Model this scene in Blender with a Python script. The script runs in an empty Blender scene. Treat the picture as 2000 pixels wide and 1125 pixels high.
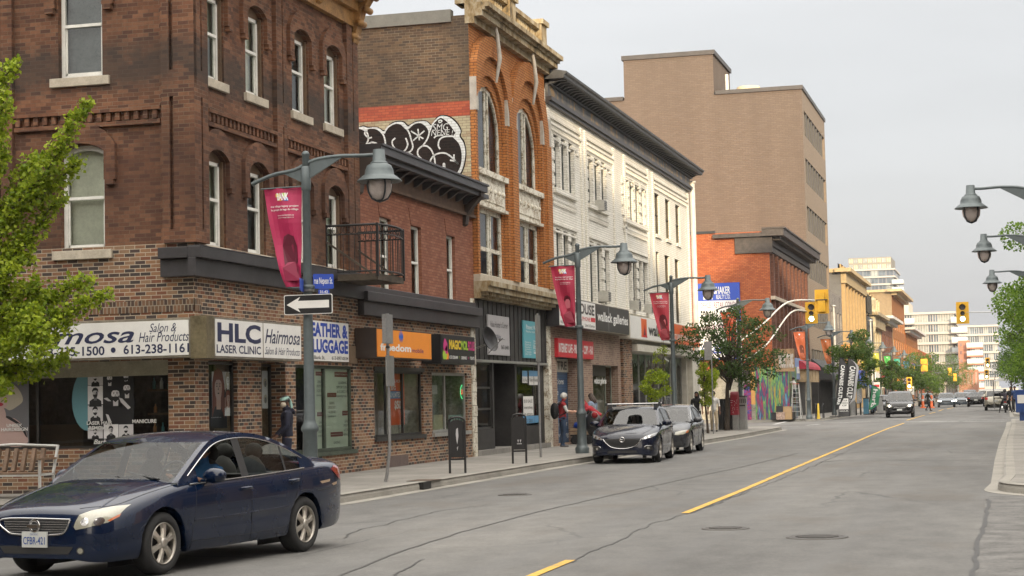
import bpy,bmesh,math,random
from mathutils import Vector,Matrix,noise
from mathutils.bvhtree import BVHTree
R=math.radians
sc=bpy.context.scene
COL=sc.collection
random.seed(7)
# ------------------------------------------------------------------ camera
FPX=3550.0;VPX,VPY=1965.0,760.0;HOR=-0.0225;CH=1.7
_s=Vector((VPX-1000,VPY-562.5,FPX)).normalized()
_u=_s.cross(Vector((1,HOR,0))).normalized()
if _u.y>0:_u=-_u
_r=_s.cross(_u).normalized()
if _r.x<0:_r=-_r
cam=bpy.data.objects.new('camera',bpy.data.cameras.new('camera'))
COL.objects.link(cam);sc.camera=cam
cam.data.sensor_width=36;cam.data.lens=36*FPX/2000
cam.data.clip_start=.1;cam.data.clip_end=4000
cx=Vector((_r[0],_s[0],_u[0]));cy=-Vector((_r[1],_s[1],_u[1]));cz=-Vector((_r[2],_s[2],_u[2]))
M=Matrix((cx,cy,cz)).transposed().to_4x4();M.translation=(0,0,CH)
cam.matrix_world=M
# ------------------------------------------------------------------ sky, sun
SUN_EL,SUN_AZ=R(13.5),R(160) # azimuth clockwise from +Y: low evening sun behind the camera's right shoulder
w=bpy.data.worlds.new('World');sc.world=w;w.use_nodes=True
nt=w.node_tree;N=nt.nodes;L=nt.links;N.clear()
out=N.new('ShaderNodeOutputWorld');bg=N.new('ShaderNodeBackground');bg.inputs[1].default_value=.1
sky=N.new('ShaderNodeTexSky');sky.sky_type='NISHITA';sky.sun_disc=False
sky.sun_elevation=SUN_EL;sky.sun_rotation=SUN_AZ;sky.dust_density=3;sky.air_density=1.2
tc=N.new('ShaderNodeTexCoord')
def wmath(op,a,b=None,c=None):
    n=N.new('ShaderNodeMath');n.operation=op
    for i,v in enumerate((a,b,c)):
        if v is None:continue
        if isinstance(v,(int,float)):n.inputs[i].default_value=v
        else:L.new(v,n.inputs[i])
    return n.outputs[0]
def wvec(op,a,b):
    n=N.new('ShaderNodeVectorMath');n.operation=op;L.new(a,n.inputs[0])
    if op=='SCALE':
        if isinstance(b,(int,float)):n.inputs['Scale'].default_value=b
        else:L.new(b,n.inputs['Scale'])
    elif isinstance(b,tuple):n.inputs[1].default_value=b
    else:L.new(b,n.inputs[1])
    return n
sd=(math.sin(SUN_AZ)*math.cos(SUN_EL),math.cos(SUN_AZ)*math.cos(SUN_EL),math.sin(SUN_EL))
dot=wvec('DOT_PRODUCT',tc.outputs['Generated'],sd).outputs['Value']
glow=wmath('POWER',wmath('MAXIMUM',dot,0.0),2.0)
sep=N.new('ShaderNodeSeparateXYZ');L.new(tc.outputs['Generated'],sep.inputs[0])
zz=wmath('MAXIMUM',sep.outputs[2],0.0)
cn=N.new('ShaderNodeTexNoise');cn.inputs['Scale'].default_value=2.6;cn.inputs['Detail'].default_value=5
mp=N.new('ShaderNodeMapping');mp.inputs['Scale'].default_value=(1,1,5);L.new(tc.outputs['Generated'],mp.inputs[0]);L.new(mp.outputs[0],cn.inputs[0])
cl=wmath('MULTIPLY',wmath('SUBTRACT',cn.outputs[0],.5),1.9)
# thin bright overcast: darker ahead near the horizon, brighter overhead and round the sun
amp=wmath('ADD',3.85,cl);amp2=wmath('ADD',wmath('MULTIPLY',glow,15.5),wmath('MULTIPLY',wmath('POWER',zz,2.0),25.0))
rgb=N.new('ShaderNodeRGB');rgb.outputs[0].default_value=(1.0,1.01,1.065,1)
ov=wvec('SCALE',rgb.outputs[0],amp)
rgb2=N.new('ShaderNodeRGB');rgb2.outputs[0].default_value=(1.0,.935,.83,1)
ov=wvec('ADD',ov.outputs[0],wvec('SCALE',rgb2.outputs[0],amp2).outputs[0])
sk=wvec('SCALE',sky.outputs[0],.16)
ad=wvec('ADD',ov.outputs[0],sk.outputs[0])
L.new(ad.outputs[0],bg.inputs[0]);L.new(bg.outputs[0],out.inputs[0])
sun=bpy.data.objects.new('sun',bpy.data.lights.new('sun','SUN'));COL.objects.link(sun)
sun.data.energy=3.9;sun.data.angle=R(1.2);sun.data.color=(1,.79,.52)
sun.rotation_euler=Vector(sd).to_track_quat('Z','Y').to_euler()
vs=sc.view_settings;vs.view_transform='Standard';vs.look='None';vs.gamma=1;vs.exposure=0.6;vs.use_curve_mapping=False
sc.cycles.max_bounces=6;sc.cycles.transparent_max_bounces=12
# ------------------------------------------------------------------ measuring from the survey of the photo
def ray(px,py):
    v=Vector((px-1000,py-562.5,FPX));return Vector((v.dot(_r),v.dot(_s),v.dot(_u)))
def gnd(px,py,z=0.0):
    d=ray(px,py);t=(z-CH)/d.z;return Vector((d.x*t,d.y*t,z))
FX=-14.4
class Frame:
    def __init__(s,o,u,v,n):s.o,s.u,s.v,s.n=map(Vector,(o,u,v,n))
    def pt(s,a,b,c=0.0):return s.o+s.u*a+s.v*b+s.n*c
    def px(s,x,y,c=0.0):
        d=ray(x,y);o=s.o+s.n*c-Vector((0,0,CH));t=o.dot(s.n)/d.dot(s.n)
        p=d*t-(s.o-Vector((0,0,CH)));return p.dot(s.u),p.dot(s.v)
F=Frame((FX,0,0),(0,1,0),(0,0,1),(1,0,0)) # street front: a = Y, b = Z, c = outwards
def S(y,x0=0.0):return Frame((x0,y,0),(1,0,0),(0,0,1),(0,-1,0)) # wall facing the camera: a = X
def FF(x):return Frame((x,0,0),(0,1,0),(0,0,1),(1,0,0))
# ------------------------------------------------------------------ mesh builder
ORG={}
class MB:
    def __init__(s):s.v=[];s.f=[];s.m=[];s.k=0;s.sm=[];s.smooth=False
    def add(s,vs,fs):
        n=len(s.v);s.v+=[Vector(p)for p in vs]
        for f in fs:s.f.append([i+n for i in f]);s.m.append(s.k);s.sm.append(s.smooth)
        return s
    def poly(s,pts):return s.add(pts,[list(range(len(pts)))])
    def box(s,x0,x1,y0,y1,z0,z1):
        return s.add([(x,y,z)for x in(x0,x1)for y in(y0,y1)for z in(z0,z1)],
                     [(0,1,3,2),(4,6,7,5),(0,4,5,1),(2,3,7,6),(0,2,6,4),(1,5,7,3)])
    def fb(s,fr,a0,a1,b0,b1,c0,c1):
        return s.add([fr.pt(a,b,c)for a in(a0,a1)for b in(b0,b1)for c in(c0,c1)],
                     [(0,1,3,2),(4,6,7,5),(0,4,5,1),(2,3,7,6),(0,2,6,4),(1,5,7,3)])
    def fq(s,fr,a0,a1,b0,b1,c):return s.poly([fr.pt(a0,b0,c),fr.pt(a1,b0,c),fr.pt(a1,b1,c),fr.pt(a0,b1,c)])
    def fp(s,fr,pts,c):return s.poly([fr.pt(a,b,c)for a,b in pts])
    def prism(s,fr,pts,c0,c1):
        n=len(pts);v=[fr.pt(a,b,c0)for a,b in pts]+[fr.pt(a,b,c1)for a,b in pts]
        return s.add(v,[list(range(n))[::-1],list(range(n,2*n))]+[(i,(i+1)%n,n+(i+1)%n,n+i)for i in range(n)])
    def tube(s,pts,r,n=8,cap=True):
        pts=[Vector(p)for p in pts];m=len(pts);rr=r if isinstance(r,(list,tuple))else[r]*m
        o=s.smooth;s.smooth=n>4;vs=[];up=None
        for i,p in enumerate(pts):
            t=(pts[min(i+1,m-1)]-pts[max(i-1,0)]).normalized()
            if up is None:up=Vector((0,0,1))if abs(t.z)<.9 else Vector((1,0,0))
            a=t.cross(up).normalized();b=a.cross(t);up=b
            for k in range(n):
                q=2*math.pi*(k+.5)/n;vs.append(p+(a*math.cos(q)+b*math.sin(q))*rr[i])
        fs=[(i*n+k,i*n+(k+1)%n,(i+1)*n+(k+1)%n,(i+1)*n+k)for i in range(m-1)for k in range(n)]
        s.add(vs,fs);s.smooth=False
        if cap:s.poly(vs[:n][::-1]);s.poly(vs[-n:])
        s.smooth=o;return s
    def lathe(s,prof,c=(0,0,0),n=20,axis=(0,0,1),smooth=True):
        c=Vector(c);ax=Vector(axis).normalized();a=ax.orthogonal().normalized();b=ax.cross(a);vs=[]
        for r_,h in prof:
            for k in range(n):
                q=2*math.pi*k/n;vs.append(c+ax*h+(a*math.cos(q)+b*math.sin(q))*max(r_,1e-4))
        o=s.smooth;s.smooth=smooth
        s.add(vs,[(i*n+k,i*n+(k+1)%n,(i+1)*n+(k+1)%n,(i+1)*n+k)for i in range(len(prof)-1)for k in range(n)])
        s.smooth=o;return s
    def bar(s,p,q,w,h=None):
        return s.tube([p,q],w*.7071,4)
    def build(s,name,mats,parent=None,org=None,bevel=0):
        if not isinstance(mats,(list,tuple)):mats=[mats]
        if parent is not None:o=ORG.get(parent.name,Vector((0,0,0)))
        else:o=Vector(org)if org is not None else Vector((0,0,0))
        me=bpy.data.meshes.new(name);me.from_pydata([v-o for v in s.v],[],s.f);
        for m in mats:me.materials.append(m)
        me.polygons.foreach_set('material_index',s.m);me.polygons.foreach_set('use_smooth',s.sm);me.update()
        ob=bpy.data.objects.new(name,me);COL.objects.link(ob);ORG[ob.name]=o
        if parent is not None:ob.parent=parent
        else:ob.location=o
        if bevel:
            b=ob.modifiers.new('b','BEVEL');b.width=bevel;b.segments=2;b.limit_method='ANGLE'
        return ob
def tag(o,label,cat,group=None):
    o['label']=label;o['category']=cat
    if group:o['group']=group
    return o
def kind(o,k):o['kind']=k;return o
def thing(name,label,cat,loc=(0,0,0),group=None,rz=0):
    o=bpy.data.objects.new(name,None);COL.objects.link(o);o.location=loc;o.rotation_euler=(0,0,rz)
    o.empty_display_size=.2;ORG[o.name]=Vector(loc);tag(o,label,cat,group);return o
def copytree(o,parent=None,loc=None,rz=None,label=None,scale=None):
    c=o.copy();COL.objects.link(c);ORG[c.name]=ORG.get(o.name,Vector((0,0,0)))
    if parent is not None:c.parent=parent
    if loc is not None:c.location=loc
    if rz is not None:c.rotation_euler=(0,0,rz)
    if scale is not None:c.scale=scale
    if label:c['label']=label
    for ch in list(o.children):copytree(ch,c)
    return c
def smooth_pts(pts,k=6,closed=False):
    P=[Vector(p)for p in pts];n=len(P);o=[]
    rng=range(n)if closed else range(n-1)
    for i in rng:
        p0=P[(i-1)%n]if closed or i>0 else P[i];p1=P[i];p2=P[(i+1)%n];p3=P[(i+2)%n]if closed or i+2<n else P[(i+1)%n]
        for j in range(k):
            t=j/k;o.append(.5*((2*p1)+(p2-p0)*t+(2*p0-5*p1+4*p2-p3)*t*t+(3*p1-p0-3*p2+p3)*t**3))
    if not closed:o.append(P[-1])
    return o
def ribbon(mb,fr,pts,w,c,k=6,closed=False):
    q=smooth_pts([(a,b,0)for a,b in pts],k,closed);n=len(q);L_=[];R_=[]
    for i in range(n):
        a=q[(i+1)%n]if closed or i+1<n else q[i];b=q[i-1]if closed or i>0 else q[i]
        t=(a-b);t=t.normalized()if t.length>0 else Vector((1,0,0));nn=Vector((-t.y,t.x,0))*w/2
        L_.append(fr.pt((q[i]+nn).x,(q[i]+nn).y,c));R_.append(fr.pt((q[i]-nn).x,(q[i]-nn).y,c))
    m=n if closed else n-1
    mb.add(L_+R_,[(i,n+i,n+(i+1)%n,(i+1)%n)for i in range(m)])
_tc={}
def text_mesh(body,bold=0.0,shear=0.0,sp=1.0):
    k=(body,bold,shear,sp)
    if k in _tc:return _tc[k]
    cu=bpy.data.curves.new('t','FONT');cu.body=body;cu.offset=bold;cu.shear=shear;cu.space_character=sp;cu.resolution_u=3
    ob=bpy.data.objects.new('t',cu);COL.objects.link(ob)
    dg=bpy.context.evaluated_depsgraph_get();me=bpy.data.meshes.new_from_object(ob.evaluated_get(dg))
    vs=[tuple(v.co)for v in me.vertices];fs=[tuple(p.vertices)for p in me.polygons]
    bpy.data.objects.remove(ob);bpy.data.curves.remove(cu);bpy.data.meshes.remove(me)
    _tc[k]=(vs,fs);return vs,fs
def text(mb,fr,body,a0,a1,b0,b1,c,bold=.0,shear=0.0,fit='both',sp=1.0,flip=False,rot=0):
    vs,fs=text_mesh(body,bold,shear,sp)
    if not vs:return
    x0=min(v[0]for v in vs);x1=max(v[0]for v in vs);y0=min(v[1]for v in vs);y1=max(v[1]for v in vs)
    out_=[]
    for x,y,z in vs:
        u_=(x-x0)/(x1-x0);v_=(y-y0)/(y1-y0)
        if rot==90:u_,v_=1-v_,u_ # reads upwards
        if rot==-90:u_,v_=v_,1-u_ # reads downwards
        out_.append(fr.pt(a0+(a1-a0)*u_,b0+(b1-b0)*v_,c))
    mb.add(out_,fs)
# ------------------------------------------------------------------ materials
MATS={}
class G:
    """small node-tree helper"""
    def __init__(s,name):
        s.m=bpy.data.materials.new(name);s.m.use_nodes=True;s.t=s.m.node_tree;s.t.nodes.clear()
        s.o=s.n('OutputMaterial');s.p=s.n('BsdfPrincipled');s.l(s.p.outputs[0],s.o.inputs[0])
    def n(s,t,**k):
        n=s.t.nodes.new('ShaderNode'+t)
        for a,b in k.items():setattr(n,a,b)
        return n
    def l(s,a,b):s.t.links.new(a,b)
    def set(s,n,i,v):
        if hasattr(v,'is_linked')or hasattr(v,'links'):s.l(v,n.inputs[i])
        else:
            if isinstance(v,tuple)and len(v)==3 and n.inputs[i].type=='RGBA':v=v+(1,)
            n.inputs[i].default_value=v
    def math(s,op,a,b=0.0,c=0.0):
        n=s.n('Math',operation=op);s.set(n,0,a);s.set(n,1,b);s.set(n,2,c);return n.outputs[0]
    def mix(s,f,a,b,mode='MIX'):
        n=s.n('MixRGB',blend_type=mode);s.set(n,0,f);s.set(n,1,a);s.set(n,2,b);return n.outputs[0]
    def noise(s,sc_,det=4,rough=.55,vec=None,stretch=None):
        n=s.n('TexNoise');n.inputs['Scale'].default_value=sc_;n.inputs['Detail'].default_value=det;n.inputs['Roughness'].default_value=rough
        if vec is None:vec=s.pos()
        if stretch:
            mp_=s.n('Mapping');mp_.inputs['Scale'].default_value=stretch;s.l(vec,mp_.inputs[0]);vec=mp_.outputs[0]
        s.l(vec,n.inputs['Vector']);return n.outputs[0]
    def pos(s):
        if not hasattr(s,'_pos'):s._pos=s.n('NewGeometry').outputs['Position']
        return s._pos
    def objc(s):
        if not hasattr(s,'_oc'):s._oc=s.n('TexCoord').outputs['Object']
        return s._oc
    def ramp(s,f,stops,interp='LINEAR'):
        n=s.n('ValToRGB');cr=n.color_ramp;cr.interpolation=interp
        while len(cr.elements)>1:cr.elements.remove(cr.elements[-1])
        for i,(p,c)in enumerate(stops):
            e=cr.elements[0]if i==0 else cr.elements.new(p)
            e.position=p;e.color=(c if isinstance(c,tuple)else(c,c,c))+(1,)
        s.l(f,n.inputs[0]);return n.outputs[0]
    def bump(s,h,st=.3,d=.02):
        n=s.n('Bump');n.inputs['Strength'].default_value=st;n.inputs['Distance'].default_value=d;s.l(h,n.inputs['Height']);s.l(n.outputs[0],s.p.inputs['Normal'])
    def wallc(s):
        """(u, v, 0): u runs along the wall whichever way it faces, v = height"""
        g=s.n('NewGeometry');a=s.n('SeparateXYZ');s.l(g.outputs['Position'],a.inputs[0]);b=s.n('SeparateXYZ');s.l(g.outputs['True Normal'],b.inputs[0])
        f=s.math('GREATER_THAN',s.math('ABSOLUTE',b.outputs[0]),.5)
        u_=s.math('ADD',s.math('MULTIPLY',a.outputs[1],f),s.math('MULTIPLY',a.outputs[0],s.math('SUBTRACT',1.0,f)))
        c=s.n('CombineXYZ');s.l(u_,c.inputs[0]);s.l(a.outputs[2],c.inputs[1]);return c.outputs[0]
def mat(name,col,rough=.6,metal=0.0,var=.12,nscale=3.0,bump=0.0,obj=False,coat=0.0,spec=.5,emit=None,es=0):
    if name in MATS:return MATS[name]
    g=G(name);p=g.p;vec=g.objc()if obj else g.pos()
    if var:
        n=g.noise(nscale,5,.6,vec);n2=g.noise(nscale*9,3,.6,vec)
        f=g.math('ADD',g.math('MULTIPLY',n,.65),g.math('MULTIPLY',n2,.35))
        dk=tuple(c*(1-var*2.2)for c in col);lt=tuple(min(1,c*(1+var*1.6))for c in col)
        g.l(g.ramp(f,[(.3,dk),(.7,lt)]),p.inputs['Base Color'])
        if bump:g.bump(f,bump,.01)
    else:p.inputs['Base Color'].default_value=tuple(col)+(1,)
    p.inputs['Roughness'].default_value=rough;p.inputs['Metallic'].default_value=metal;p.inputs['Coat Weight'].default_value=coat;p.inputs['Coat Roughness'].default_value=.04
    p.inputs['Specular IOR Level'].default_value=spec
    if emit:p.inputs['Emission Color'].default_value=tuple(emit)+(1,);p.inputs['Emission Strength'].default_value=es
    MATS[name]=g.m;return g.m
def brick(name,cols,mortar,dst=.55,bw=.21,bh=.075,mw=.008,dirt=.5,dirtcol=(.03,.025,.02),dsc=.6,bumpst=.5,stain=None,interp='CONSTANT',mfade=0.0):
    g=G(name);v=g.wallc()
    b=g.n('TexBrick');g.l(v,b.inputs['Vector']);b.inputs['Scale'].default_value=1
    b.inputs['Color1'].default_value=(0,0,0,1);b.inputs['Color2'].default_value=(1,1,1,1);b.inputs['Mortar'].default_value=(.5,.5,.5,1)
    b.inputs['Mortar Size'].default_value=mw;b.inputs['Mortar Smooth'].default_value=.2;b.inputs['Brick Width'].default_value=bw;b.inputs['Row Height'].default_value=bh
    n=len(cols);c=g.ramp(b.outputs['Color'],[(i/n,k)for i,k in enumerate(cols)]if interp=='CONSTANT' else[(i/(n-1),k)for i,k in enumerate(cols)],interp)
    fine=g.noise(14,5,.7,v);c=g.mix(.5,c,g.ramp(fine,[(.25,.35),(.75,.75)]),'OVERLAY')
    mf=b.outputs['Fac']
    if mfade:mf=g.math('MULTIPLY',mf,g.ramp(g.noise(.9,4,.6,v),[(.4,1-mfade),(.62,1.0)]))
    c=g.mix(mf,c,mortar)
    d=g.noise(dsc,6,.65,v,(1,dst,1));c=g.mix(g.math('MULTIPLY',g.ramp(d,[(.42,0.0),(.68,1.0)]),dirt),c,dirtcol)
    if stain: # (z centre, half height, colour, strength): a weathered band
        for zc,hh,sc_,st in stain:
            sp=g.n('SeparateXYZ');g.l(v,sp.inputs[0])
            k=g.math('SUBTRACT',1.0,g.math('DIVIDE',g.math('ABSOLUTE',g.math('SUBTRACT',sp.outputs[1],zc)),hh))
            k=g.math('MULTIPLY',g.math('MAXIMUM',k,0.0),g.ramp(g.noise(1.7,5,.65,v),[(.3,.2),(.6,1.0)]))
            c=g.mix(g.math('MINIMUM',g.math('MULTIPLY',k,st*2),st),c,sc_)
    g.l(c,g.p.inputs['Base Color']);g.p.inputs['Roughness'].default_value=.85;g.p.inputs['Specular IOR Level'].default_value=.25
    h=g.math('ADD',g.math('MULTIPLY',g.math('SUBTRACT',1.0,b.outputs['Fac']),1.0),g.math('MULTIPLY',fine,.5));g.bump(h,bumpst,.012)
    MATS[name]=g.m;return g.m
def glassmat(name,tint=(.9,.95,.93),refl=.9,rough=.02,op=0.0,col=(.02,.03,.03),fk=.7):
    g=G(name);t=g.t;t.nodes.remove(g.p)
    fr=g.n('Fresnel');fr.inputs['IOR'].default_value=1.55
    gl=g.n('BsdfGlossy');gl.inputs['Roughness'].default_value=rough;gl.inputs['Color'].default_value=(refl,refl,refl,1)
    tr=g.n('BsdfTransparent');tr.inputs['Color'].default_value=tint+(1,)
    base=tr.outputs[0]
    if op:
        df=g.n('BsdfDiffuse');df.inputs['Color'].default_value=col+(1,);m0=g.n('MixShader');m0.inputs[0].default_value=op;g.l(base,m0.inputs[1]);g.l(df.outputs[0],m0.inputs[2]);base=m0.outputs[0]
    m=g.n('MixShader');g.l(g.math('MINIMUM',g.math('ADD',g.math('MULTIPLY',fr.outputs[0],fk),.03),1.0),m.inputs[0]);g.l(base,m.inputs[1]);g.l(gl.outputs[0],m.inputs[2]);g.l(m.outputs[0],g.o.inputs[0])
    MATS[name]=g.m;return g.m
def sm_(g,n,st):
    return g.ramp(n,st)
# ------------------------------------------------------------------ setting: ground, road, pavements
def asphalt():
    g=G('asphalt');p=g.pos()
    big=g.noise(.22,5,.6,p,(1.6,.35,1));fine=g.noise(55,4,.75,p);med=g.noise(2.2,6,.65,p,(1,.6,1))
    c=g.ramp(big,[(.3,(.082,.080,.077)),(.5,(.118,.116,.111)),(.72,(.155,.150,.140))])
    c=g.mix(.55,c,g.ramp(fine,[(.25,.28),(.75,.72)]),'OVERLAY');gr_=g.noise(16,4,.8,p);c=g.mix(.5,c,g.ramp(gr_,[(.3,.3),(.7,.7)]),'OVERLAY');c=g.mix(.6,c,g.ramp(med,[(.3,.36),(.7,.64)]),'OVERLAY')
    # tyre tracks run along the lanes, rubbed darker
    s=g.n('SeparateXYZ');g.l(p,s.inputs[0]);wob=g.math('MULTIPLY',g.noise(.05,2,.5,p),1.2)
    tr=g.math('SINE',g.math('MULTIPLY',g.math('ADD',s.outputs[0],wob),3.7));c=g.mix(g.math('MULTIPLY',g.ramp(tr,[(.55,0.0),(1.0,1.0)]),.22),c,(.13,.13,.13))
    # cracks
    v=g.n('TexVoronoi',feature='DISTANCE_TO_EDGE');v.inputs['Scale'].default_value=.38;mp_=g.n('Mapping');mp_.inputs['Scale'].default_value=(1,.45,1)
    nv=g.n('TexNoise');nv.inputs['Scale'].default_value=1.4;nv.inputs['Detail'].default_value=6;g.l(p,nv.inputs['Vector'])
    dv=g.mix(.28,p,nv.outputs['Color'],'ADD');g.l(dv,mp_.inputs[0]);g.l(mp_.outputs[0],v.inputs['Vector'])
    ck=g.math('MULTIPLY',g.ramp(v.outputs['Distance'],[(0.0,1.0),(.006,1.0),(.012,0.0)]),g.ramp(g.noise(.12,3,.6,p),[(.5,0.0),(.6,1.0)]))
    c=g.mix(g.math('MULTIPLY',ck,.65),c,(.05,.05,.05))
    st=g.noise(.45,4,.6,p,(1,.5,1));c=g.mix(g.math('MULTIPLY',g.ramp(st,[(.54,0.0),(.64,1.0)]),.45),c,(.10,.088,.075))
    g.l(c,g.p.inputs['Base Color']);g.p.inputs['Roughness'].default_value=.8;g.p.inputs['Specular IOR Level'].default_value=.35
    g.bump(g.math('ADD',fine,med),.35,.006);MATS['asphalt']=g.m;return g.m
def concrete(name='concrete',a=(.31,.295,.27),slab=1.5):
    g=G(name);p=g.pos();n=g.noise(.8,6,.65,p);f=g.noise(30,4,.7,p)
    c=g.ramp(n,[(.3,tuple(k*.72 for k in a)),(.5,a),(.75,tuple(k*1.2 for k in a))]);c=g.mix(.4,c,g.ramp(f,[(.25,.3),(.75,.7)]),'OVERLAY')
    if slab:
        b=g.n('TexBrick');g.l(p,b.inputs['Vector']);b.offset=0;b.inputs['Scale'].default_value=1;b.inputs['Brick Width'].default_value=slab;b.inputs['Row Height'].default_value=slab;b.inputs['Mortar Size'].default_value=.012
        b.inputs['Color1'].default_value=(.42,.42,.42,1);b.inputs['Color2'].default_value=(.58,.58,.58,1);b.inputs['Mortar'].default_value=(.5,.5,.5,1)
        c=g.mix(.6,c,b.outputs['Color'],'OVERLAY');c=g.mix(g.math('MULTIPLY',b.outputs['Fac'],.6),c,(.07,.065,.06))
    sp=g.noise(2.7,5,.7,p);c=g.mix(g.math('MULTIPLY',g.ramp(sp,[(.58,0.0),(.7,1.0)]),.4),c,(.12,.11,.1))
    g.l(c,g.p.inputs['Base Color']);g.p.inputs['Roughness'].default_value=.85;g.bump(g.math('ADD',n,f),.3,.008);MATS[name]=g.m;return g.m
ASP=asphalt();CON=concrete('concrete',(.215,.203,.183));KERB=concrete('kerb_concrete',(.25,.236,.208),0)
GRD=mat('far_ground',(.16,.155,.15),.9)
def roadpaint(name,c):
    g=G(name);a=g.noise(7,5,.75,g.pos());b=g.noise(1.3,3,.6,g.pos());f=g.math('ADD',g.math('MULTIPLY',a,.6),g.math('MULTIPLY',b,.4))
    g.l(g.ramp(f,[(.40,(.15,.145,.13)),(.45,tuple(k*.72 for k in c)),(.6,c)]),g.p.inputs['Base Color']);g.p.inputs['Roughness'].default_value=.7;return g.m
YEL=roadpaint('road_paint_yellow',(.62,.37,.05));WHT=roadpaint('road_paint_white',(.55,.55,.53))
TAR=mat('crack_tar',(.035,.034,.033),.6);IRON=mat('cast_iron',(.07,.065,.06),.55,.4,bump=.4)
m=MB();m.poly([(-900,-300,-.02),(900,-300,-.02),(900,2200,-.02),(-900,2200,-.02)]);kind(m.build('ground',GRD),'structure')
m=MB()
# main road plus the openings of the side streets
nY=60
m.poly([(-12.8,-40,0),(2.2,-40,0),(2.2,700,0),(-12.8,700,0)])
kind(m.build('road',ASP),'structure')
m=MB();m.poly([(-80,15.5,-.004),(-12,15.5,-.004),(-12,27,-.004),(-80,27,-.004)]);m.poly([(-80,91,-.004),(-12,91,-.004),(-12,112,-.004),(-80,112,-.004)])
m.poly([(1,14,-.004),(60,14,-.004),(60,28.6,-.004),(1,28.6,-.004)]);m.poly([(1,100,-.004),(60,100,-.004),(60,114,-.004),(1,114,-.004)])
kind(m.build('side_road',ASP),'structure')
def corner(cx_,cy_,r,a0,a1,n=10):return[(cx_+r*math.cos(R(a0+(a1-a0)*i/n)),cy_+r*math.sin(R(a0+(a1-a0)*i/n)))for i in range(n+1)]
KX=-10.95
def pavement(name,outline,kerb_idx,z=.15):
    """slab with outline (counter-clockwise); kerb_idx = (i0, i1): the stretch of outline that borders the road"""
    m=MB();m.poly([(x,y,z)for x,y in outline]);n=len(outline)
    o=kind(m.build(name,CON),'structure')
    i0,i1=kerb_idx;P=[Vector((x,y,0))for x,y in outline[i0:i1+1]]
    k=MB();L1=[]
    for i,p in enumerate(P):
        t=(P[min(i+1,len(P)-1)]-P[max(i-1,0)]).normalized();nn=Vector((t.y,-t.x,0));L1.append((p,nn))
    prof=[(-.02,z-.03),(-.02,z+.006),(.14,z+.006),(.165,z-.008),(.185,z-.06),(.19,.012),(.42,.006),(.42,-.01)]
    vs=[]
    for p,nn in L1:
        for d,h in prof:vs.append(p+nn*(d-.19)+Vector((0,0,h)))
    q=len(prof);k.add(vs,[(i*q+j,(i+1)*q+j,(i+1)*q+j+1,i*q+j+1)for i in range(len(P)-1)for j in range(q-1)])
    kind(k.build('kerb',KERB),'structure')
    return o
# left pavement from the near corner to the far side street (front of the shops)
def seg(p,q,n):return[(p[0]+(q[0]-p[0])*i/n,p[1]+(q[1]-p[1])*i/n)for i in range(n)]
ol=[(-80,27.2)]+seg((-60,27.2),(-13.6,27.2),6)+corner(-13.3,29.4,2.25,-90,0)+[(-11.0,34),(-10.9,45),(-10.45,60),(-10.2,72),(-10.25,82)]+corner(-14.0,86.3,3.7,0,90)+[(-30,90),(-80,90),(-80,30)]
pavement('sidewalk',ol,(0,len(ol)-3))
ol=[(-80,112.5),(-30,112.5),(-14.5,112.5)]+corner(-13.8,115.0,2.5,-90,0)+[(-11.1,120),(-10.9,140),(-10.6,180),(-10.6,300),(-10.6,650),(-80,650)]
pavement('sidewalk',ol,(0,len(ol)-2))
# right pavement: nose by the near side street, then along to the far corner
ol=[(60,99.0),(4.0,99.0)]+corner(1.6,97.6,1.4,90,180,6)+[(.12,80),(-.05,60),(-.1,45),(-.1,34.2)]+corner(2.6,32.0,2.8,180,262,10)+[(20,29.0),(60,29.0)]
pavement('sidewalk',ol,(1,len(ol)-2))
ol=[(60,640),(.4,640),(.4,300),(.4,118)]+corner(2.6,116,2.2,180,270,6)+[(60,113.8)]
pavement('sidewalk',ol,(1,len(ol)-2))
# nearer right corner (bottom right of the picture is worn asphalt of the side street)
g_as2=mat('old_asphalt',(.125,.122,.117),.9,var=.3,nscale=2.2,bump=.6)
m=MB();e=[gnd(1900,1150),gnd(1905,1090),gnd(1917,1030),gnd(1926,985),gnd(1932,970)]
m.poly([(p.x+random.uniform(-.015,.015),p.y,.005)for p in e]+[(6,29,.005),(60,29,.005),(60,14,.005),(e[0].x,14,.005)]);kind(m.build('side_road',g_as2),'structure')
TARL=mat('tar_seam',(.062,.06,.057),.7)
def strip(pts,w,z,mt,name,jitter=0,k='structure'):
    m=MB();fr=Frame((0,0,0),(1,0,0),(0,1,0),(0,0,1))
    q=[]
    for i in range(len(pts)-1):
        a,b=Vector(pts[i][:2]),Vector(pts[i+1][:2]);n=max(1,int((b-a).length/(.12 if jitter else 3)))
        for j in range(n):
            p=a.lerp(b,j/n)
            if jitter:p+=Vector((noise.noise((p.x*1.3,p.y*1.3,3)),noise.noise((p.x*1.7,p.y*1.7,9)))).to_2d()*jitter+Vector((random.uniform(-1,1),random.uniform(-1,1)))*jitter*.12
            q.append((p.x,p.y))
    q.append(tuple(pts[-1][:2]));ribbon(m,fr,q,w,z,k=1);return kind(m.build(name,mt),k)
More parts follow.
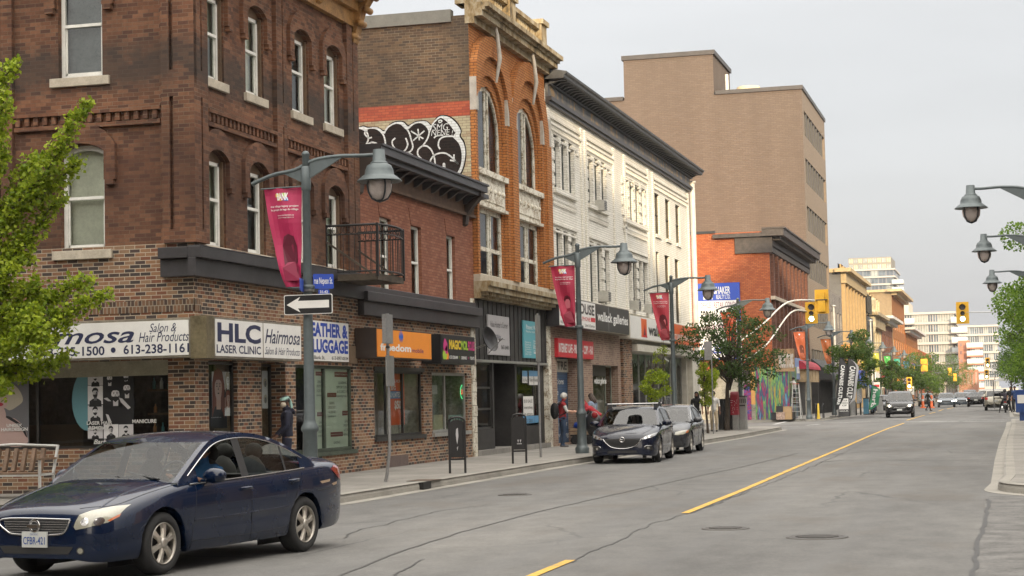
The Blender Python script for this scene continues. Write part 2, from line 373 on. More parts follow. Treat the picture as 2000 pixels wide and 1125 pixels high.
# centre line: worn dash, then the long solid stretch to the stop line
strip([gnd(1024,1132),gnd(1114,1095)],.11,.008,YEL,'road_marking')
strip([gnd(*p)for p in((1338,1003),(1450,958),(1550,915),(1650,873),(1700,851),(1735,837),(1766,826.5))],.12,.008,YEL,'road_marking')
strip([gnd(1771,821),gnd(1806,811)],.13,.008,YEL,'road_marking')
for a,b in(((1815,808),(1827,805)),((1833,803),(1842,800)),((1850,799),(1862,796))):strip([gnd(*a),gnd(*b)],.14,.008,YEL,'road_marking')
strip([gnd(1766,824.3),gnd(1870,823.8)],.5,.01,WHT,'road_marking');strip([gnd(1880,824),gnd(1966,823.2)],.5,.01,WHT,'road_marking')
strip([(-4.7,103.4),(.2,103.4)],.25,.01,WHT,'road_marking');strip([(-10.3,106.6),(-.2,106.6)],.2,.01,WHT,'road_marking')
for a,b in(((1512,829),(1535,824)),((1525,834),(1560,833)),((1575,831),(1600,829)),((1640,826),(1700,824))):strip([gnd(*a),gnd(*b)],.22,.01,WHT,'road_marking')
# sealed seams and cracks
strip([gnd(*p)for p in((640,1135),(760,1085),(900,1040),(1050,1000),(1200,966),(1340,935),(1450,912),(1560,885))],.035,.006,TARL,'road_seam',.03)
strip([gnd(*p)for p in((1110,1100),(1150,1080),(1215,1055),(1235,1040),(1290,1018),(1338,1006),(1400,984),(1480,952),(1560,922),(1640,888),(1720,850))],.02,.006,TAR,'road_crack',.1)
strip([gnd(*p)for p in((670,1052),(690,1040),(760,1022),(860,998),(960,985))],.018,.006,TAR,'road_crack',.12)
strip([gnd(*p)for p in((770,1130),(800,1105),(830,1093))],.022,.006,TAR,'road_crack',.1)
strip([gnd(*p)for p in((1625,888),(1690,882),(1800,882),(1945,884))],.07,.006,TARL,'road_seam',.02)
strip([gnd(*p)for p in((1600,903),(1650,899),(1780,899),(1948,901))],.07,.006,TARL,'road_seam',.02)
strip([gnd(*p)for p in((1931,975),(1926,1000),(1918,1035),(1908,1085),(1897,1135))],.05,.009,TAR,'road_crack',.06)
strip([gnd(*p)for p in((1350,1000),(1380,990),(1420,975),(1470,960))],.02,.006,TAR,'road_crack',.08)
def manhole(px,py,r,label):
    c=gnd(px,py);m=MB();m.lathe([(0,.012),(r*.82,.012),(r*.84,.007),(r*.88,.007),(r*.9,.014),(r,.012),(r+.01,0)],c,40)
    for i in range(-3,4):
        w_=math.sqrt(max(0,.7*.7-(i*.2)**2))*r
        m.box(c.x-w_,c.x+w_,c.y+i*.2*r-.02,c.y+i*.2*r+.02,.011,.02)
    tag(m.build('manhole_cover',IRON,org=c),label,'manhole cover')
manhole(1596,1050,.36,'round iron manhole cover in the near lane with a raised ribbed pattern')
manhole(1417,1033,.3,'iron utility cover left of the ribbed manhole beside the yellow line')
manhole(1006,967,.3,'small iron cover in the left lane off the shop kerb')
# drain inlet in the kerb
p=gnd(843,955);m=MB();m.box(KX-.5,KX-.012,p.y-.02,p.y+.75,.157,.163);m.k=1;m.box(KX-.16,KX+.022,p.y-.55,p.y-.05,.02,.15)
tag(m.build('drain_inlet',[mat('rusty_plate',(.11,.08,.06),.8,.3),mat('drain_black',(.01,.009,.008),.9,var=0)],org=(p.x,p.y,.1)),'dark kerb drain inlet in the pavement edge near the bent pole','drain')
# ------------------------------------------------------------------ building kit
def arc(a0,a1,b,rise,n=8):
    """points of a segmental or pointed arch from (a0,b) to (a1,b) with the crown at b+rise"""
    w_=(a1-a0)/2;c=(a0+a1)/2
    if rise<=0:return[(a0,b),(a1,b)]
    if rise>=w_:
        return[(c-w_*math.cos(math.pi*i/n),b+rise*math.sin(math.pi*i/n))for i in range(n+1)]
    r_=(w_*w_+rise*rise)/(2*rise);th=math.asin(w_/r_)
    return[(c+r_*math.sin(-th+2*th*i/n),b+rise-r_+r_*math.cos(-th+2*th*i/n))for i in range(n+1)]
def wall(m,fr,a0,a1,b0,b1,ops,dep=.22,c=0.0,km=0,kr=None):
    """wall sheet with openings (a0,a1,b0,b1,rise): cells, spandrels over arches and the reveals"""
    xs=sorted({a0,a1}|{o[0]for o in ops}|{o[1]for o in ops});zs=sorted({b0,b1}|{o[2]for o in ops}|{o[3]for o in ops})
    xs=[x for x in xs if a0-1e-6<=x<=a1+1e-6];zs=[z for z in zs if b0-1e-6<=z<=b1+1e-6]
    m.k=km
    for i in range(len(xs)-1):
        for j in range(len(zs)-1):
            xc,zc=(xs[i]+xs[i+1])/2,(zs[j]+zs[j+1])/2
            if any(o[0]<xc<o[1]and o[2]<zc<o[3]for o in ops):continue
            m.fq(fr,xs[i],xs[i+1],zs[j],zs[j+1],c)
    for o in ops:
        rise=o[4]if len(o)>4 else 0;x0,x1,z0,z1=o[:4];sp_=z1-rise;m.k=km
        A=arc(x0,x1,sp_,rise)
        if rise>0:
            for p,q in zip(A[:-1],A[1:]):m.fp(fr,[p,q,(q[0],z1),(p[0],z1)],c)
        if kr is not None:m.k=kr
        d=o[5]if len(o)>5 else dep
        P=[(x0,z0)]+A+[(x1,z0)];P=P+[P[0]]
        for p,q in zip(P[:-1],P[1:]):m.poly([fr.pt(p[0],p[1],c),fr.pt(p[0],p[1],c-d),fr.pt(q[0],q[1],c-d),fr.pt(q[0],q[1],c)])
    m.k=km
FRW=mat('window_frame_white',(.72,.71,.66),.5,var=.08)
BLD=mat('blind_green_grey',(.50,.53,.43),.8,var=.1,nscale=1.5);BLD2=mat('blind_dark',(.10,.11,.115),.8,var=.25,nscale=2);BLD3=mat('curtain_pale',(.68,.66,.56),.8,var=.12,nscale=2)
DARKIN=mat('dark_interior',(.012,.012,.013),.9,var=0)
PANE=glassmat('window_glass');PANE2=glassmat('shop_glass',refl=.85)
STONE=mat('sill_stone',(.44,.39,.31),.85,var=.15,nscale=4,bump=.4)
STONE2=mat('rough_stone',(.30,.26,.19),.9,var=.3,nscale=7,bump=.9)
def window(par,fr,a0,a1,b0,b1,rise=0,dep=.2,fw=.07,fm=None,blind=None,sill=None,c=0.0,style='hung',back=.12,mull=(),name='window',brown=None,label=None):
    fm=fm or FRW;z=c-dep;m=MB();A=arc(a0,a1,b1-rise,rise)
    def bar(x0,x1,y0,y1,d0=-.02,d1=.05):m.fb(fr,x0,x1,y0,y1,z+d0,z+d1)
    if brown is not None: # painted box frame outside the sash
        m.k=1;bw_=.07
        bar(a0,a0+bw_,b0,b1-rise,-.02,.11);bar(a1-bw_,a1,b0,b1-rise,-.02,.11)
        n=len(A)
        for p,q in zip(A[:-1],A[1:]):m.prism(fr,[p,(p[0],b1-rise-.03),(q[0],b1-rise-.03),q],z-.01,z+.06)
        m.k=0;a0+=bw_;a1-=bw_;top=b1-rise-.03
        bar(a0,a1,top-fw,top)
    else:
        top=b1
        if rise>0:
            for p,q in zip(A[:-1],A[1:]):m.prism(fr,[(p[0],p[1]-fw*1.2),(q[0],q[1]-fw*1.2),q,p],z-.02,z+.05)
            top=b1-rise
        else:bar(a0,a1,b1-fw,b1)
    bar(a0,a0+fw,b0,top);bar(a1-fw,a1,b0,top);bar(a0+fw,a1-fw,b0,b0+fw*.9)
    if style=='hung':
        mid=b0+(b1-b0)*.5;bar(a0+fw,a1-fw,mid-.028,mid+.028,-.02,.065)
        s_=.03;bar(a0+fw,a0+fw+s_,b0+fw,mid,-.02,.015);bar(a1-fw-s_,a1-fw,b0+fw,mid,-.02,.015);bar(a0+fw,a1-fw,b0+fw,b0+fw+.045,-.02,.015)
    for q in mull:
        if q[0]=='v':xx=a0+(a1-a0)*q[1];bar(xx-fw*.4,xx+fw*.4,b0+fw,b1-fw,-.02,.04)
        else:zz_=b0+(b1-b0)*q[1];bar(a0+fw,a1-fw,zz_-fw*.4,zz_+fw*.4,-.02,.045)
    o=m.build(name,[fm,brown or fm],par)
    if label:o['label']=label
    g=MB();A2=arc(a0+.01,a1-.01,b1-rise-.01,max(0,rise-.0))if rise>0 and brown is None else[(a0,top),(a1,top)]
    g.fp(fr,[(a1-.01,b0+.02)]+A2[::-1]+[(a0+.01,b0+.02)],z+.002);g.build('pane',PANE,o)
    g=MB();g.fp(fr,[(a1+.1,b0-.1),(a1+.1,b1+.1),(a0-.1,b1+.1),(a0-.1,b0-.1)],z-back);g.build('blind',blind or BLD,o)
    if sill:
        g=MB();e=sill[1]if len(sill)>1 else .12;g.fb(fr,a0-e-(.07 if brown else 0),a1+e+(.07 if brown else 0),b0-.17,b0+.0,c-dep+.03,c+.07);g.build('sill',sill[0],o,bevel=.01)
    return o
def shell(m,x0,x1,y0,y1,z0,z1,front=False,side=False,back=True):
    """the faces of a block that carry no openings: roof, back, far side"""
    m.poly([(x0,y0,z1),(x1,y0,z1),(x1,y1,z1),(x0,y1,z1)])
    m.poly([(x1,y1,z0),(x0,y1,z0),(x0,y1,z1),(x1,y1,z1)])
    m.poly([(x0,y1,z0),(x0,y0,z0),(x0,y0,z1),(x0,y1,z1)])
    if side:m.poly([(x0,y0,z0),(x1,y0,z0),(x1,y0,z1),(x0,y0,z1)])
    if front:m.poly([(x1,y0,z0),(x1,y1,z0),(x1,y1,z1),(x1,y0,z1)])
def rect(fr,p0,p1,c=0.0):
    a0,b0=fr.px(p0[0],p0[1],c);a1,b1=fr.px(p1[0],p1[1],c);return min(a0,a1),max(a0,a1),min(b0,b1),max(b0,b1)
# colours of the bricks
B_UP=brick('brick_brown',[(.135,.062,.036),(.165,.074,.042),(.095,.046,.031),(.20,.096,.054)],(.22,.16,.11),bw=.215,bh=.074,mw=.005,dirt=.55,dirtcol=(.03,.02,.015),stain=[(8.15,.6,(.045,.038,.033),.75),(5.9,1.3,(.055,.028,.02),.55)],mfade=.7)
B_GR=brick('brick_mosaic',[(.20,.105,.06),(.065,.045,.038),(.24,.13,.072),(.17,.072,.043),(.052,.042,.038),(.22,.135,.082)],(.40,.34,.26),bw=.215,bh=.073,mw=.0075,dirt=.25,dirtcol=(.07,.05,.035))
B_RED=brick('brick_red_painted',[(.245,.10,.06),(.21,.082,.05),(.275,.122,.076),(.23,.09,.055)],(.14,.06,.042),bw=.21,bh=.075,mw=.006,dirt=.3,dirtcol=(.11,.05,.035))
B_SIDE=brick('brick_weathered',[(.125,.085,.052),(.10,.065,.042),(.155,.10,.058),(.085,.06,.042)],(.24,.2,.14),bw=.22,bh=.078,mw=.006,dirt=.6,dirtcol=(.05,.04,.03),mfade=.85)
B_ORG=brick('brick_orange',[(.40,.155,.045),(.36,.135,.04),(.42,.175,.055)],(.10,.05,.025),bw=.21,bh=.082,mw=.009,dirt=.3,dirtcol=(.2,.08,.03),bumpst=.8)
B_WHT=brick('brick_white_painted',[(.80,.775,.70),(.76,.735,.66),(.83,.80,.72)],(.46,.44,.39),bw=.21,bh=.085,mw=.008,dirt=.35,dirtcol=(.50,.45,.35),dsc=.9,bumpst=1)
B_FAR=brick('brick_rust',[(.33,.095,.035),(.29,.078,.03),(.36,.11,.042)],(.16,.05,.03),bw=.25,bh=.1,mw=.01,dirt=.25,dirtcol=(.16,.06,.04))
B_TAN=brick('brick_tan',[(.122,.095,.076),(.117,.091,.073),(.129,.101,.081)],(.095,.074,.06),bw=.45,bh=.14,mw=.012,dirt=.5,dirtcol=(.088,.069,.056),dsc=.35,dst=.12,bumpst=.6)
B_CAFE=brick('brick_pinkish',[(.26,.17,.125),(.21,.13,.10),(.30,.2,.15)],(.36,.3,.24),bw=.2,bh=.075,mw=.01,dirt=.3)
METAL_D=mat('flashing_dark',(.045,.042,.045),.45,.2,var=.18,nscale=1.2)
METAL_G=mat('sign_box_metal',(.28,.25,.2),.45,.5,var=.2,nscale=2)
BRN=mat('paint_brown',(.13,.08,.045),.6,var=.25)
WSIGN=mat('sign_white',(.70,.69,.66),.45,var=.04,nscale=2);INK=mat('sign_ink',(.02,.025,.07),.5,var=0);BLK=mat('black_paint',(.012,.012,.013),.4,var=0)
# =========================================================== corner building
Y0,Y1,Y2,Y3,Y4,Y5=30.8,39.65,49.2,58.0,86.3,117.2
b1=thing('corner_building','three-storey dark brown brick corner building with a salon at street level','building',(FX-8,35,0))
S0=S(Y0);ZB=4.75 # top of the ground floor
m=MB()
fw_=[] # facade windows: (left px, top, right px, bottom, upper?)
for xl,yt,xr,yb in((397,-62,437,156),(427.5,17,471,0),):pass
upW=[((397,-50),(438,0)),((479,16),(514,0)),((571,60),(602,0)),((633,91),(662,0))]
def aY(x,y=300):return F.px(x,y)[0]
zUb=F.px(479,181)[1];zUt=F.px(496,15)[1];zLb=F.px(404,480)[1];zLt=F.px(426,297)[1]
ups=[(aY(397,100),aY(437,100)),(aY(479,100),aY(514,100)),(aY(570,150),aY(602,150)),(aY(633,180),aY(662,180))]
lows=[(a-.0,b-.0)for a,b in ups]
ops=[(a,b,zUb,zUt,.16)for a,b in ups]+[(a,b,zLb,zLt,.16)for a,b in lows]
ZR=F.px(690,58)[1]+.9
wall(m,F,Y0,Y1,ZB,ZR,ops,dep=.18)
sw=rect(S0,(113,-42),(200,148));sl=rect(S0,(118,296),(205,487));
sops=[(sw[0],sw[1],sw[2],sw[3]+.1,.14),(sl[0],sl[1],sl[2],sl[3]+.1,.14)]
XL=-38
sops+=[(sl[0]-4.6-i*4.4,sl[1]-4.6-i*4.4,q[2],q[3]+.1,.14)for i in range(3)for q in(sw,sl)]
wall(m,S0,XL,FX,ZB,ZR,sops,dep=.2)
shell(m,XL,FX,Y0,Y1,0,ZR)
# raised strips of brick: pilasters with slots, hoods, dentil courses
def pil(fr,a0,a1,z0,z1,slots=()):
    e=[a0];
    for s0_,s1_ in slots:e+=[s0_,s1_]
    e.append(a1)
    for i in range(0,len(e),2):m.fb(fr,e[i],e[i+1],z0,z1,-.02,.1)
    for i in range(1,len(e)-1,2):m.fb(fr,e[i],e[i+1],z0,z0+.25,-.02,.1);m.fb(fr,e[i],e[i+1],z1-.25,z1,-.02,.1)
px0=S0.px(320,300)[0]
for z0,z1 in((ZB,7.73),(7.731,ZR)):
    pil(S0,px0,FX+.1,z0,z1,[((px0+FX)/2-.12,(px0+FX)/2-.04)])
    pil(F,Y0-.0985,Y0+.52,z0,z1,[(Y0+.2,Y0+.27)])
    c_=aY(548,200);pil(F,c_-.42,c_+.1,z0,z1,[(c_-.12,c_-.06)])
    pil(F,Y1-.75,Y1-.03,z0,z1,[(Y1-.4,Y1-.34)])
    q=S0.px(18,250)[0];pil(S0,q-.45,q+.12,z0,z1,[(q-.2,q-.12)])
    q2=q-4.5;pil(S0,q2-.45,q2+.12,z0,z1);pil(S0,q2-4.9,q2-4.3,z0,z1)
def dent(fr,a0,a1,z):
    m.fb(fr,a0,a1,z-.2,z-.12,0,.09);m.fb(fr,a0,a1,z+.06,z+.13,0,.11)
    n=int((a1-a0)/.19)
    for i in range(n):m.fb(fr,a0+i*.19+.03,a0+i*.19+.12,z-.1,z+.058,0,.08)
zd=F.px(392,222)[1]
dent(F,Y0+.56,c_-.45,zd);dent(F,c_+.12,Y1-.78,zd);dent(S0,q+.15,px0-.03,zd);dent(S0,q2+.15,q-.5,zd)
def hood(fr,a0,a1,z1,rise,hgt=.42,ear=.5):
    A=arc(a0-.03,a1+.03,z1-rise,rise+.02,10);B=arc(a0-.26,a1+.26,z1-rise+.12,rise+hgt-.12,10)
    for i in range(10):m.prism(fr,[A[i],A[i+1],B[i+1],B[i]],0,.085)
    for p,s_ in((a0-.03,-1),(a1+.03,1)):
        x0,x1=sorted((p,p+s_*.23));zi_=z1-rise;m.prism(fr,[(x0,zi_-ear),(x1,zi_-ear),(x1,zi_+(.12 if s_>0 else 0)),(x0,zi_+(0 if s_>0 else .12))],0,.085);m.fb(fr,x0+.03,x1-.03,z1-rise-ear-.1,z1-rise-ear,0,.11)
for a,b in ups:hood(F,a,b,zUt,.16);hood(F,a,b,zLt,.16)
for o in sops:hood(S0,o[0],o[1],o[3],.14,.4,.55)
# voussoir lines read through a lighter arch ring
wob=m.build('upper_wall',[B_UP],b1)
for i,(a,b)in enumerate(ups):
    window(b1,F,a,b,zUb,zUt,.16,.15,blind=(BLD,BLD3,BLD2,BLD3)[i],sill=(STONE,.1),brown=BRN)
    window(b1,F,a,b,zLb,zLt,.16,.15,blind=(BLD,BLD2,BLD,BLD)[i],sill=(STONE,.1),brown=BRN)
for i,o in enumerate(sops):window(b1,S0,o[0],o[1],o[2],o[3],.14,.18,fw=.075,blind=(BLD2,BLD3,BLD,BLD)[i%4],sill=(STONE,.16))
# ground floor in mosaic brick
m=MB();g0=.15
s_w=rect(S0,(0,712),(330,874));sd0=-21.6
fA=rect(F,(407,706),(466,880));fB=rect(F,(510,706),(561,960));fC=rect(F,(577,713),(693,873))
zs0,zs1=s_w[2],s_w[3];zf1=3.0
zf1=F.px(617,713)[1];zf0=F.px(693,877)[1]
sop=[(sd0,s_w[1],zs0,zs1,0,.35),(sd0-6,sd0-.8,zs0,zs1,0,.35)]
fop=[(fA[0],fA[1],zf0,zf1+.02,0,.15),(fB[0],fB[1],.2,zf1+.02,0,.4),(fC[0],fC[1],zf0,zf1,0,.15)]
wall(m,S0,XL,FX,0,ZB,sop);wall(m,F,Y0,Y1,0,ZB,fop)
m.build('ground_floor_wall',B_GR,b1)
# soldier course of vertical bricks over the signs
B_SOL=brick('brick_soldier',[(.15,.085,.05),(.07,.045,.035),(.18,.10,.06)],(.3,.26,.2),bw=.075,bh=.24,mw=.008)
m=MB();z_=S0.px(250,610)[1];m.fb(S0,XL,FX+.012,z_-.02,z_+.2,0,.012);m.fb(F,Y0-.012,Y0+.3,z_-.02,z_+.2,0,.012);m.build('soldier_course',B_SOL,b1)
# dark metal fascia
m=MB();zt=F.px(383,484)[1];zb=F.px(383,541)[1];zm=(zt*.62+zb*.38);q=S0.px(320,500)[0]
def fascia(m,fr,a0,a1,z0,zm,z1,e0=0,e1=0,dd=.16):
    for(x0,x1,c0,c1,y0,y1)in((a0,a1,0,dd+.1,zm,z1),(a0,a1,0,dd,z0,zm)):m.fb(fr,x0-e0*c1/.26,x1+e1*c1/.26,y0,y1,c0,c1)
fascia(m,F,Y0-.258,Y1+.1,zb,zm,zt);m.fb(S0,q,FX+.0,zm,zt,0,.262);m.fb(S0,q,FX,zb+.003,zm,0,.163)
m.fb(F,Y0-.25,Y1+.1,zt,zt+.02,0,.27);m.build('fascia',METAL_D,b1,bevel=.012)
m=MB();
for z_,c0,c1,t in((ZR-.55,0,.25,.22),(ZR-.33,0,.42,.16),(ZR-.05,0,.95,.3),(ZR+.25,0,1.1,.12)):
    m.fb(F,Y0-c1,Y1-.1,z_,z_+t,c0,c1);m.fb(S0,XL,FX,z_,z_+t,c0,c1)
m.fb(F,Y0,Y1-.1,ZR-.9,ZR-.55,0,.13)
CORN=mat('cornice_ochre',(.36,.19,.06),.6,var=.3,nscale=3,bump=.3)
m.build('cornice',CORN,b1)
m=MB();zb1=F.px(697,95)[1]
pr=[(0,zb1),(.12,zb1+.05),(.2,zb1+.35),(.32,zb1+.75),(.62,zb1+1.2),(.98,zb1+1.5),(1.2,zb1+1.62),(1.2,ZR+.4),(0,ZR+.4)]
fr_b=Frame((FX,0,0),(1,0,0),(0,0,1),(0,-1,0));m.prism(fr_b,pr,-(Y1-.02),-(Y1-.34))
for i in range(5):m.lathe([(.0,-.2),(.08,-.18),(.08,.18),(0,.2)],(FX+.1+i*.16,Y1-.18,zb1+.2+i*.3),10,(0,1,0))
m.build('cornice_bracket',CORN,b1)
for yy in(Y0+.3,c_-.15,c_+1.9):
    m=MB();m.prism(fr_b,[(0,ZR-.9),(.2,ZR-.8),(.45,ZR-.35),(.8,ZR-.06),(0,ZR-.06)],-yy-.1,-yy+.1);m.build('cornice_bracket',CORN,b1)
# awning roller and sill under the salon sign
OLIVE=mat('roller_olive',(.30,.28,.2),.6,var=.15)
m=MB();m.fb(S0,sd0,s_w[1]-.03,zs1-.28,zs1,-.3,-.1);m.build('shutter_roll',OLIVE,b1)
ALU=mat('alu_dark',(.05,.048,.045),.4,.4,var=.15)
def shopfront(par,fr,a0,a1,b0,b1,c,vs=(),hs=(),fm=ALU,fw=.05,depth=1.2,back=None,floor=True,name='shop_window'):
    m=MB();
    for x0,x1,y0,y1 in[(a0,a0+fw,b0,b1),(a1-fw,a1,b0,b1),(a0+fw,a1-fw,b1-fw,b1),(a0+fw,a1-fw,b0,b0+fw)]+[(a0+(a1-a0)*v-fw/2,a0+(a1-a0)*v+fw/2,b0+fw,b1-fw)for v in vs]+[(a0+fw,a1-fw,b0+(b1-b0)*v-fw/2,b0+(b1-b0)*v+fw/2)for v in hs]:
        m.fb(fr,x0,x1,y0,y1,c-.03,c+.03)
    o=m.build(name,fm,par);g=MB();g.fq(fr,a0,a1,b0,b1,c);g.build('pane',PANE2,o)
    d=MB();e=.02
    d.fq(fr,a0-e,a1+e,b0-e,b1+e,c-depth);
    d.poly([fr.pt(a0-e,b0-e,c-.05),fr.pt(a0-e,b0-e,c-depth),fr.pt(a0-e,b1+e,c-depth),fr.pt(a0-e,b1+e,c-.05)])
    d.poly([fr.pt(a1+e,b0-e,c-.05),fr.pt(a1+e,b0-e,c-depth),fr.pt(a1+e,b1+e,c-depth),fr.pt(a1+e,b1+e,c-.05)])
    for bb in(b0-e,b1+e):d.poly([fr.pt(a0-e,bb,c-.05),fr.pt(a0-e,bb,c-depth),fr.pt(a1+e,bb,c-depth),fr.pt(a1+e,bb,c-.05)])
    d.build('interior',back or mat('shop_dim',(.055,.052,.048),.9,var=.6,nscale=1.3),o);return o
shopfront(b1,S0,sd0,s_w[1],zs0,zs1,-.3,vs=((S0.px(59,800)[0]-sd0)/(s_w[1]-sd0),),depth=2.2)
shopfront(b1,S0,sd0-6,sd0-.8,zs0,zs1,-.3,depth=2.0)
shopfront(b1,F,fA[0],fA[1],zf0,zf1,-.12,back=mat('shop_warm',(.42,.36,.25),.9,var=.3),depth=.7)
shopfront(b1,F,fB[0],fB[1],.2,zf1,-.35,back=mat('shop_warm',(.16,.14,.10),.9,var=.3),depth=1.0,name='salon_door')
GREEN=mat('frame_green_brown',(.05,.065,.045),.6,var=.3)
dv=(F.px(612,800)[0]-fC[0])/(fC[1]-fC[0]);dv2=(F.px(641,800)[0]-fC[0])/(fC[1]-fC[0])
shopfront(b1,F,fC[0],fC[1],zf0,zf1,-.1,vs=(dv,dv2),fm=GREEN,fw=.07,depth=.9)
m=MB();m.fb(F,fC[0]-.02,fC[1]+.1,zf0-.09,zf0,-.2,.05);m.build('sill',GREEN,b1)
# shelves and bottles inside the salon
SH=mat('shelf_brown',(.10,.065,.04),.7);m=MB();xs_=S0.px(262,800)[0]
for k in range(4):m.fb(S0,xs_-.1,s_w[1]-.1,zs0+.15+k*.45,zs0+.19+k*.45,-1.0,-.75)
m.fb(S0,sd0+1.2,xs_-1.7,zs0-.3,zs0+.45,-1.6,-1.2)
m.build('shelf',SH,b1)
bt=[mat('bottle_white',(.5,.5,.47),.4,var=0),mat('bottle_amber',(.25,.1,.03),.3,var=0),mat('bottle_teal',(.05,.2,.22),.3,var=0)]
for k in range(4):
    for j in range(7):
        if random.random()<.25:continue
        m=MB();h=random.uniform(.14,.28);x=xs_+j*.16+random.uniform(-.02,.02)
        m.lathe([(0,0),(.035,0),(.035,h*.65),(.014,h*.8),(.014,h),(0,h)],S0.pt(x,zs0+.19+k*.45,-.85),8)
        tag(m.build('bottle',random.choice(bt),org=S0.pt(x,zs0+.19+k*.45,-.85)),'small bottle on the shelves inside the salon window','bottle','bottles on the salon shelves')
# --------------------------------------------------- balcony of the corner building
BI=mat('black_iron',(.022,.021,.021),.5,.3,var=.1)
zbal=F.px(640,523)[1];yA=F.px(637,480)[0];fs=S(yA);xo=fs.px(738,530)[0];out_=xo-FX
yB=FF(xo).px(788,500)[0];zr=fs.px(738,437)[1];zfl=fs.px(738,535)[1]
bal=MB();bal.fb(F,yA,yB,zfl-.12,zfl+.02,.0,out_);
bal.bar(F.pt(yA+.1,zfl-.1,.02),F.pt(yA+.1,zfl-.1,out_-.1),.06)
m=MB();H_=zr-zfl
P=[F.pt(yA,0,0),F.pt(yA,0,out_)]+[F.pt(yA+(yB-yA)*t,0,out_+.12*math.sin(math.pi*t))for t in(.25,.5,.75)]+[F.pt(yB,0,out_),F.pt(yB,0,0)]
up_=Vector((0,0,1))
for hh,r_ in((zfl+.08,.018),(zr-.2,.016),(zr,.026)):
    m.tube([p+up_*hh for p in P],r_,6)
for i in range(len(P)-1):
    n=max(1,int((P[i+1]-P[i]).length/.125))
    for j in range(n):
        p=P[i].lerp(P[i+1],j/n);m.tube([p+up_*(zfl+.05),p+up_*(zr-.2)],.009,4)
        c0=P[i].lerp(P[i+1],(j+.5)/n)+up_*(zr-.1);t=(P[i+1]-P[i]).normalized()
        m.tube([c0+t*.055*math.cos(k*math.pi/5)+up_*.085*math.sin(k*math.pi/5)for k in range(11)],.008,4,False)
for p in(P[1],P[-2],P[0],P[-1]):m.tube([p+up_*(zfl-.05),p+up_*(zr+.03)],.035,4)
m.build('balcony_railing',BI,b1)
m=bal
m.tube([F.pt(yA-.03,zfl+.75,.02),F.pt(yA+.02,zfl+.02,out_-.15)],.03,4);m.tube([F.pt(yB,zfl+.75,.02),F.pt(yB,zfl+.02,out_-.15)],.03,4)
m.build('balcony_floor',mat('balcony_plank',(.07,.055,.04),.8,var=.3),b1)
# =========================================================== low red brick building
b2=thing('low_brick_building','two-storey painted red brick building with a dark overhanging cornice','building',(FX-8,44,0))
S1=S(Y1);zt2=F.px(925,396)[1];ZB2=F.px(925,641)[1]+.3
ws=[(741,421,763,571),(802,440,822,583),(871.5,459,888,593)];w2=[]
for xl,yt,xr,yb in ws:
    a0,a1=F.px(xl,yt)[0],F.px(xr,yt)[0];w2.append((a0,a1,F.px(xl,yb)[1],F.px(xl,yt)[1]))
zz0=sum(w_[2]for w_ in w2)/3;zz1=sum(w_[3]for w_ in w2)/3;w2=[(a,b,zz0,zz1)for a,b,_,_ in w2]
ZR2=FF(FX+.55).px(948,376)[1]+.19
m=MB();wall(m,F,Y1,Y2,ZB2,ZR2,w2,dep=.16);shell(m,-34,FX,Y1,Y2,0,ZR2);
for a,b,c,d in w2: # flat arches over the windows
    m.prism(F,[(a-.02,d+.01),(b+.02,d+.01),(b+.16,d+.42),(a-.16,d+.42)],0,.015)
m.build('upper_wall',B_RED,b2)
for i,(a,b,c,d)in enumerate(w2):window(b2,F,a,b,c,d,0,.14,fw=.06,blind=(BLD3,BLD2,BLD)[i],sill=(STONE2,.08))
gD=rect(F,(730,722),(829,855));gE=rect(F,(843,727),(915,855))
z0e,z1e=F.px(829,847)[1],F.px(829,727)[1]
m=MB();wall(m,F,Y1,Y2-.45,0,ZB2,[(gD[0],gD[1],z0e,z1e,0,.14),(gE[0],gE[1],z0e,z1e,0,.14)]);m.build('ground_floor_wall',B_GR,b2)
pl_=MB();x_,y_=F.px(758,880)[0],F.px(796,880)[0];pl_.fb(F,x_,y_,.15,.42,-.02,.02);pl_.build('wall_patch',mat('cellar_board',(.12,.085,.075),.8),b2)
m=MB();za,zb_=F.px(925,603)[1],F.px(925,641)[1];fascia(m,F,Y1-.05,Y2-.03,zb_,za-.22,za);m.fb(F,Y1-.05,Y2-.03,za,za+.16,0,.06);m.build('fascia',METAL_D,b2,bevel=.012)
m=MB() # overhanging cornice: soffit, gutter face and brackets
fo=FF(FX+.55);ztop=F.px(925,396)[1]
ce=fo.px(948,376)[1]
YE=fo.px(948,376)[0];m.fb(F,Y1+.02,YE,ce-.02,ce+.16,-.05,.62);m.fb(F,Y1+.02,YE+.05,ce+.16,ce+.21,-.3,.66)
m.fb(F,Y1+.02,Y2,ce-.14,ce-.02,0,.5)
m.k=1;m.fb(F,Y1+.02,Y2,ce-.62,ce-.14,0,.06);m.fb(F,Y1+.02,Y2,ce-.66,ce-.58,0,.12)
m.k=0
n=12
for i in range(n):
    yy=Y1+.5+i*(YE-Y1-1)/(n-1);m.prism(fr_b,[(.05,ce-.36),(.14,ce-.34),(.34,ce-.2),(.47,ce-.141),(.05,ce-.141)],-yy-.06,-yy+.06)
m.build('cornice',[METAL_D,mat('cornice_frieze',(.10,.055,.03),.7,var=.3)],b2)
for yy in(YE-.3,Y1+.12):
    m=MB();m.prism(fr_b,[(0,ce-.95),(.08,ce-.9),(.12,ce-.65),(.28,ce-.42),(.55,ce-.15),(.55,ce),(0,ce)],-yy-.14,-yy+.14);m.build('cornice_bracket',mat('dark_wood',(.04,.028,.022),.6),b2)
shopfront(b2,F,gD[0],gD[1],z0e,z1e,-.1,vs=(.28,.62),depth=.6,back=mat('shop_grey',(.5,.48,.4),.9,var=.3,nscale=1))
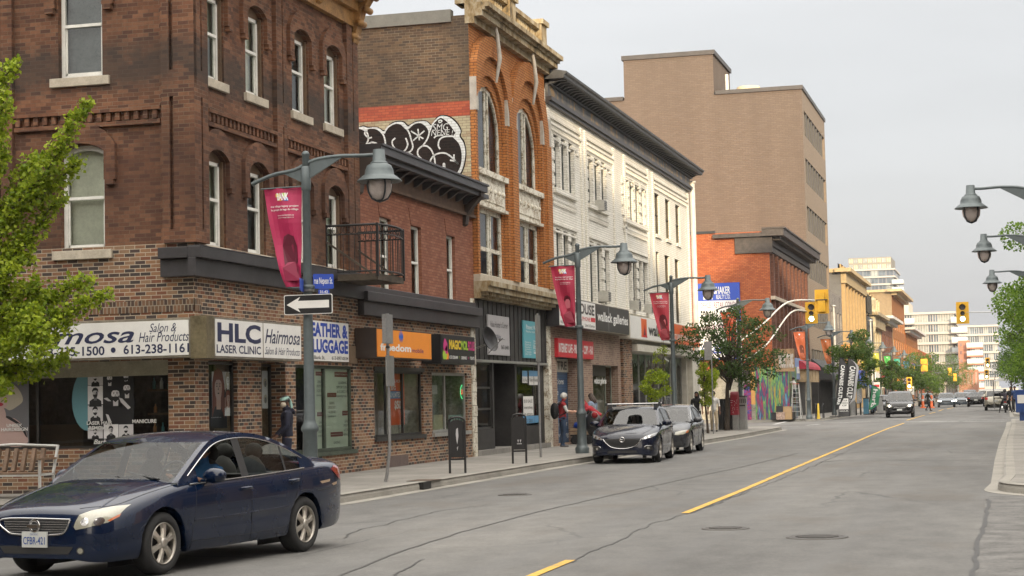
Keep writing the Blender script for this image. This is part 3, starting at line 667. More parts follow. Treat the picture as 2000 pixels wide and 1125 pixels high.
m=MB();m.fb(F,gD[0]-.02,gD[1]+.02,z1e-.0,z1e+.1,-.1,.03);m.fb(F,gD[0]-.03,gD[1]+.03,z0e-.1,z0e,-.2,.06);m.build('sill',ALU,b2)
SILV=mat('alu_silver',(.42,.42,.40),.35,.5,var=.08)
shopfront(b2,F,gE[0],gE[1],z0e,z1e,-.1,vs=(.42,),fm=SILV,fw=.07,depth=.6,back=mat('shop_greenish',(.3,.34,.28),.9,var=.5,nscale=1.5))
m=MB();m.fb(F,gE[0]-.05,gE[1]+.05,z0e-.1,z0e,-.2,.08);m.build('sill',SILV,b2)
# =========================================================== orange arched building
b3=thing('arched_brick_building','tall narrow orange brick building with two pointed arches and peeling white trim','building',(FX-8,53,0))
PEEL=G('peeling_white_paint');_n=PEEL.noise(3.2,7,.75);_n2=PEEL.noise(22,4,.7)
_c=PEEL.ramp(PEEL.math('ADD',PEEL.math('MULTIPLY',_n,.6),PEEL.math('MULTIPLY',_n2,.4)),[(.40,(.19,.14,.09)),(.46,(.40,.34,.25)),(.5,(.64,.61,.52)),(.75,(.70,.68,.6))])
PEEL.l(_c,PEEL.p.inputs['Base Color']);PEEL.p.inputs['Roughness'].default_value=.8;PEEL.bump(_n2,.7,.01);PEEL=PEEL.m
WSTN=mat('white_stone_block',(.40,.37,.32),.8,var=.15,nscale=4)
S2=S(Y2);ZR3=F.px(905,22)[1]
zs3=F.px(925,549)[1] # sill band over the shop
W=[]
for xl,xr,yc,yb in((926,979,171,338),(1002,1048,214,365)):
    a0,a1=F.px(xl,300)[0],F.px(xr,300)[0];W.append([a0,a1])
zc3=F.px(952,170)[1];zb3=F.px(926,328)[1];zt3l=F.px(932,402)[1];zb3l=F.px(932,540)[1]
ops3=[]
for a0,a1 in W:ops3+=[(a0,a1,zb3,zc3,(a1-a0)*.5,.14),(a0+.1,a1-.1,zb3l,zt3l,0,.1)]
m=MB();wall(m,F,Y2,Y3,zs3,ZR3,ops3);m.build('front_wall',B_ORG,b3)
m=MB() # piers between the bays and the stepped pointed arches
zi=F.px(905,222)[1] # impost
for a0,a1 in W:
    ms=MB();c=(a0+a1)/2;hw=(a1-a0)/2
    for k,(e,dd)in enumerate(((.5,.10),(.95,.22))):
        ei=.2 if k==0 else .5
        def pointed(w_,zap,n=10): # ogee arch polyline
            zsp=zc3-hw;pts=[]
            for i in range(n+1):
                t=i/n;ang=math.pi*t;x=-math.cos(ang)*w_;z=math.sin(ang)**.8*(zap-zsp);pts.append((c+x,zsp+z))
            return pts
        zap0=zc3+(.3 if k==0 else .85);zap1=zc3+(.85 if k==0 else 1.45)
        lo_,hi_=(Y2+.02,(W[0][1]+W[1][0])/2-.005)if a0==W[0][0]else((W[0][1]+W[1][0])/2+.005,Y3);A,B=([(min(max(x,lo_),hi_),z)for x,z in q]for q in(pointed(hw+ei-.12,zap0),pointed(hw+e,zap1)))
        for i in range(10):
            if abs(A[i][0]-B[i][0])+abs(A[i+1][0]-B[i+1][0])>.03:m.prism(F,[A[i],A[i+1],B[i+1],B[i]],0,dd)
    ap=zc3+1.45;tip=F.px(955,90)[1]
    ms.tube([F.pt(c,zc3+.1,.3),F.pt(c,zc3+.8,.42),F.pt(c,zc3+1.5,.36),F.pt(c,zc3+2.1,.25)],[.035,.07,.055,.03],8);ms.lathe([(0,0),(.16,.02),(.18,.1),(0,.12)],F.pt(c,zc3+2.05,.3),8);ms.build('keystone_finial',WSTN,b3)
for a0,a1 in((Y2+.0,W[0][0]-.12),(W[0][1]+.12,W[1][0]-.12),(W[1][1]+.12,Y3)):
    m.fb(F,a0,a1,zs3+.2,zc3-.95,0,.16)
    if a1-a0>.8:m.fb(F,a0+.25,a1-.25,zs3+.2,zc3-.95,.16,.26)
m.build('brick_arches',B_ORG,b3)
zblk=zc3-.95
for a0,a1 in((Y2-.01,W[0][0]-.12),(W[0][1]+.12,W[1][0]-.12),(W[1][1]+.12,Y3)):
    ms=MB();ms.fb(F,a0,a1,zblk,zblk+.95,0,.2)
    ms.build('white_stone_block',WSTN,b3)
m=MB()
for a0,a1 in W:
    m.fb(F,a0-.08,a1+.08,zb3-.14,zb3+.02,0,.2);m.fb(F,a0-.0,a1+.0,zt3l+.06,zb3-.14,0,.09);m.fb(F,a0+.15,a1-.15,zt3l+.2,zb3-.3,.09,.12);m.fb(F,a0-.06,a1+.06,zt3l,zt3l+.09,0,.17)
    for k in range(6):
        x=a0+.3+k*(a1-a0-.6)/5;m.lathe([(0,0),(.09,.01),(.05,.06),(0,.07)],F.pt(x,(zt3l+zb3)/2,.11),8,(1,0,0))
m.build('carved_panel',PEEL,b3)
m=MB();m.fb(F,Y2,Y3,zs3-.0,zs3+.2,0,.2);m.build('stone_band',STONE,b3)
GB=mat('window_void_blue',(.05,.055,.085),.6,var=.6,nscale=2)
for i,(a0,a1)in enumerate(W):
    hw=(a1-a0)*.5
    window(b3,F,a0,a1,zb3,zc3,hw,.12,fw=.1,fm=PEEL,blind=GB,style='fixed',mull=(('v',.52),('v',.62)))
    window(b3,F,a0+.1,a1-.1,zb3l,zt3l,0,.08,fw=.14,fm=PEEL,blind=GB,style='fixed',mull=(('v',.5),('v',.58),('h',.42)))
m=MB();wall(m,S2,-36,FX,0,ZR3,[]);shell(m,-36,FX,Y2,Y3,0,ZR3);m.build('side_wall',B_SIDE,b3)
rb0,rb1=S2.px(905,226)[1],S2.px(905,197)[1]
B_REDB=brick('brick_red_band',[(.36,.085,.045),(.31,.07,.04),(.39,.10,.05)],(.2,.06,.04),bw=.22,bh=.078,mw=.007,dirt=.3,dirtcol=(.2,.07,.05))
m=MB();m.fq(S2,-30,FX,rb0,rb1,.006);m.build('red_paint_band',B_REDB,b3)
# parapet, balustrade and cornice of stained stone
STAIN=G('stained_stone');_n=STAIN.noise(2.4,7,.75,None,(1,1,.5));STAIN.l(STAIN.ramp(_n,[(.36,(.07,.055,.03)),(.45,(.24,.17,.08)),(.54,(.32,.27,.18)),(.72,(.44,.40,.30))]),STAIN.p.inputs['Base Color']);STAIN.p.inputs['Roughness'].default_value=.85;STAIN.bump(_n,.8,.02);STAIN=STAIN.m
m=MB();zc=ZR3
for z0,z1,c1 in((zc-.25,zc-.05,.18),(zc-.05,zc+.12,.42),(zc+.12,zc+.2,.5),(zc+.2,zc+.34,.62)):m.fb(F,Y2-.02,Y3+.25,z0,z1,-.1,c1)
m.build('cornice',STAIN,b3)
m=MB();m.fb(F,Y2,Y3,zc+.34,zc+.5,-.3,.05);m.fb(F,Y2,Y3,zc+1.12,zc+1.26,-.3,.08)
for yy in(Y2+.02,(Y2+Y3)/2-.3,Y3-.75):
    m.fb(F,yy,yy+.7,zc+.34,zc+1.3,-.4,.14);m.fb(F,yy-.07,yy+.77,zc+1.3,zc+1.46,-.45,.22)
n=34
for i in range(n):
    yy=Y2+.8+i*(Y3-Y2-1.6)/(n-1)
    if abs(yy-(Y2+Y3)/2)<.5:continue
    m.lathe([(.05,0),(.075,.12),(.045,.3),(.07,.48),(.05,.62)],F.pt(yy,zc+.5,-.1),6)
m.build('balustrade',STAIN,b3)
m=MB();m.fb(S2,-36,FX-.5,zc-.18,zc+.18,-.2,.08);m.build('roof_coping',mat('coping_grey',(.17,.165,.14),.6),b3)
# shop below: stone jambs, black fascia
m=MB();zb_s=F.px(925,600)[1]
for z0,z1,c1 in((zs3-.14,zs3,.5),(zs3-.3,zs3-.14,.42),(zs3-.48,zs3-.3,.2)):m.fb(F,Y2-.02,Y3,z0,z1,-.05,c1)
for i in range(46):m.fb(F,Y2+.1+i*.185,Y2+.2+i*.185,zs3-.4,zs3-.3,.2,.34)
m.build('shop_cornice',STAIN,b3)
for a0 in(Y2-.42,Y3-.42):
    m=MB();z=.15
    while z<zs3-.5:h=random.choice((.38,.3,.45));m.fb(F,a0,a0+.4,z,min(z+h-.012,zs3-.5),-.25,.02+random.uniform(0,.02));z+=h
    m.build('stone_jamb',PEEL,b3)
zf3=F.px(937,702)[1]
m=MB();BKW=mat('black_boards',(.028,.026,.025),.55,var=.3,nscale=1.5)
m.fb(F,Y2,Y3-.45,zf3,zs3-.48,-.2,-.02)
for i in range(18):m.fb(F,Y2+i*.48,Y2+.02+i*.48,zf3,zs3-.5,-.02,.0)
m.k=1;m.fb(F,Y2,Y3-.45,zf3-.07,zf3,-.25,.03);m.build('fascia',[BKW,SILV],b3)
a0,a1=F.px(936,780)[0],F.px(970,780)[0];d0,d1=F.px(973,780)[0],F.px(1014,780)[0];e0,e1=F.px(1018,780)[0],F.px(1062,780)[0]
zst=.3;zsl=F.px(950,838)[1]
shopfront(b3,F,a0,a1,zsl,zf3-.07,-.2,hs=(.3,.62),vs=(),fm=ALU,fw=.06,depth=1.2)
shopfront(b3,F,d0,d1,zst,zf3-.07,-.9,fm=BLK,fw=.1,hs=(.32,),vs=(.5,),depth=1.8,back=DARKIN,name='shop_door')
shopfront(b3,F,e0,e1,zsl,zf3-.07,-.2,fm=ALU,fw=.07,vs=(.8,),depth=1.2)
for x_,y_,z_,w_,c_,d_ in((a0,a1,zst,zsl,-.25,-.1),(e0,e1+.1,zst,zsl,-.25,-.1),(d1,e0,zst,zf3,-.9,-.12),(a1,d0,zst,zf3,-.9,-.12),(e1,Y3-.42,zst,zf3-.07,-.3,-.15)):m=MB();m.fb(F,x_,y_,z_,w_,c_,d_);m.build('stall_riser',BKW,b3)
m=MB();m.fb(F,Y2-.02,Y3-.4,.1,zst,-.9,.05);m.build('step',CON,b3)
# =========================================================== long white building
b4=thing('white_painted_building','long three-storey white painted brick building with a heavy dark cornice','building',(FX-8,72,0))
zc4=F.px(1068.5,192)[1];zs4=F.px(1229,607)[1]-.0;S3=S(Y3)
def qx(x,y=400):return F.px(x,y)[0]
m=MB();ops4=[];win4=[]
def addw(xl,yt,xr,yb,n,gap=.45,kind_='slit'):
    a0,a1=qx(xl,(yt+yb)/2),qx(xr,(yt+yb)/2);z1=F.px(xl,yt)[1];z0=F.px(xr,yb)[1]
    w_=(a1-a0)/(n+(n-1)*gap);
    for i in range(n):
        s_=a0+i*w_*(1+gap);o=(s_,s_+w_,z0,z1,0,.16);ops4.append(o);win4.append((o,kind_))
addw(1082,262,1119,383,3,.75);addw(1148,301,1182,412,3,.75);addw(1219,343,1258,444,4,.6)
addw(1088,446,1123,598,3,.75);addw(1153,470,1188,597,3,.75);addw(1226,497,1263,612,4,.6)
addw(1279,376,1328,478,3,1.15,'tall');addw(1279,490,1328,632,3,1.15,'tall2')
wall(m,F,Y3,Y4,zs4-.2,zc4+.3,ops4,dep=.16);m.build('front_wall',B_WHT,b4)
m=MB();shell(m,-32,FX,Y3,Y4,0,zc4+.85);m.poly([(-32,Y3,0),(FX,Y3,0),(FX,Y3,zc4+.85),(-32,Y3,zc4+.85)]);m.build('side_wall',B_WHT,b4)
DKF=mat('frame_dark_brown',(.10,.085,.06),.6,var=.3);DBL=mat('window_dark_blue',(.018,.021,.028),.6,var=.4,nscale=1.5);GRF=mat('frame_grey_green',(.10,.11,.10),.6,var=.3)
for o,k in win4:window(b4,F,o[0],o[1],o[2],o[3],0,.14,fw=.05,fm=DKF if k!='slit' else GRF,blind=DBL,style='hung' if k!='slit' else 'fixed')
# relief: pilasters, ledges, dentils, rusticated jambs
m=MB();bays=[(Y3+.15,qx(1138)),(qx(1142),qx(1200)),(qx(1218),qx(1266)),(qx(1273),Y4-.3)]
def zz(x,y):return F.px(x,y)[1]
zA=zz(1085,232);zB=zz(1085,252)
for i,(a0,a1)in enumerate(bays):
    for e0 in(a0-.0,a1-.28):m.fb(F,e0,e0+.28,zs4,zc4-.35,0,.07)
    m.fb(F,a0+.28,a1-.28,zc4-.62,zc4-.5,0,.06);m.fb(F,a0+.28,a1-.28,zc4-.85,zc4-.76,0,.1)
    n=int((a1-a0-.6)/.2)
    for j in range(n):m.fb(F,a0+.34+j*.2,a0+.43+j*.2,zc4-1.02,zc4-.85,0,.07)
    if i<3:
        for zt_ in(zc4-1.3,):
            for j in range(3):
                w_=(a1-a0-1.1)/3;m.fb(F,a0+.55+j*w_,a0+.5+(j+.8)*w_,zt_,zt_+.07,0,.06);m.fb(F,a0+.5+(j+.75)*w_,a0+.55+(j+1)*w_,zt_-.12,zt_-.05,0,.05)
for k,(o,kd)in enumerate(win4):
    if kd=='slit':
        n=int((o[3]-o[2])/.42)
        for j in range(n):
            z=o[2]+.1+j*.42;m.fb(F,o[1]+.02,o[1]+.2,z,z+.3,0,.05)
            if k%3==0:m.fb(F,o[0]-.5,o[0]-.04,z,z+.3,0,.045)
for grp in(0,3,6,10,13,16):
    o0=win4[grp][0];n_=4 if grp in(6,16)else 3;o1=win4[grp+n_-1][0]
    m.fb(F,o0[0]-.25,o1[1]+.25,o0[2]-.16,o0[2],0,.12)
    if grp<10:
        m.fb(F,o0[0]-.4,o1[1]+.4,o0[2]-.42,o0[2]-.34,0,.07);n=int((o1[1]-o0[0]+.6)/.2)
        for j in range(n):m.fb(F,o0[0]-.3+j*.2,o0[0]-.2+j*.2,o0[2]-.58,o0[2]-.42,0,.06)
        m.fb(F,o0[0]-.3,o1[1]+.3,o0[2]-1.25,o0[2]-1.18,0,.06);m.fb(F,o0[0]-.3,o1[1]+.3,o0[2]-1.5,o0[2]-1.43,0,.06)
for i in range(3):
    o=win4[20+i-0][0]if 20+i<len(win4)else None
    if o:m.fb(F,o[0]-.05,o[1]+.05,o[2]-.14,o[2],-.1,.08)
m.build('brick_relief',B_WHT,b4)
m=MB();LEAD=G('zinc_frieze');_n=LEAD.noise(1.6,7,.75,None,(1,1,.6));LEAD.l(LEAD.ramp(_n,[(.42,(.075,.075,.08)),(.53,(.13,.13,.13)),(.57,(.30,.19,.07)),(.66,(.2,.15,.09))]),LEAD.p.inputs['Base Color']);LEAD.p.inputs['Roughness'].default_value=.6;LEAD=LEAD.m
m.fb(F,Y3+.1,Y4,zc4-.1,zc4+.03,0,.22);m.fb(F,Y3+.1,Y4,zc4-.2,zc4-.1,0,.14);m.build('architrave',METAL_D,b4)
m=MB();m.fb(F,Y3+.1,Y4,zc4+.03,zc4+.42,0,.1);m.build('frieze',LEAD,b4)
m=MB();DGC=mat('cornice_slate',(.060,.063,.068),.5,.2,var=.3)
m.fb(F,Y3+.1,Y4+.1,zc4+.42,zc4+.47,0,.2)
m.prism(fr_b,[(.0,zc4+.60),(.64,zc4+.60),(.67,zc4+.64),(.68,zc4+.72),(.75,zc4+.75),(.76,zc4+.82),(0,zc4+.98)],-Y4-.3,-Y3-.05)
n=62
for i in range(n):
    yy=Y3+.35+i*(Y4-Y3-.4)/(n-1);m.prism(fr_b,[(.1,zc4+.46),(.25,zc4+.48),(.4,zc4+.56),(.6,zc4+.58),(.6,zc4+.6),(.1,zc4+.6)],-yy-.07,-yy+.07)
m.build('cornice',DGC,b4)
m=MB();gx,gz=F.px(1352,357);m.tube([F.pt(Y4+.25,.3,.15),F.pt(Y4+.25,zz(1350,362),.15)],.13,10);m.lathe([(.13,0),(.18,.03),(.18,.12),(.0,.15)],F.pt(Y4+.25,zz(1350,362),.15),10);m.build('downspout',mat('pipe_white',(.62,.6,.55),.4),b4)
# shops of the white building
ya,yb_=Y3,qx(1213,740);zT=zs4-.2;zb1_=F.px(1164,651)[1]
rd=rect(F,(1087,694),(1133,868));rg=rect(F,(1157,708),(1211,868))
c2=(rd[0],rd[1],.2,F.px(1133,696)[1],0,.5);c3=(rg[0],rg[1],.2,F.px(1157,712)[1],0,.5)
ydiv=qx(1230,740);rw=(ydiv+.15,qx(1341,740),.75,F.px(1240,688)[1])
m=MB();wall(m,F,Y3,qx(1213,740),0,zT,[c2,c3]);m.build('cafe_wall',B_CAFE,b4)
m=MB();m.fb(F,qx(1213,740),ydiv,0,zb1_,-.1,.12);m.build('brick_pier',B_GR,b4)
m=MB();wall(m,F,ydiv,Y4,0,zT,[(rw[0],rw[1],rw[2],rw[3],0,.3)]);m.fb(F,ydiv,Y4,rw[3]+.02,rw[3]+.3,0,.35)
m.fb(F,qx(1343,740),qx(1352,740),.15,rw[3],0,.25);m.build('shop_surround',mat('cream_paint',(.55,.52,.45),.6,var=.1),b4)
BLUS=G('shutter_blue');_sx=BLUS.n('SeparateXYZ');BLUS.l(BLUS.pos(),_sx.inputs[0]);_k=BLUS.math('FRACT',BLUS.math('MULTIPLY',_sx.outputs[2],11.0));BLUS.l(BLUS.ramp(_k,[(0.0,(.02,.045,.09)),(.2,(.035,.085,.17)),(.9,(.04,.095,.19)),(1.0,(.015,.03,.06))]),BLUS.p.inputs['Base Color']);BLUS.p.inputs['Roughness'].default_value=.5;BLUS.bump(_k,.5,.02);BLUS=BLUS.m
m=MB();m.fq(F,c2[0],c2[1],.2,c2[3],-.4);
CR=mat('sign_cream',(.5,.48,.4),.6);TXW=mat('lettering_white',(.7,.7,.68),.5,var=0);TXB=mat('lettering_black',(.015,.015,.018),.5,var=0)
m.k=1;zc_a,zc_b=F.px(1110,726)[1],F.px(1110,700)[1];m.fb(F,c2[0],c2[1],zc_a,zc_b,-.39,-.36)
m.k=3;text(m,F,'OFFICE CENTRE',c2[0]+.05-3.0,c2[1]-.25,zc_a+.08,zc_b-.08,-.355,.02)
m.v and None
o=m.build('roll_shutter',[BLUS,CR,TXW,TXB],b4)
# keep only the lettering that fits the shutter
me=o.data
bmx=bmesh.new();bmx.from_mesh(me);bmesh.ops.delete(bmx,geom=[f for f in bmx.faces if f.calc_center_median().y+ORG[o.name].y<c2[0]+.03],context='FACES');bmx.to_mesh(me);bmx.free()
m=MB()
for i,t in enumerate(('translations','software','copy, fax','processing','entry & report','file converting','conference')):
    z=zc_a-.42-i*.37;text(m,F,t,c2[0]+.12,c2[0]+.12+.2*len(t),z,z+.2,-.39,0,.2)
m.build('lettering',TXW,o)
shopfront(b4,F,c3[0],c3[1],.2,c3[3],-.3,vs=(.25,.75),fm=mat('frame_greygreen',(.2,.22,.18),.5),depth=2.2,back=mat('gallery_cream',(.45,.44,.32),.9,var=.1),name='gallery_front')
m=MB();text(m,F,'wallack galleries',c3[0]+(c3[1]-c3[0])*.27,c3[0]+(c3[1]-c3[0])*.74,c3[3]-.75,c3[3]-.45,-.22,.03);m.build('lettering',TXW,b4)
m=MB();m.fb(F,c3[0]+(c3[1]-c3[0])*.25,c3[0]+(c3[1]-c3[0])*.75,c3[3]-.4,c3[3]-.0,-.28,-.24);m.build('transom_board',BLK,b4)
o=shopfront(b4,F,rw[0],rw[1],rw[2],rw[3],-.25,vs=[i/9 for i in range(1,9)],fm=SILV,fw=.05,depth=2.5,back=mat('shop_mixed',(.14,.15,.15),.9,var=.7,nscale=.9))
m=MB()
for i in range(9):
    for j in range(16):
        x0=rw[0]+(rw[1]-rw[0])*(i+j/16)/9+.01;x1=x0+(rw[1]-rw[0])/150;h=.35+random.uniform(-.15,.25);m.fq(F,x0,x1,rw[3]-h,rw[3]-.05,-.3)
m.build('blind',mat('mint_blind',(.45,.55,.48),.7),o)
# ---- little things of the facade: AC unit, meter, dish
def ac(yl,z,lab):
    m=MB();m.fb(F,yl,yl+.5,z,z+.38,-.1,.35);m.k=1
    for i in range(5):m.fb(F,yl+.04,yl+.46,z+.04+i*.065,z+.07+i*.065,.35,.36)
    tag(m.build('air_conditioner',[mat('ac_grey',(.4,.39,.35),.6),ALU],org=F.pt(yl,z,.3)),lab,'air conditioner','window air conditioners of the white building')
ac(qx(1162,400),zz(1165,412),'window air conditioner in the upper middle bay of the white building')
ac(qx(1170,580),zz(1174,590),'window air conditioner low in the second bay above the gallery sign')
ac(qx(1231,600),zz(1231,606),'left one of two window air conditioners above the white and orange sign')
ac(qx(1257,610),zz(1257,612),'right one of two window air conditioners above the white and orange sign')
# =========================================================== rust red building across the side street
b5=thing('rust_brick_building','rust red brick building with a dark bracketed cornice and a mural at its foot','building',(FX-8,128,0))
S5=S(Y5);Y5e=140.4;zr5=S5.px(1480,452)[1];xw=S5.px(1340,500)[0]
m=MB();wall(m,S5,-38,FX,3.2,zr5,[]);m.poly([S5.pt(-38,3.2,0),S5.pt(-38,zr5,0),S5.pt(-38,zr5,-20),S5.pt(-38,3.2,-20)]);shell(m,-38,FX,Y5,Y5e,3.2,zr5);m.build('side_wall',B_FAR,b5)
m=MB();B_FD=brick('brick_dark_red',[(.165,.075,.05),(.14,.062,.042),(.19,.09,.06)],(.1,.05,.04),bw=.3,bh=.12,mw=.01)
ops5=[];n=9
zt5,zm5,zl5=F.px(1530,520)[1],F.px(1530,600)[1],F.px(1530,690)[1]
for i in range(n):
    a=Y5+1.4+i*(Y5e-Y5-2.6)/n;ops5.append((a,a+.9,6.3+.9,9.6+.6,.2));ops5.append((a,a+.9,4.1,6.4,.2))
zc5=S5.px(1506,480)[1]
ops5=[(a,b,c,min(d,zc5-.9),e)for a,b,c,d,e in ops5]
wall(m,F,Y5,Y5e,3.2,zr5,ops5,dep=.3)
for i in range(n+1):
    a=Y5+.3+i*(Y5e-Y5-2.6)/n;m.fb(F,a+.25,a+.75,3.6,zc5-.5,0,.18)
for z in(zc5-.5,zc5-.3,zc5-.1):m.fb(F,Y5,Y5e,z,z+.12,0,.1+(z-zc5+.5)*.3)
m.build('front_wall',B_FD,b5)
for o in ops5:window(b5,F,o[0],o[1],o[2],o[3],o[4],.26,fw=.08,fm=DKF,blind=DBL)
m=MB();m.fb(F,Y5-.5,Y5e,zr5-.35,zr5+.1,-.4,1.0);m.fb(F,Y5-.55,Y5e,zr5+.1,zr5+.2,-.4,1.1);m.fb(F,Y5+.0,Y5e,zr5-1.4,zr5-.35,0,.22);m.fb(S5,FX-2.2,FX+.22,zr5-1.4,zr5-.35,0,.18);m.fb(S5,FX-3.6,FX,zr5-.35,zr5-.1,0,.4)
for i in range(34):m.fb(F,Y5+.2+i*.68,Y5+.5+i*.68,zr5-.6,zr5-.35,0,.7)
m.build('cornice',mat('cornice_brownblack',(.045,.035,.03),.6,var=.3),b5)
m=MB();m.fb(S5,-38,FX-3.5,zr5,zr5+.16,-.3,.06);m.build('roof_coping',BLK,b5)
m=MB();zl=F.px(1506,585)[1];m.fb(F,Y5-.05,Y5e,zl,zl+.22,0,.3);m.build('stone_band',mat('band_pale',(.42,.35,.27),.8),b5)
m=MB();m.box(-38,FX+.02,Y5+.02,Y5e,.1,3.2);m.build('ground_floor_wall',mat('worn_stucco',(.36,.33,.26),.85,var=.3,nscale=1.5,bump=.4),b5)
m=MB();m.fb(F,Y5-.3,Y5e,3.0,3.35,0,.35);m.fb(S5,-22,FX+.3,3.0,3.3,0,.25);m.build('shop_cornice',mat('dark_wood',(.04,.028,.022),.6),b5)
# =========================================================== tall tan slab
Y6,Y6e=140.6,158.8;S6=S(Y6)
b6=thing('tan_office_block','tall plain tan brick office block with ribbon windows and a blank side wall','building',(FX-12,150,0))
z6=S6.px(1560,174)[1];xa,xb=S6.px(1218,140)[0],S6.px(1393,140)[0];z6t=S6.px(1390,106)[1];x6l=S6.px(1120,230)[0]
m=MB();wall(m,S6,x6l,FX,0,z6,[]);shell(m,x6l,FX,Y6,Y6e,0,z6)
wr=[]
for yt,yb in((222,312),(308,395),(398,475),(492,562)):wr.append((F.px(1566,yb-35)[1],F.px(1566,yt)[1]))
B_TN2=brick('brick_tan_lit_front',[(.205,.162,.122),(.197,.156,.118),(.215,.17,.13)],(.16,.128,.1),bw=.45,bh=.14,mw=.01,dirt=.15,dirtcol=(.25,.19,.14),dsc=.2,bumpst=.4)  # lighter copy of the side's tan brick: sunlight on the front painted in
zr_=[(z6-1.5-3.72*k-1.95,z6-1.5-3.72*k)for k in range(6)]
o6=[(Y6+1.2,Y6e-.6,a,b,0,.35)for a,b in zr_]
m.build('side_wall',B_TAN,b6)
m=MB();wall(m,F,Y6,Y6e,0,z6,o6);m.build('front_wall',B_TN2,b6)
m=MB();m.box(xa,xb,Y6-.0,Y6+9,z6-.5,z6t);m.box(xa+.0,xb,Y6-.004,Y6,z6-3,z6t);m.build('stair_tower',B_TAN,b6)
m=MB();CAP=mat('cap_metal',(.055,.05,.048),.5,.2);m.box(xa-.15,xb+.15,Y6-.12,Y6+9.1,z6t,z6t+.35);m.box(xb+.1,FX+.1,Y6-.12,Y6e+.1,z6,z6+.3);m.box(x6l,xa-.1,Y6-.12,Y6e+.1,z6,z6+.3);m.build('roof_cap',CAP,b6)
for a0,a1,z0,z1,*_ in o6:
    nn=8;ww=(a1-a0)/nn
    for k in range(nn):
        if k:
            q=MB();q.fb(F,a0+k*ww-.25,a0+k*ww+.25,z0,z1,-.3,-.02);q.build('window_pier',mat('pier_grey',(.07,.065,.06),.6),b6)
        window(b6,F,a0+k*ww+.25,a0+(k+1)*ww-.25,z0,z1,0,.3,fw=.05,fm=BLK,blind=DBL if(k*7+int(z0))%4 else BLD2,style='fixed')
m=MB();m.tube([(xb+.9,Y6+1,z6),(xb+.9,Y6+1,z6t-1.5)],.14,8);m.build('flue',mat('pipe_white',(.6,.6,.6),.4),b6);m=MB();m.k=1;m.lathe([(0,0),(1.1,0),(1.1,.5),(.9,.9),(0,1)],(xb+2.2,Y6+4,z6+.2),12);m.build('roof_vent',[mat('pipe_white',(.6,.6,.6),.4),mat('vent_tan',(.5,.4,.26),.6)],b6)
# =========================================================== farther buildings along the left side
BL=[]
def block(name,label,y0,y1,ztop,side,front,wcols,wrows,z0w=3.6,wframe=FRW,wblind=DBL,xoff=0.0,corn=None,cornh=.6,cornd=.5,wfill=.5,rise=0,x0=-34,fh=3.3,hfill=.6):
    fr=FF(FX+xoff);t=thing(name,label,'building',(FX+xoff-8,(y0+y1)/2,0));m=MB();ops=[]
    dw=(y1-y0)/wcols
    for i in range(wcols):
        for j in range(wrows):a=y0+dw*(i+.5-wfill/2);z=z0w+j*fh;ops.append((a,a+dw*wfill,z,z+fh*hfill,rise))
    wall(m,fr,y0,y1,0,ztop,ops,dep=.2);m.build('front_wall',front,t)
    m=MB();shell(m,x0,FX+xoff,y0,y1,0,ztop,side=True);m.build('side_wall',side,t)
    for o in ops:window(t,fr,o[0],o[1],o[2],o[3],o[4],.18,fw=.08,fm=wframe,blind=wblind)
    if corn:
        m=MB();s_=S(y0)
        m.fb(fr,y0-.1,y1+.1,ztop-cornh,ztop-.2,0,cornd*.5);m.fb(fr,y0-cornd*.8,y1+.1,ztop-.2,ztop+.15,-.5,cornd);m.fb(s_,x0,FX+xoff,ztop-.2,ztop+.15,0,.3)
        m.build('cornice',corn,t)
    BL.append((y0,y1,t));return t,fr
GRY=mat('stucco_grey',(.13,.128,.125),.8,var=.1);OCH=mat('stucco_ochre',(.36,.25,.12),.8,var=.1);CREAMT=mat('trim_cream',(.40,.30,.16),.7,var=.15)
z7=S(170).px(1640,527)[1]
bk=block('brick_awning_building','grey brick shop building with a black awning left of the ochre block',158.9,170.2,10.5,GRY,brick('brick_grey',[(.22,.2,.18),(.25,.23,.2),(.2,.18,.165)],(.14,.13,.12),bw=.4,bh=.14),4,2)
b7,f7=block('ochre_building','grey-sided building with an ochre columned front and projecting cornice',170.4,196,z7,GRY,OCH,7,3,wframe=CREAMT,corn=CREAMT,cornh=1.2,cornd=1.0,fh=3.6,wfill=.62,hfill=.8)
m=MB()
for i in range(8):a=170.6+i*25.4/7.2;m.fb(f7,a,a+.7,3,z7-1.2,0,.35)
m.build('pilaster',OCH,b7)
block('black_glass_building','narrow black-clad building squeezed beside the ochre front',196.2,204,F.px(1680,615)[1],BLK,BLK,2,3,wframe=BLK,xoff=.5)
Y8=205;z8=F.px(1700,600)[1];S8=S(Y8,0)
z8=S8.px(1700,612)[1]
b8,f8=block('turret_building','red brick building with a round cream corner turret and ornate cornice',Y8,225,z8,B_FAR,mat('cream_front',(.42,.34,.2),.8,var=.15),5,3,corn=STAIN,cornh=1.4,cornd=1.1,fh=3.5,wblind=BLD2,wfill=.55)
tx=S8.px(1729,640)[0];tb,tt=S8.px(1729,650)[1],S8.px(1729,581)[1]
m=MB();rT=(S8.px(1737,640)[0]-S8.px(1721,640)[0])/2
m.lathe([(0,tb-1.2),(rT*.3,tb-.9),(rT*.7,tb),(rT,tb+.6),(rT,tb+1),(rT*.93,tb+1),(rT*.93,tb+2.0),(rT*1.05,tb+2.1),(rT*1.05,tb+2.4),(rT*.93,tb+2.4),(rT*.93,tt-1.2),(rT*1.1,tt-1),(rT*1.1,tt-.3),(rT,tt),(0,tt)],(FX+.3,Y8+.2,0),18);m.build('turret',mat('turret_cream',(.42,.36,.23),.8,var=.35,nscale=1.2),b8)
m=MB();m.fb(S8,FX-3.2,FX-.2,z8-8,z8-7.2,0,.15);m.fb(S8,FX-3.0,FX-.5,z8-14,z8-8,0,.12)
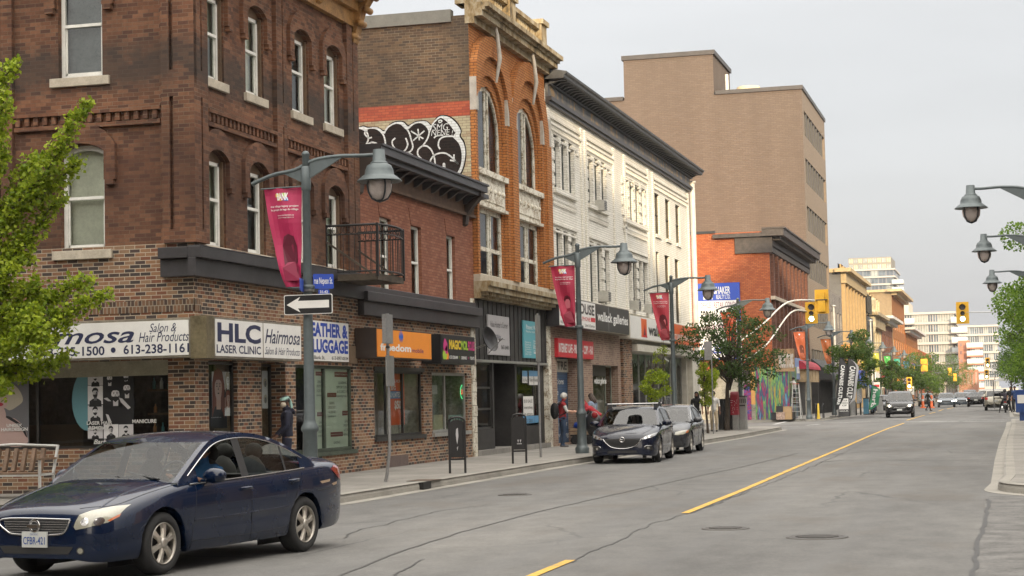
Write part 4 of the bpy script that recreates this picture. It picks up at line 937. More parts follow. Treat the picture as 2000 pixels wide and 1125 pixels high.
for i in range(7):m.fb(S8,FX-4+i*.5,FX-3.75+i*.5,z8-4.2,z8-2.6,0,.1)
m.build('brick_relief',B_FD,b8)
m=MB();m.prism(f8,[(228,z8-.5),(231,z8+.6),(234,z8-.5)],0,.6);m.build('gable',CREAMT,b8)
block('brown_shop_building','low brown brick building with a bracketed eave past the turret',226,248,10.8,GRY,B_FD,6,2,corn=mat('cornice_white',(.5,.48,.45),.7),cornd=1.5)
block('tan_flat_building','flat tan building with a small cornice above orange brick floors',249,280,15.3,mat('stucco_tan',(.24,.175,.10),.8),B_ORG,6,3,corn=CREAMT,cornd=1.4)
block('orange_shop_building','orange brick shop block far along the left pavement',281,320,11.2,B_FAR,B_ORG,8,2,corn=mat('cornice_white',(.5,.48,.45),.7),cornd=1.5)
block('far_brick_block','distant red brick row at the end of the left side',321,420,8.5,B_FAR,B_FAR,12,2,wframe=BLK)
# =========================================================== modern blocks far beyond, seen above the street
def tower(name,label,Y,pl,pt,pr,pb,cols,rows,wallm,glassm,depth=14,slab=None,bal=None,tilt=0,inset=None,wfill=.8,hfill=.7,side=True):
    s_=S(Y);x0,z1=s_.px(pl,pt);x1,z0=s_.px(pr,pb);z1=S(Y).px((pl+pr)/2,pt)[1];z0=0
    t=thing(name,label,'building',((x0+x1)/2,Y,0));m=MB();m.box(x0,x1,Y,Y+depth,0,z1);m.build('body',wallm,t)
    hgt=z1-s_.px((pl+pr)/2,pb)[1];zb_=z1-hgt;dw=(x1-x0)/cols;dh=hgt/rows
    tm=None
    for i in range(cols):
        for j in range(rows):
            if inset and inset(i,j):continue
            m=MB();a=x0+dw*(i+.5-wfill/2);z=zb_+dh*(j+.5-hfill/2);m.fb(s_,a,a+dw*wfill,z,z+dh*hfill,-.05,.06);m.k=1
            m.fb(s_,a+dw*wfill*.5-.06,a+dw*wfill*.5+.06,z,z+dh*hfill,.06,.1)
            m.build('window',[glassm[(i*3+j*5)%len(glassm)]if isinstance(glassm,list)else glassm,wallm],t)
    if side: # windows on the face along the street
        f_=FF(x1)
        for j in range(rows):
            z=zb_+dh*(j+.5-hfill/2)
            for k in range(3):m=MB();m.fb(f_,Y+depth*(k+.2)/3,Y+depth*(k+.8)/3,z,z+dh*hfill,-.05,.06);m.build('window',glassm[(k+j)%len(glassm)]if isinstance(glassm,list)else glassm,t)
    if slab:
        for j in range(rows+1):m=MB();m.box(x0-.3,x1+.4,Y-.5,Y+depth*.9,zb_+dh*j-.22,zb_+dh*j+.22);m.build('floor_slab',slab,t)
    if bal:
        for side_,js in bal:
            for j in js:
                z=zb_+dh*j;m=MB();xx0,xx1=(x1-.5,x1+2.6)if side_=='r' else((x0-2.2,x0+.5)if side_=='l' else side_)
                m.box(xx0,xx1,Y-1.8,Y+4,z-.15,z+.15);m.k=1;m.box(xx0,xx1,Y-1.8,Y-1.75,z+.15,z+1.1);m.box(xx1-.05,xx1,Y-1.7,Y+4,z+.15,z+1.1);m.build('balcony',[slab or wallm,mat('balcony_glass',(.45,.5,.5),.2,var=0)],t)
    return t,s_,x0,x1,z1,zb_,dh
GB1=mat('glass_grey_blue',(.12,.155,.19),.15,var=.35,nscale=.12);GB2=mat('glass_pale',(.28,.30,.285),.2,var=.3,nscale=.15);GB3=mat('glass_dark',(.08,.10,.13),.15,var=.3,nscale=.2)
CW=mat('concrete_white',(.40,.375,.34),.7,var=.06);DKC=mat('cladding_slate',(.14,.15,.17),.5,var=.15)
tower('glass_tower','grey glass apartment tower with stacked balconies on the skyline',520,1655,527,1748,600,6,5,DKC,[GB1,GB2,GB1,GB3],depth=30,slab=CW,bal=[('r',range(0,4))])
t_,s_,x0,x1,z1,zb_,dh=tower('penthouse','pale glass penthouse storeys on top of the grey glass tower',521,1657,503,1741,527,9,2,mat('penthouse_frame',(.2,.18,.14),.5),[GB2,mat('glass_gold',(.42,.38,.27),.2,var=.2)],depth=20,side=False)
tower('beige_block','plain beige slab building rising behind the turret',430,1738,590,1776,640,1,1,mat('beige_wall',(.50,.44,.36),.8,var=.05),GB2,depth=20,wfill=.01,hfill=.01,side=False)
tower('white_condo','long white concrete and glass apartment block across the view',380,1751,612,1868,770,11,8,CW,[GB2,GB1,GB2,GB3,GB2],depth=26,slab=CW,bal=[('r',range(1,8)),((-20.5,-17.5),range(2,8))])
tower('grey_condo','pale grey glass apartment block at the end of the street',460,1868,637,1952,775,9,8,mat('concrete_grey',(.36,.355,.35),.7,var=.05),[GB1,GB2,GB3,GB1],depth=26,slab=CW,side=False)
tower('pink_brick_condo','salmon brick building with white balconies in front of the grey block',372,1871,665,1897,775,2,7,mat('brick_salmon',(.34,.16,.10),.8,var=.06),[GB1,GB3],depth=18,wfill=.3,hfill=.4,bal=[('r',range(1,7))],slab=None)
tower('salmon_brick_house','salmon brick building with white window bands at the street end',350,1872,722,1912,790,5,2,mat('brick_salmon',(.34,.16,.10),.8,var=.06),[GB2,CW],depth=12,wfill=.4,side=False)
tower('low_end_building','low pale building with dark openings closing the street',420,1905,758,1990,790,5,1,CW,GB3,depth=12,side=False,hfill=.6)
# =========================================================== buildings on the right side of the street (outside the frame; heights and gaps shaped to shade the street)
def rblock(y0,y1,h,x0=5.6,x1=22,m_=None,lab=''):
    t=thing('brick_row_building',lab,'building',((x0+x1)/2,(y0+y1)/2,0));m=MB();m.box(x0,x1,y0,y1,0,h);m.build('wall',m_ or B_SIDE,t)
    n=max(2,int((y1-y0)/3));dw=(y1-y0)/n;f_=Frame((x0,0,0),(0,-1,0),(0,0,1),(-1,0,0))
    for i in range(n):
        for z in[.8]+[3.8+3.2*j for j in range(int((h-4.4)/3.2))]:
            q=MB();q.fb(f_,-(y0+dw*(i+.8)),-(y0+dw*(i+.2)),z,z+(2.2 if z<1 else 1.9),-.1,.03);q.build('window',GB3,t)
    q=MB();q.box(x0-.4,x0+.4,y0,y1,h-.5,h);q.build('cornice',METAL_D,t)
rblock(-90,-17.2,31,lab='tall brick building on the right side well behind the viewpoint')
rblock(-17.1,-13.6,18.2,m_=B_UP,lab='narrow lower brick building on the right side behind the viewpoint')
rblock(-13.5,12.5,24,m_=B_UP,lab='tall dark brick building on the right side beside the viewpoint')
rblock(30,52.4,11.2,m_=B_CAFE,lab='lower brick building on the right side past the near side street')
rblock(52.6,62,25.5,m_=B_TAN,lab='tall tan building on the right side behind the near trees')
rblock(62.1,97,11,m_=B_SIDE,lab='brown brick building on the right side up to the crossing')
rblock(115,160,12,m_=B_SIDE,x0=6,lab='red brick building on the right side past the crossing')
rblock(160.1,330,11,m_=B_TAN,x0=6.5,lab='long tan brick row on the right side in the distance')
# the other buildings of the near side street, left
t=thing('side_street_building','brick building on the near side of the left side street','building',(-30,0,0));m=MB();m.box(-60,-14.4,-45,13.5,0,11.5);m.build('wall',B_SIDE,t);
for i in range(12):
    for z in(.9,4.6,8):q=MB();q.fb(FF(FX),-42+i*4.6,-39.6+i*4.6,z,z+2.1,-.1,.03);q.build('window',GB3,t)
# ------------------------------------------------------------------ cars.  local frame: x = along (0 front .. L rear), y = side (+y = driver's left), z up
def lerp_curve(pts,t):
    if t<=pts[0][0]:return pts[0][1]
    for(a,b),(c,d)in zip(pts[:-1],pts[1:]):
        if t<=c:return b+(d-b)*(t-a)/(c-a)
    return pts[-1][1]
def cr(pts,t):
    """monotone-ish smooth curve through pts"""
    n=len(pts)
    if t<=pts[0][0]:return pts[0][1]
    if t>=pts[-1][0]:return pts[-1][1]
    for i in range(n-1):
        if t<=pts[i+1][0]:
            x0,y0=pts[i];x1,y1=pts[i+1];h=x1-x0;u=(t-x0)/h
            m0=(y1-pts[i-1][1])/(x1-pts[i-1][0])if i>0 else(y1-y0)/h
            m1=(pts[i+2][1]-y0)/(pts[i+2][0]-x0)if i+2<n else(y1-y0)/h
            return(2*u**3-3*u*u+1)*y0+(u**3-2*u*u+u)*h*m0+(-2*u**3+3*u*u)*y1+(u**3-u*u)*h*m1
def paint(name,col,flake=.3):
    g=G(name);p=g.p;p.inputs['Base Color'].default_value=col+(1,);p.inputs['Metallic'].default_value=flake;p.inputs['Roughness'].default_value=.25
    p.inputs['Coat Weight'].default_value=.75;p.inputs['Coat Roughness'].default_value=.03;p.inputs['Specular IOR Level'].default_value=.15
    n=g.noise(3,4,.6,g.objc());d=g.mix(g.math('MULTIPLY',g.ramp(n,[(.45,0.0),(.75,1.0)]),.025),col,(.12,.11,.1));g.l(d,p.inputs['Base Color'])
    g.l(g.ramp(n,[(.3,.2),(.8,.34)]),p.inputs['Roughness']);return g.m
CHR=mat('chrome',(.6,.6,.6),.12,1.0,var=0);RUB=mat('tyre_rubber',(.022,.022,.022),.85,var=.2,nscale=20,obj=True);ALLOY=mat('alloy_wheel',(.50,.47,.42),.35,.8,var=.1,obj=True)
BLKP=mat('black_plastic',(.018,.018,.019),.55,var=.1,obj=True);LENS=mat('headlight_lens',(.33,.32,.26),.12,0,var=.1,nscale=6,obj=True,coat=1)
LAMPON=mat('lit_headlamp',(1,.95,.85),.3,emit=(1,.93,.8),es=6,var=0);REDL=mat('red_lens',(.30,.02,.015),.2,var=0,coat=1);AMB=mat('amber_lens',(.5,.12,.03),.2,var=0,coat=1)
SEAM=mat('door_seam',(.006,.006,.007),.7,var=0);CGLASS=glassmat('car_glass',tint=(.62,.68,.66),refl=.95,rough=.01);CGLASS_D=glassmat('car_glass_dark',tint=(.25,.27,.28),refl=.95,rough=.01)
INT=mat('car_interior',(.055,.05,.047),.8,var=.2,obj=True);DISC=mat('brake_dark',(.03,.03,.03),.6,var=0);PLATE=mat('licence_plate',(.58,.6,.58),.5,var=.04,obj=True);PLB=mat('plate_blue',(.03,.08,.30),.5,var=0)
def build_car(name,label,P,group=None,detail=True):
    root=thing(name,label,P.get('cat','car'),(0,0,0),group)
    L_,W_=P['L'],P['W'];hw0=W_/2;xf,xr,rw,ra=P['xf'],P['xr'],P['rw'],P['rw']+.055
    top,belt,bot=P['top'],P['belt'],P['bot'] # centre-line height, shoulder height, lower edge
    plan=P['plan'];body=P['paint']
    xs=set([i*L_/60 for i in range(61)])
    for xc in(xf,xr):
        for k in range(-8,9):xs.add(xc+ra*math.sin(k/8*math.pi/2))
    xs |={.015,.05,.1,L_-.015,L_-.05,L_-.1};xs=sorted(x for x in xs if 0<=x<=L_);
    q=[xs[0]]
    for x in xs[1:]:
        if x-q[-1]>.012:q.append(x)
    xs=q
    def hw(x):return cr(plan,x)
    def low(x):
        z=cr(bot,x)
        for xc in(xf,xr):
            d=abs(x-xc)
            if d<ra:z=max(z,rw+math.sqrt(ra*ra-d*d))
        return z
    def section(x):
        h=hw(x);zt=cr(top,x);zb=min(cr(belt,x),zt-.004);zl=low(x);wz=zb
        pts=[(0,zt),(.25*h,zt-.004*1),(.5*h,zt-.35*(zt-zb)*.35),(.72*h,zt-(zt-zb)*.38),(.86*h,zt-(zt-zb)*.72),(.935*h,zb-.008),(.968*h,zb-.045)]
        z1=zb-.045;sc_=[(.99,.12),(1.0,.28),(.999,.42),(.993,.56),(.985,.60),(.988,.66),(.984,.8),(.965,.93),(.935,1.0)]
        zf=cr(bot,x)
        for w_,f in sc_:
            z=z1+(zf-z1)*f;wq=w_*h
            pts.append((wq,max(z,zl)))
        pts.append((.87*h,zl))
        return pts
    secs=[section(x)for x in xs];n=len(secs[0]);m=MB();m.smooth=True
    V=[]
    for x,s_ in zip(xs,secs):
        for y,z in s_:V.append((x,y,z))
    for x,s_ in zip(xs,secs):
        for y,z in s_:V.append((x,-y,z))
    nx=len(xs);off=nx*n;fs=[]
    g0,g1=P['cowl']+.03,P['deck']-.03
    for i in range(nx-1):
        for j in range(n-1):
            if j<5 and g0<xs[i]and xs[i+1]<g1:continue # open under the glasshouse
            a,b,c,d=i*n+j,(i+1)*n+j,(i+1)*n+j+1,i*n+j+1
            fs.append((a,d,c,b));fs.append((a+off,b+off,c+off,d+off))
    m.add(V,fs)
    m.poly([V[j]for j in range(n)]+[V[off+j]for j in range(n-1,0,-1)]);m.poly(([V[(nx-1)*n+j]for j in range(n)]+[V[off+(nx-1)*n+j]for j in range(n-1,0,-1)])[::-1])
    # dark wheel wells and floor
    m.k=1;m.smooth=False
    zfl=.22
    m.box(.25,L_-.25,-hw0*.7,hw0*.7,zfl,zfl+.05)
    for xc in(xf,xr):
        for s_ in(-1,1):
            A=[(xc+ra*math.cos(math.pi*k/12),rw+ra*math.sin(math.pi*k/12))for k in range(13)]
            for p,q in zip(A[:-1],A[1:]):m.poly([(p[0],s_*hw0*.86,p[1]),(q[0],s_*hw0*.86,q[1]),(q[0],s_*hw0*.5,q[1]),(p[0],s_*hw0*.5,p[1])])
            m.poly([(p[0],s_*hw0*.5,p[1])for p in A]+[(xc-ra,s_*hw0*.5,.1),(xc+ra,s_*hw0*.5,.1)])
    B=m.build('body',[body,BLKP],root)
    me=B.data;bmx=bmesh.new();bmx.from_mesh(me);bmesh.ops.remove_doubles(bmx,verts=bmx.verts,dist=.0004);bmesh.ops.recalc_face_normals(bmx,faces=bmx.faces)
    for e in bmx.edges:
        if len(e.link_faces)==2 and e.calc_face_angle(0)>R(38):e.smooth=False
    bmx.to_mesh(me)
    # shell used to lay details on the surface
    bv=BVHTree.FromBMesh(bmx)
    def drape(pts,dirn,mt,nm,off=.006,parent=None,sub=.05,org=None,lbl=None,tag2=None):
        """pts: polygon corners; moved along dirn until they meet the body"""
        d=Vector(dirn).normalized();b2_=bmesh.new();vs=[b2_.verts.new(Vector(p))for p in pts];b2_.faces.new(vs)
        bmesh.ops.triangulate(b2_,faces=b2_.faces)
        for _ in range(5):
            es=[e for e in b2_.edges if e.calc_length()>sub]
            if not es:break
            bmesh.ops.subdivide_edges(b2_,edges=es,cuts=1);bmesh.ops.triangulate(b2_,faces=b2_.faces)
        dead=[]
        for v in b2_.verts:
            h=bv.ray_cast(v.co-d*3,d)
            if h[0]is not None:v.co=h[0]-d*off
            else:dead.append(v)
        bmesh.ops.delete(b2_,geom=dead,context='VERTS')
        mm=bpy.data.meshes.new(nm);bmesh.ops.recalc_face_normals(b2_,faces=b2_.faces)
        for f in b2_.faces:f.smooth=True
        b2_.to_mesh(mm);b2_.free();mm.materials.append(mt);o=bpy.data.objects.new(nm,mm);COL.objects.link(o);o.parent=parent or root;return o
    def drape_line(pts,dirn,mt,nm,w_=.012,off=.004,parent=None,lift=0):
        d=Vector(dirn).normalized();q=[]
        P_=smooth_pts(pts,6)
        for p in P_:
            h=bv.ray_cast(p-d*3,d);
            if h[0]is not None:q.append(h[0]-d*off)
        if len(q)<2:return None
        mm_=MB();mm_.tube(q,w_/2,5);return mm_.build(nm,mt,parent or root)
    P['drape']=drape;P['line']=drape_line
    # ---------------- glasshouse
    Gp=P['green'] # side outline of the roof: x, z
    ti=P['tumble'];c0,c1=P['cowl'],P['deck']
    def gz(x):return cr(Gp,x)
    ix=P['gx'] # [(x, kind)] columns: kind of the strip that starts here: 'g' glass, 'b' black pillar, 'p' paint
    cols=[]
    for(x,k),(x2,_)in zip(ix[:-1],ix[1:]):
        nn=max(1,round((x2-x)/.07))
        for i in range(nn):cols.append((x+(x2-x)*i/nn,k))
    cols.append((ix[-1][0],'p'))
    thk=P.get('thk',.06);rows=[0,.25,.5,.75,1.0]
    def zb_(x):return cr(belt,x)-.012
    def yw(x,z):
        zc=zb_(x);t=max(0,z-zc);return(hw(x)*.945)-t*ti-t*t*P.get('tum2',.12)
    mp_=MB();mks=[];mp_.smooth=True
    panes=[];cur=None
    for s_ in(1,-1):
        cur=None;mk=None
        for(xa,k),(xb,_)in zip(cols[:-1],cols[1:]):
            za,zb2=zb_(xa),zb_(xb);ta,tb=max(za,gz(xa)),max(zb2,gz(xb));wa,wb=max(za,ta-thk),max(zb2,tb-thk)
            def quad(mm_,z0a,z1a,z0b,z1b,inn=0.0):
                if z1a-z0a<1e-4 and z1b-z0b<1e-4:return
                mm_.add([(xa,s_*(yw(xa,z0a)-inn),z0a),(xb,s_*(yw(xb,z0b)-inn),z0b),(xb,s_*(yw(xb,z1b)-inn),z1b),(xa,s_*(yw(xa,z1a)-inn),z1a)],[(0,1,2,3)if s_<0 else(3,2,1,0)])
            if k!='b':mk=None
            if k=='g':
                if cur is None:cur=MB();cur.smooth=True;panes.append((cur,s_))
                quad(cur,za,za+(wa-za)*.5,zb2,zb2+(wb-zb2)*.5,.008);quad(cur,za+(wa-za)*.5,wa,zb2+(wb-zb2)*.5,wb,.008)
            else:
                cur=None
                if k=='b' and mk is None:mk=MB();mks.append(mk)
                quad(mk if k=='b' else mp_,za,wa,zb2,wb,-.001 if k=='b' else 0)
            quad(mp_,wa,ta,wb,tb)
    # top sweep: windscreen, roof, rear window
    def across(x,z,wide=1.0):
        y=yw(x,z);return[(x+P.get('bow',.10)*(1-(1-abs(f))**0)*0,y*f,z)for f in(-1,-.9,-.5,0,.5,.9,1)]
    gpts=[];x=c0
    N_=44
    for i in range(N_+1):xx=c0+(c1-c0)*i/N_;gpts.append((xx,max(gz(xx),zb_(xx))))
    w1,w2,r1,r2=P['ws'] # x of windscreen bottom/top, rear window top/bottom
    fr_=(-1,-.925,-.5,0,.5,.925,1);wsg,rwg=MB(),MB();wsg.smooth=rwg.smooth=True
    def crown(x,z,f):
        slope=1 if x<w2+.05 else(-1 if x>r1-.05 else 0)
        c_=1-f*f
        return(x-(.10 if slope==1 else 0)*c_*(1 if x<w2 else 0)+(.07 if slope==-1 and x>r1 else 0)*c_,yw(x,z)*f,z+.035*c_*(1 if w2-.01<=x<=r1+.01 else .25+.0))
    for(xa,za),(xb,zb2)in zip(gpts[:-1],gpts[1:]):
        xm=(xa+xb)/2
        for a,b in zip(fr_[:-1],fr_[1:]):
            edge=a<-.93 or b>.93
            tgt=mp_
            if not edge and w1<xm<w2-.02:tgt=wsg
            elif not edge and r1+.02<xm<r2:tgt=rwg
            tgt.add([crown(xa,za,a),crown(xb,zb2,a),crown(xb,zb2,b),crown(xa,za,b)],[(0,1,2,3)])
    rf=mp_.build('roof',[P.get('roofmat',body)],root)
    bmx2=bmesh.new();bmx2.from_mesh(rf.data);bmesh.ops.remove_doubles(bmx2,verts=bmx2.verts,dist=.002);bmesh.ops.recalc_face_normals(bmx2,faces=bmx2.faces)
    for e in bmx2.edges:
        if len(e.link_faces)==2 and e.calc_face_angle(0)>R(40):e.smooth=False
    bmx2.to_mesh(rf.data);bmx2.free()
    for q in mks:q.build('window_pillar',BLKP,root)
    gm=P.get('glass',CGLASS)
    def clean(o):
        b_=bmesh.new();b_.from_mesh(o.data);bmesh.ops.remove_doubles(b_,verts=b_.verts,dist=.001);b_.to_mesh(o.data);b_.free()
    for i,(pm,s_)in enumerate(panes):
        if P.get('open_window')==i:continue
        clean(pm.build('side_window',gm,root))
    if wsg.v:clean(wsg.build('windscreen',P.get('wsglass',gm),root))
    if rwg.v:clean(rwg.build('rear_window',gm,root))
    # bright strip round the side windows
    if P.get('trim'):
        for s_ in(1,-1):
            m=MB();a0,a1=P['trim']
            up=[(a0+(a1-a0)*i/26)for i in range(27)]
            pts=[Vector((x,s_*(yw(x,max(zb_(x),gz(x)-thk))+.004),max(zb_(x),gz(x)-thk)))for x in up];lo=[Vector((x,s_*(yw(x,zb_(x))+.006),zb_(x)+.002))for x in up]
            m.tube(pts,.008,5);m.tube(lo,.008,5);m.build('window_trim',CHR,root)
    # cabin: seats, dash, wheel, belts of trim
    m=MB();zs=.5
    m.box(w1+.25,w1+.62,-hw0*.78,hw0*.78,zb_(w1)-.25,zb_(w1+.3)-.04);m.box(c0+.3,c1-.2,-hw0*.8,hw0*.8,zfl+.05,zfl+.12);m.box(r1-.1,r2-.1,-hw0*.72,hw0*.72,zb_(r2)-.3,zb_(r2)-.04)
    m.build('dashboard',INT,root)
    sx=P.get('seat',w2+.55);hs=zb_(sx)
    for xx,ys in((sx,(-.37,.37)),(sx+.85,(-.4,0,.4))):
        for y in ys:
            m=MB();m.smooth=True
            for(cx_,cz_,rx,ry,rz)in((xx,hs-.2,.10,.24,.42),(xx+.05,hs+.26,.055,.12,.10),(xx-.25,hs-.5,.28,.25,.1)):
                m.lathe([(math.sin(math.pi*i/8),-math.cos(math.pi*i/8))for i in range(9)],(0,0,0),12)
                for v in m.v[-9*12:]:v.x,v.y,v.z=cx_+v.x*rx,y+v.y*ry,cz_+v.z*rz
            m.build('seat',INT,root)
    m=MB();m.tube([(sx-.62+.04*math.cos(a)*1.0,-.37+.18*math.sin(a),hs+.02+.18*math.cos(a))for a in[2*math.pi*i/16 for i in range(17)]],.014,6,False);m.tube([(sx-.6,-.37,hs+.02),(sx-.85,-.37,hs-.1)],.03,6);m.build('steering_wheel',BLKP,root)
    # ---------------- wheels
    first=None
    for xc in(xf,xr):
        for s_ in(1,-1):
            yo=s_*(hw0-.025);c=Vector((xc,yo,rw));ax=(0,s_,0);tw=.2
            m=MB();m.lathe([(rw*.66,-.01),(rw*.72,.008),(rw*.86,.012),(rw*.955,-.008),(rw,-.035),(rw,-tw+.03),(rw*.95,-tw),(rw*.6,-tw)],c,40,ax)
            wh=m.build('wheel',RUB,root)
            m=MB();m.lathe([(rw*.67,-.004),(rw*.655,.006),(rw*.63,-.01),(rw*.60,-.05),(rw*.60,-.14)],c,40,ax)
            m.k=1;m.lathe([(rw*.6,-.075),(rw*.35,-.07),(0,-.07)],c,30,ax);m.k=0
            a_=Vector((1,0,0));b_=Vector((0,0,1));nsp=P.get('spokes',5);ay=Vector(ax)
            sw=P.get('spw',.055)
            for k in range(nsp):
                q=2*math.pi*k/nsp+.35;d=a_*math.cos(q)+b_*math.sin(q);t=a_*-math.sin(q)+b_*math.cos(q)
                prof=[(.03,sw*.75,.0),(rw*.3,sw*.62,.002),(rw*.48,sw*.8,-.006),(rw*.62,sw*1.2,-.014)]
                vs=[]
                for r_,w_,h in prof:vs+=[c+d*r_-t*w_+ay*(h-.03),c+d*r_-t*w_*.6+ay*h,c+d*r_+t*w_*.6+ay*h,c+d*r_+t*w_+ay*(h-.03)]
                m.add(vs,[(i*4+j,(i+1)*4+j,(i+1)*4+j+1,i*4+j+1)for i in range(3)for j in range(3)])
            m.lathe([(rw*.2,-.03),(rw*.17,.004),(rw*.08,.01),(0,.01)],c,20,ax)
            m.build('rim',[P.get('rimmat',ALLOY),DISC],wh)
    # ---------------- mirrors
    for s_ in(1,-1):
        xm=P['mirror'];zc=zb_(xm)+.07;y0=yw(xm,zc);m=MB();m.smooth=True
        m.lathe([(math.sin(math.pi*i/8),-math.cos(math.pi*i/8))for i in range(9)],(0,0,0),14)
        for v in m.v:v.x,v.y,v.z=xm-.0+v.x*.07-(.03 if v.x<0 else 0),s_*(y0+.15)+v.y*.135,zc+v.z*.082
        m.smooth=False;m.tube([(xm,s_*(y0-.03),zc-.06),(xm,s_*(y0+.1),zc-.04)],.025,6);m.build('wing_mirror',P.get('mirmat',body),root)
    # door seams
    if detail:
        for s_ in(1,-1):
            for x,x2 in P['doors']:
                zt=zb_(x)-.0;line=[(x,s_*2,zt),(x+(x2-x)*.3,s_*2,zt-.2),(x+(x2-x)*.8,s_*2,.42),(x2,s_*2,low(x2)+.03)]
                drape_line(line,(0,-s_,0),SEAM,'door_seam',.007,.0)
            a,b=P['sill'];drape_line([(a,s_*2,.31),((a+b)/2,s_*2,.30),(b,s_*2,.33)],(0,-s_,0),SEAM,'sill_seam',.006,0)
            a,b,z_=P['mould'];drape_line([(a,s_*2,z_),((a+b)/2,s_*2,z_+.01),(b,s_*2,z_+.035)],(0,-s_,0),body,'side_moulding',.022,.0)
            for hx in P['handles']:
                m=MB();z_=zb_(hx)-.115;h=bv.ray_cast(Vector((hx,s_*3,z_)),Vector((0,-s_,0)))
                if h[0]:y=h[0].y;m.smooth=True;m.tube([(hx-.1,y,z_),(hx-.07,y+s_*.035,z_),(hx+.05,y+s_*.038,z_+.004),(hx+.09,y,z_+.004)],[.014,.02,.02,.013],8);m.build('door_handle',P.get('handmat',body),root)
    bmx.free()
    return root
def place(root,x,y,heading):
    """put the car's mid axle point at x, y; heading = direction the nose points, degrees clockwise from +Y"""
    h=R(heading); # nose direction (sin h, cos h); local -x points to the nose
    rz=math.atan2(-math.cos(h),-math.sin(h));root.rotation_euler=(0,0,rz)
    root.location=(x,y,0)
def shift(root,dx):
    for o in list(root.children_recursive):
        if o.type=='MESH' and not o.data.get('sh'):
            o.data.transform(Matrix.Translation((-dx,0,0)));o.data['sh']=1
def front_sedan(P,root,d,style):
    dr,ln=P['drape'],P['line']
# =========================================================== the near blue sedan
NAVY=paint('paint_navy',(.0014,.0085,.031),.0);WSN=glassmat('windscreen_clear',tint=(.72,.78,.78),refl=.8,fk=.45)
A=dict(L=4.83,W=1.79,xf=.93,xr=3.70,rw=.32,paint=NAVY,cowl=1.22,deck=3.98,tumble=.30,thk=.055,spokes=6,spw=.045,trim=(1.42,3.72),
    top=[(0,.60),(.02,.66),(.08,.72),(.3,.79),(.7,.885),(1.1,.955),(1.5,.985),(3.9,1.02),(4.2,1.075),(4.55,1.085),(4.78,1.05),(4.84,.95),(4.86,.80)],
    belt=[(0,.56),(.02,.60),(.08,.64),(.3,.70),(.7,.80),(1.1,.875),(1.4,.905),(2.4,.93),(3.4,.965),(3.9,.99),(4.3,1.0),(4.65,.985),(4.8,.93),(4.86,.78)],
    bot=[(0,.235),(.03,.21),(.15,.195),(.5,.20),(1.4,.20),(3.3,.22),(4.3,.24),(4.65,.27),(4.82,.33),(4.86,.45)],
    plan=[(0,.50),(.02,.60),(.06,.68),(.15,.765),(.35,.84),(.7,.885),(1.2,.893),(2.4,.895),(3.6,.893),(4.2,.87),(4.55,.81),(4.74,.74),(4.82,.66),(4.86,.56)],
    green=[(1.22,.92),(1.5,1.08),(1.8,1.24),(2.0,1.33),(2.2,1.38),(2.5,1.405),(2.8,1.40),(3.1,1.355),(3.4,1.27),(3.7,1.15),(3.98,1.03)],
    gx=[(1.22,'p'),(1.6,'g'),(2.42,'b'),(2.56,'g'),(3.3,'b'),(3.34,'g'),(3.64,'p'),(3.98,'p')],ws=(1.24,2.02,2.98,3.84),mirror=1.72,seat=2.45,
    doors=[(1.52,1.40),(2.54,2.54),(3.62,3.28)],sill=(1.4,3.3),mould=(1.45,3.3,.52),handles=(2.44,3.42),open_window=3,wsglass=WSN)
car=build_car('sedan','dark blue four-door sedan turning across the lower left corner with its driver window open',A)
dr,ln=A['drape'],A['line'];FR=(1,0,0)
# grille, lamps, plate, bumper
def gr_outline(w_,z0,z1,b=.85):return[(-.2,-w_,z1),(-.2,w_,z1),(-.2,w_*b,z0+.03),(-.2,w_*b*.6,z0),(-.2,-w_*b*.6,z0),(-.2,-w_*b,z0+.03)]
g=dr(gr_outline(.42,.47,.62),FR,BLKP,'grille',.003)
ol_=gr_outline(.42,.47,.62);ln(ol_+[ol_[0]],FR,CHR,'grille_frame',.022,.006,g)
for k in range(5):z=.50+k*.024;ln([(-.2,-.37-(k*.007),z),(-.2,0,z),(-.2,.37+(k*.007),z)],FR,CHR,'grille_bar',.006,.006,g)
m=MB();m.lathe([(.045,-.008),(.058,0),(.07,-.008)],(-.035,0,.555),24,(-1,0,0));m.box(-.04,-.025,-.085,.085,.543,.567);m.box(-.045,-.03,-.05,.05,.538,.572);m.build('emblem',CHR,root := car)
m=MB();m.box(-.03,-.012,-.155,.155,.345,.50);m.k=1;fp=Frame((-.032,0,0),(0,-1,0),(0,0,1),(-1,0,0));text(m,fp,'CFBR-421',-.135,.135,.375,.45,.002,.01);m.k=2;text(m,fp,'ONTARIO',-.05,.05,.465,.485,.002,0)
m.build('licence_plate',[PLATE,PLB,PLB],car)
dr([(-.2,-.40,.28),(-.2,.40,.28),(-.2,.46,.355),(-.2,-.46,.355)],FR,DISC,'air_intake',.004)
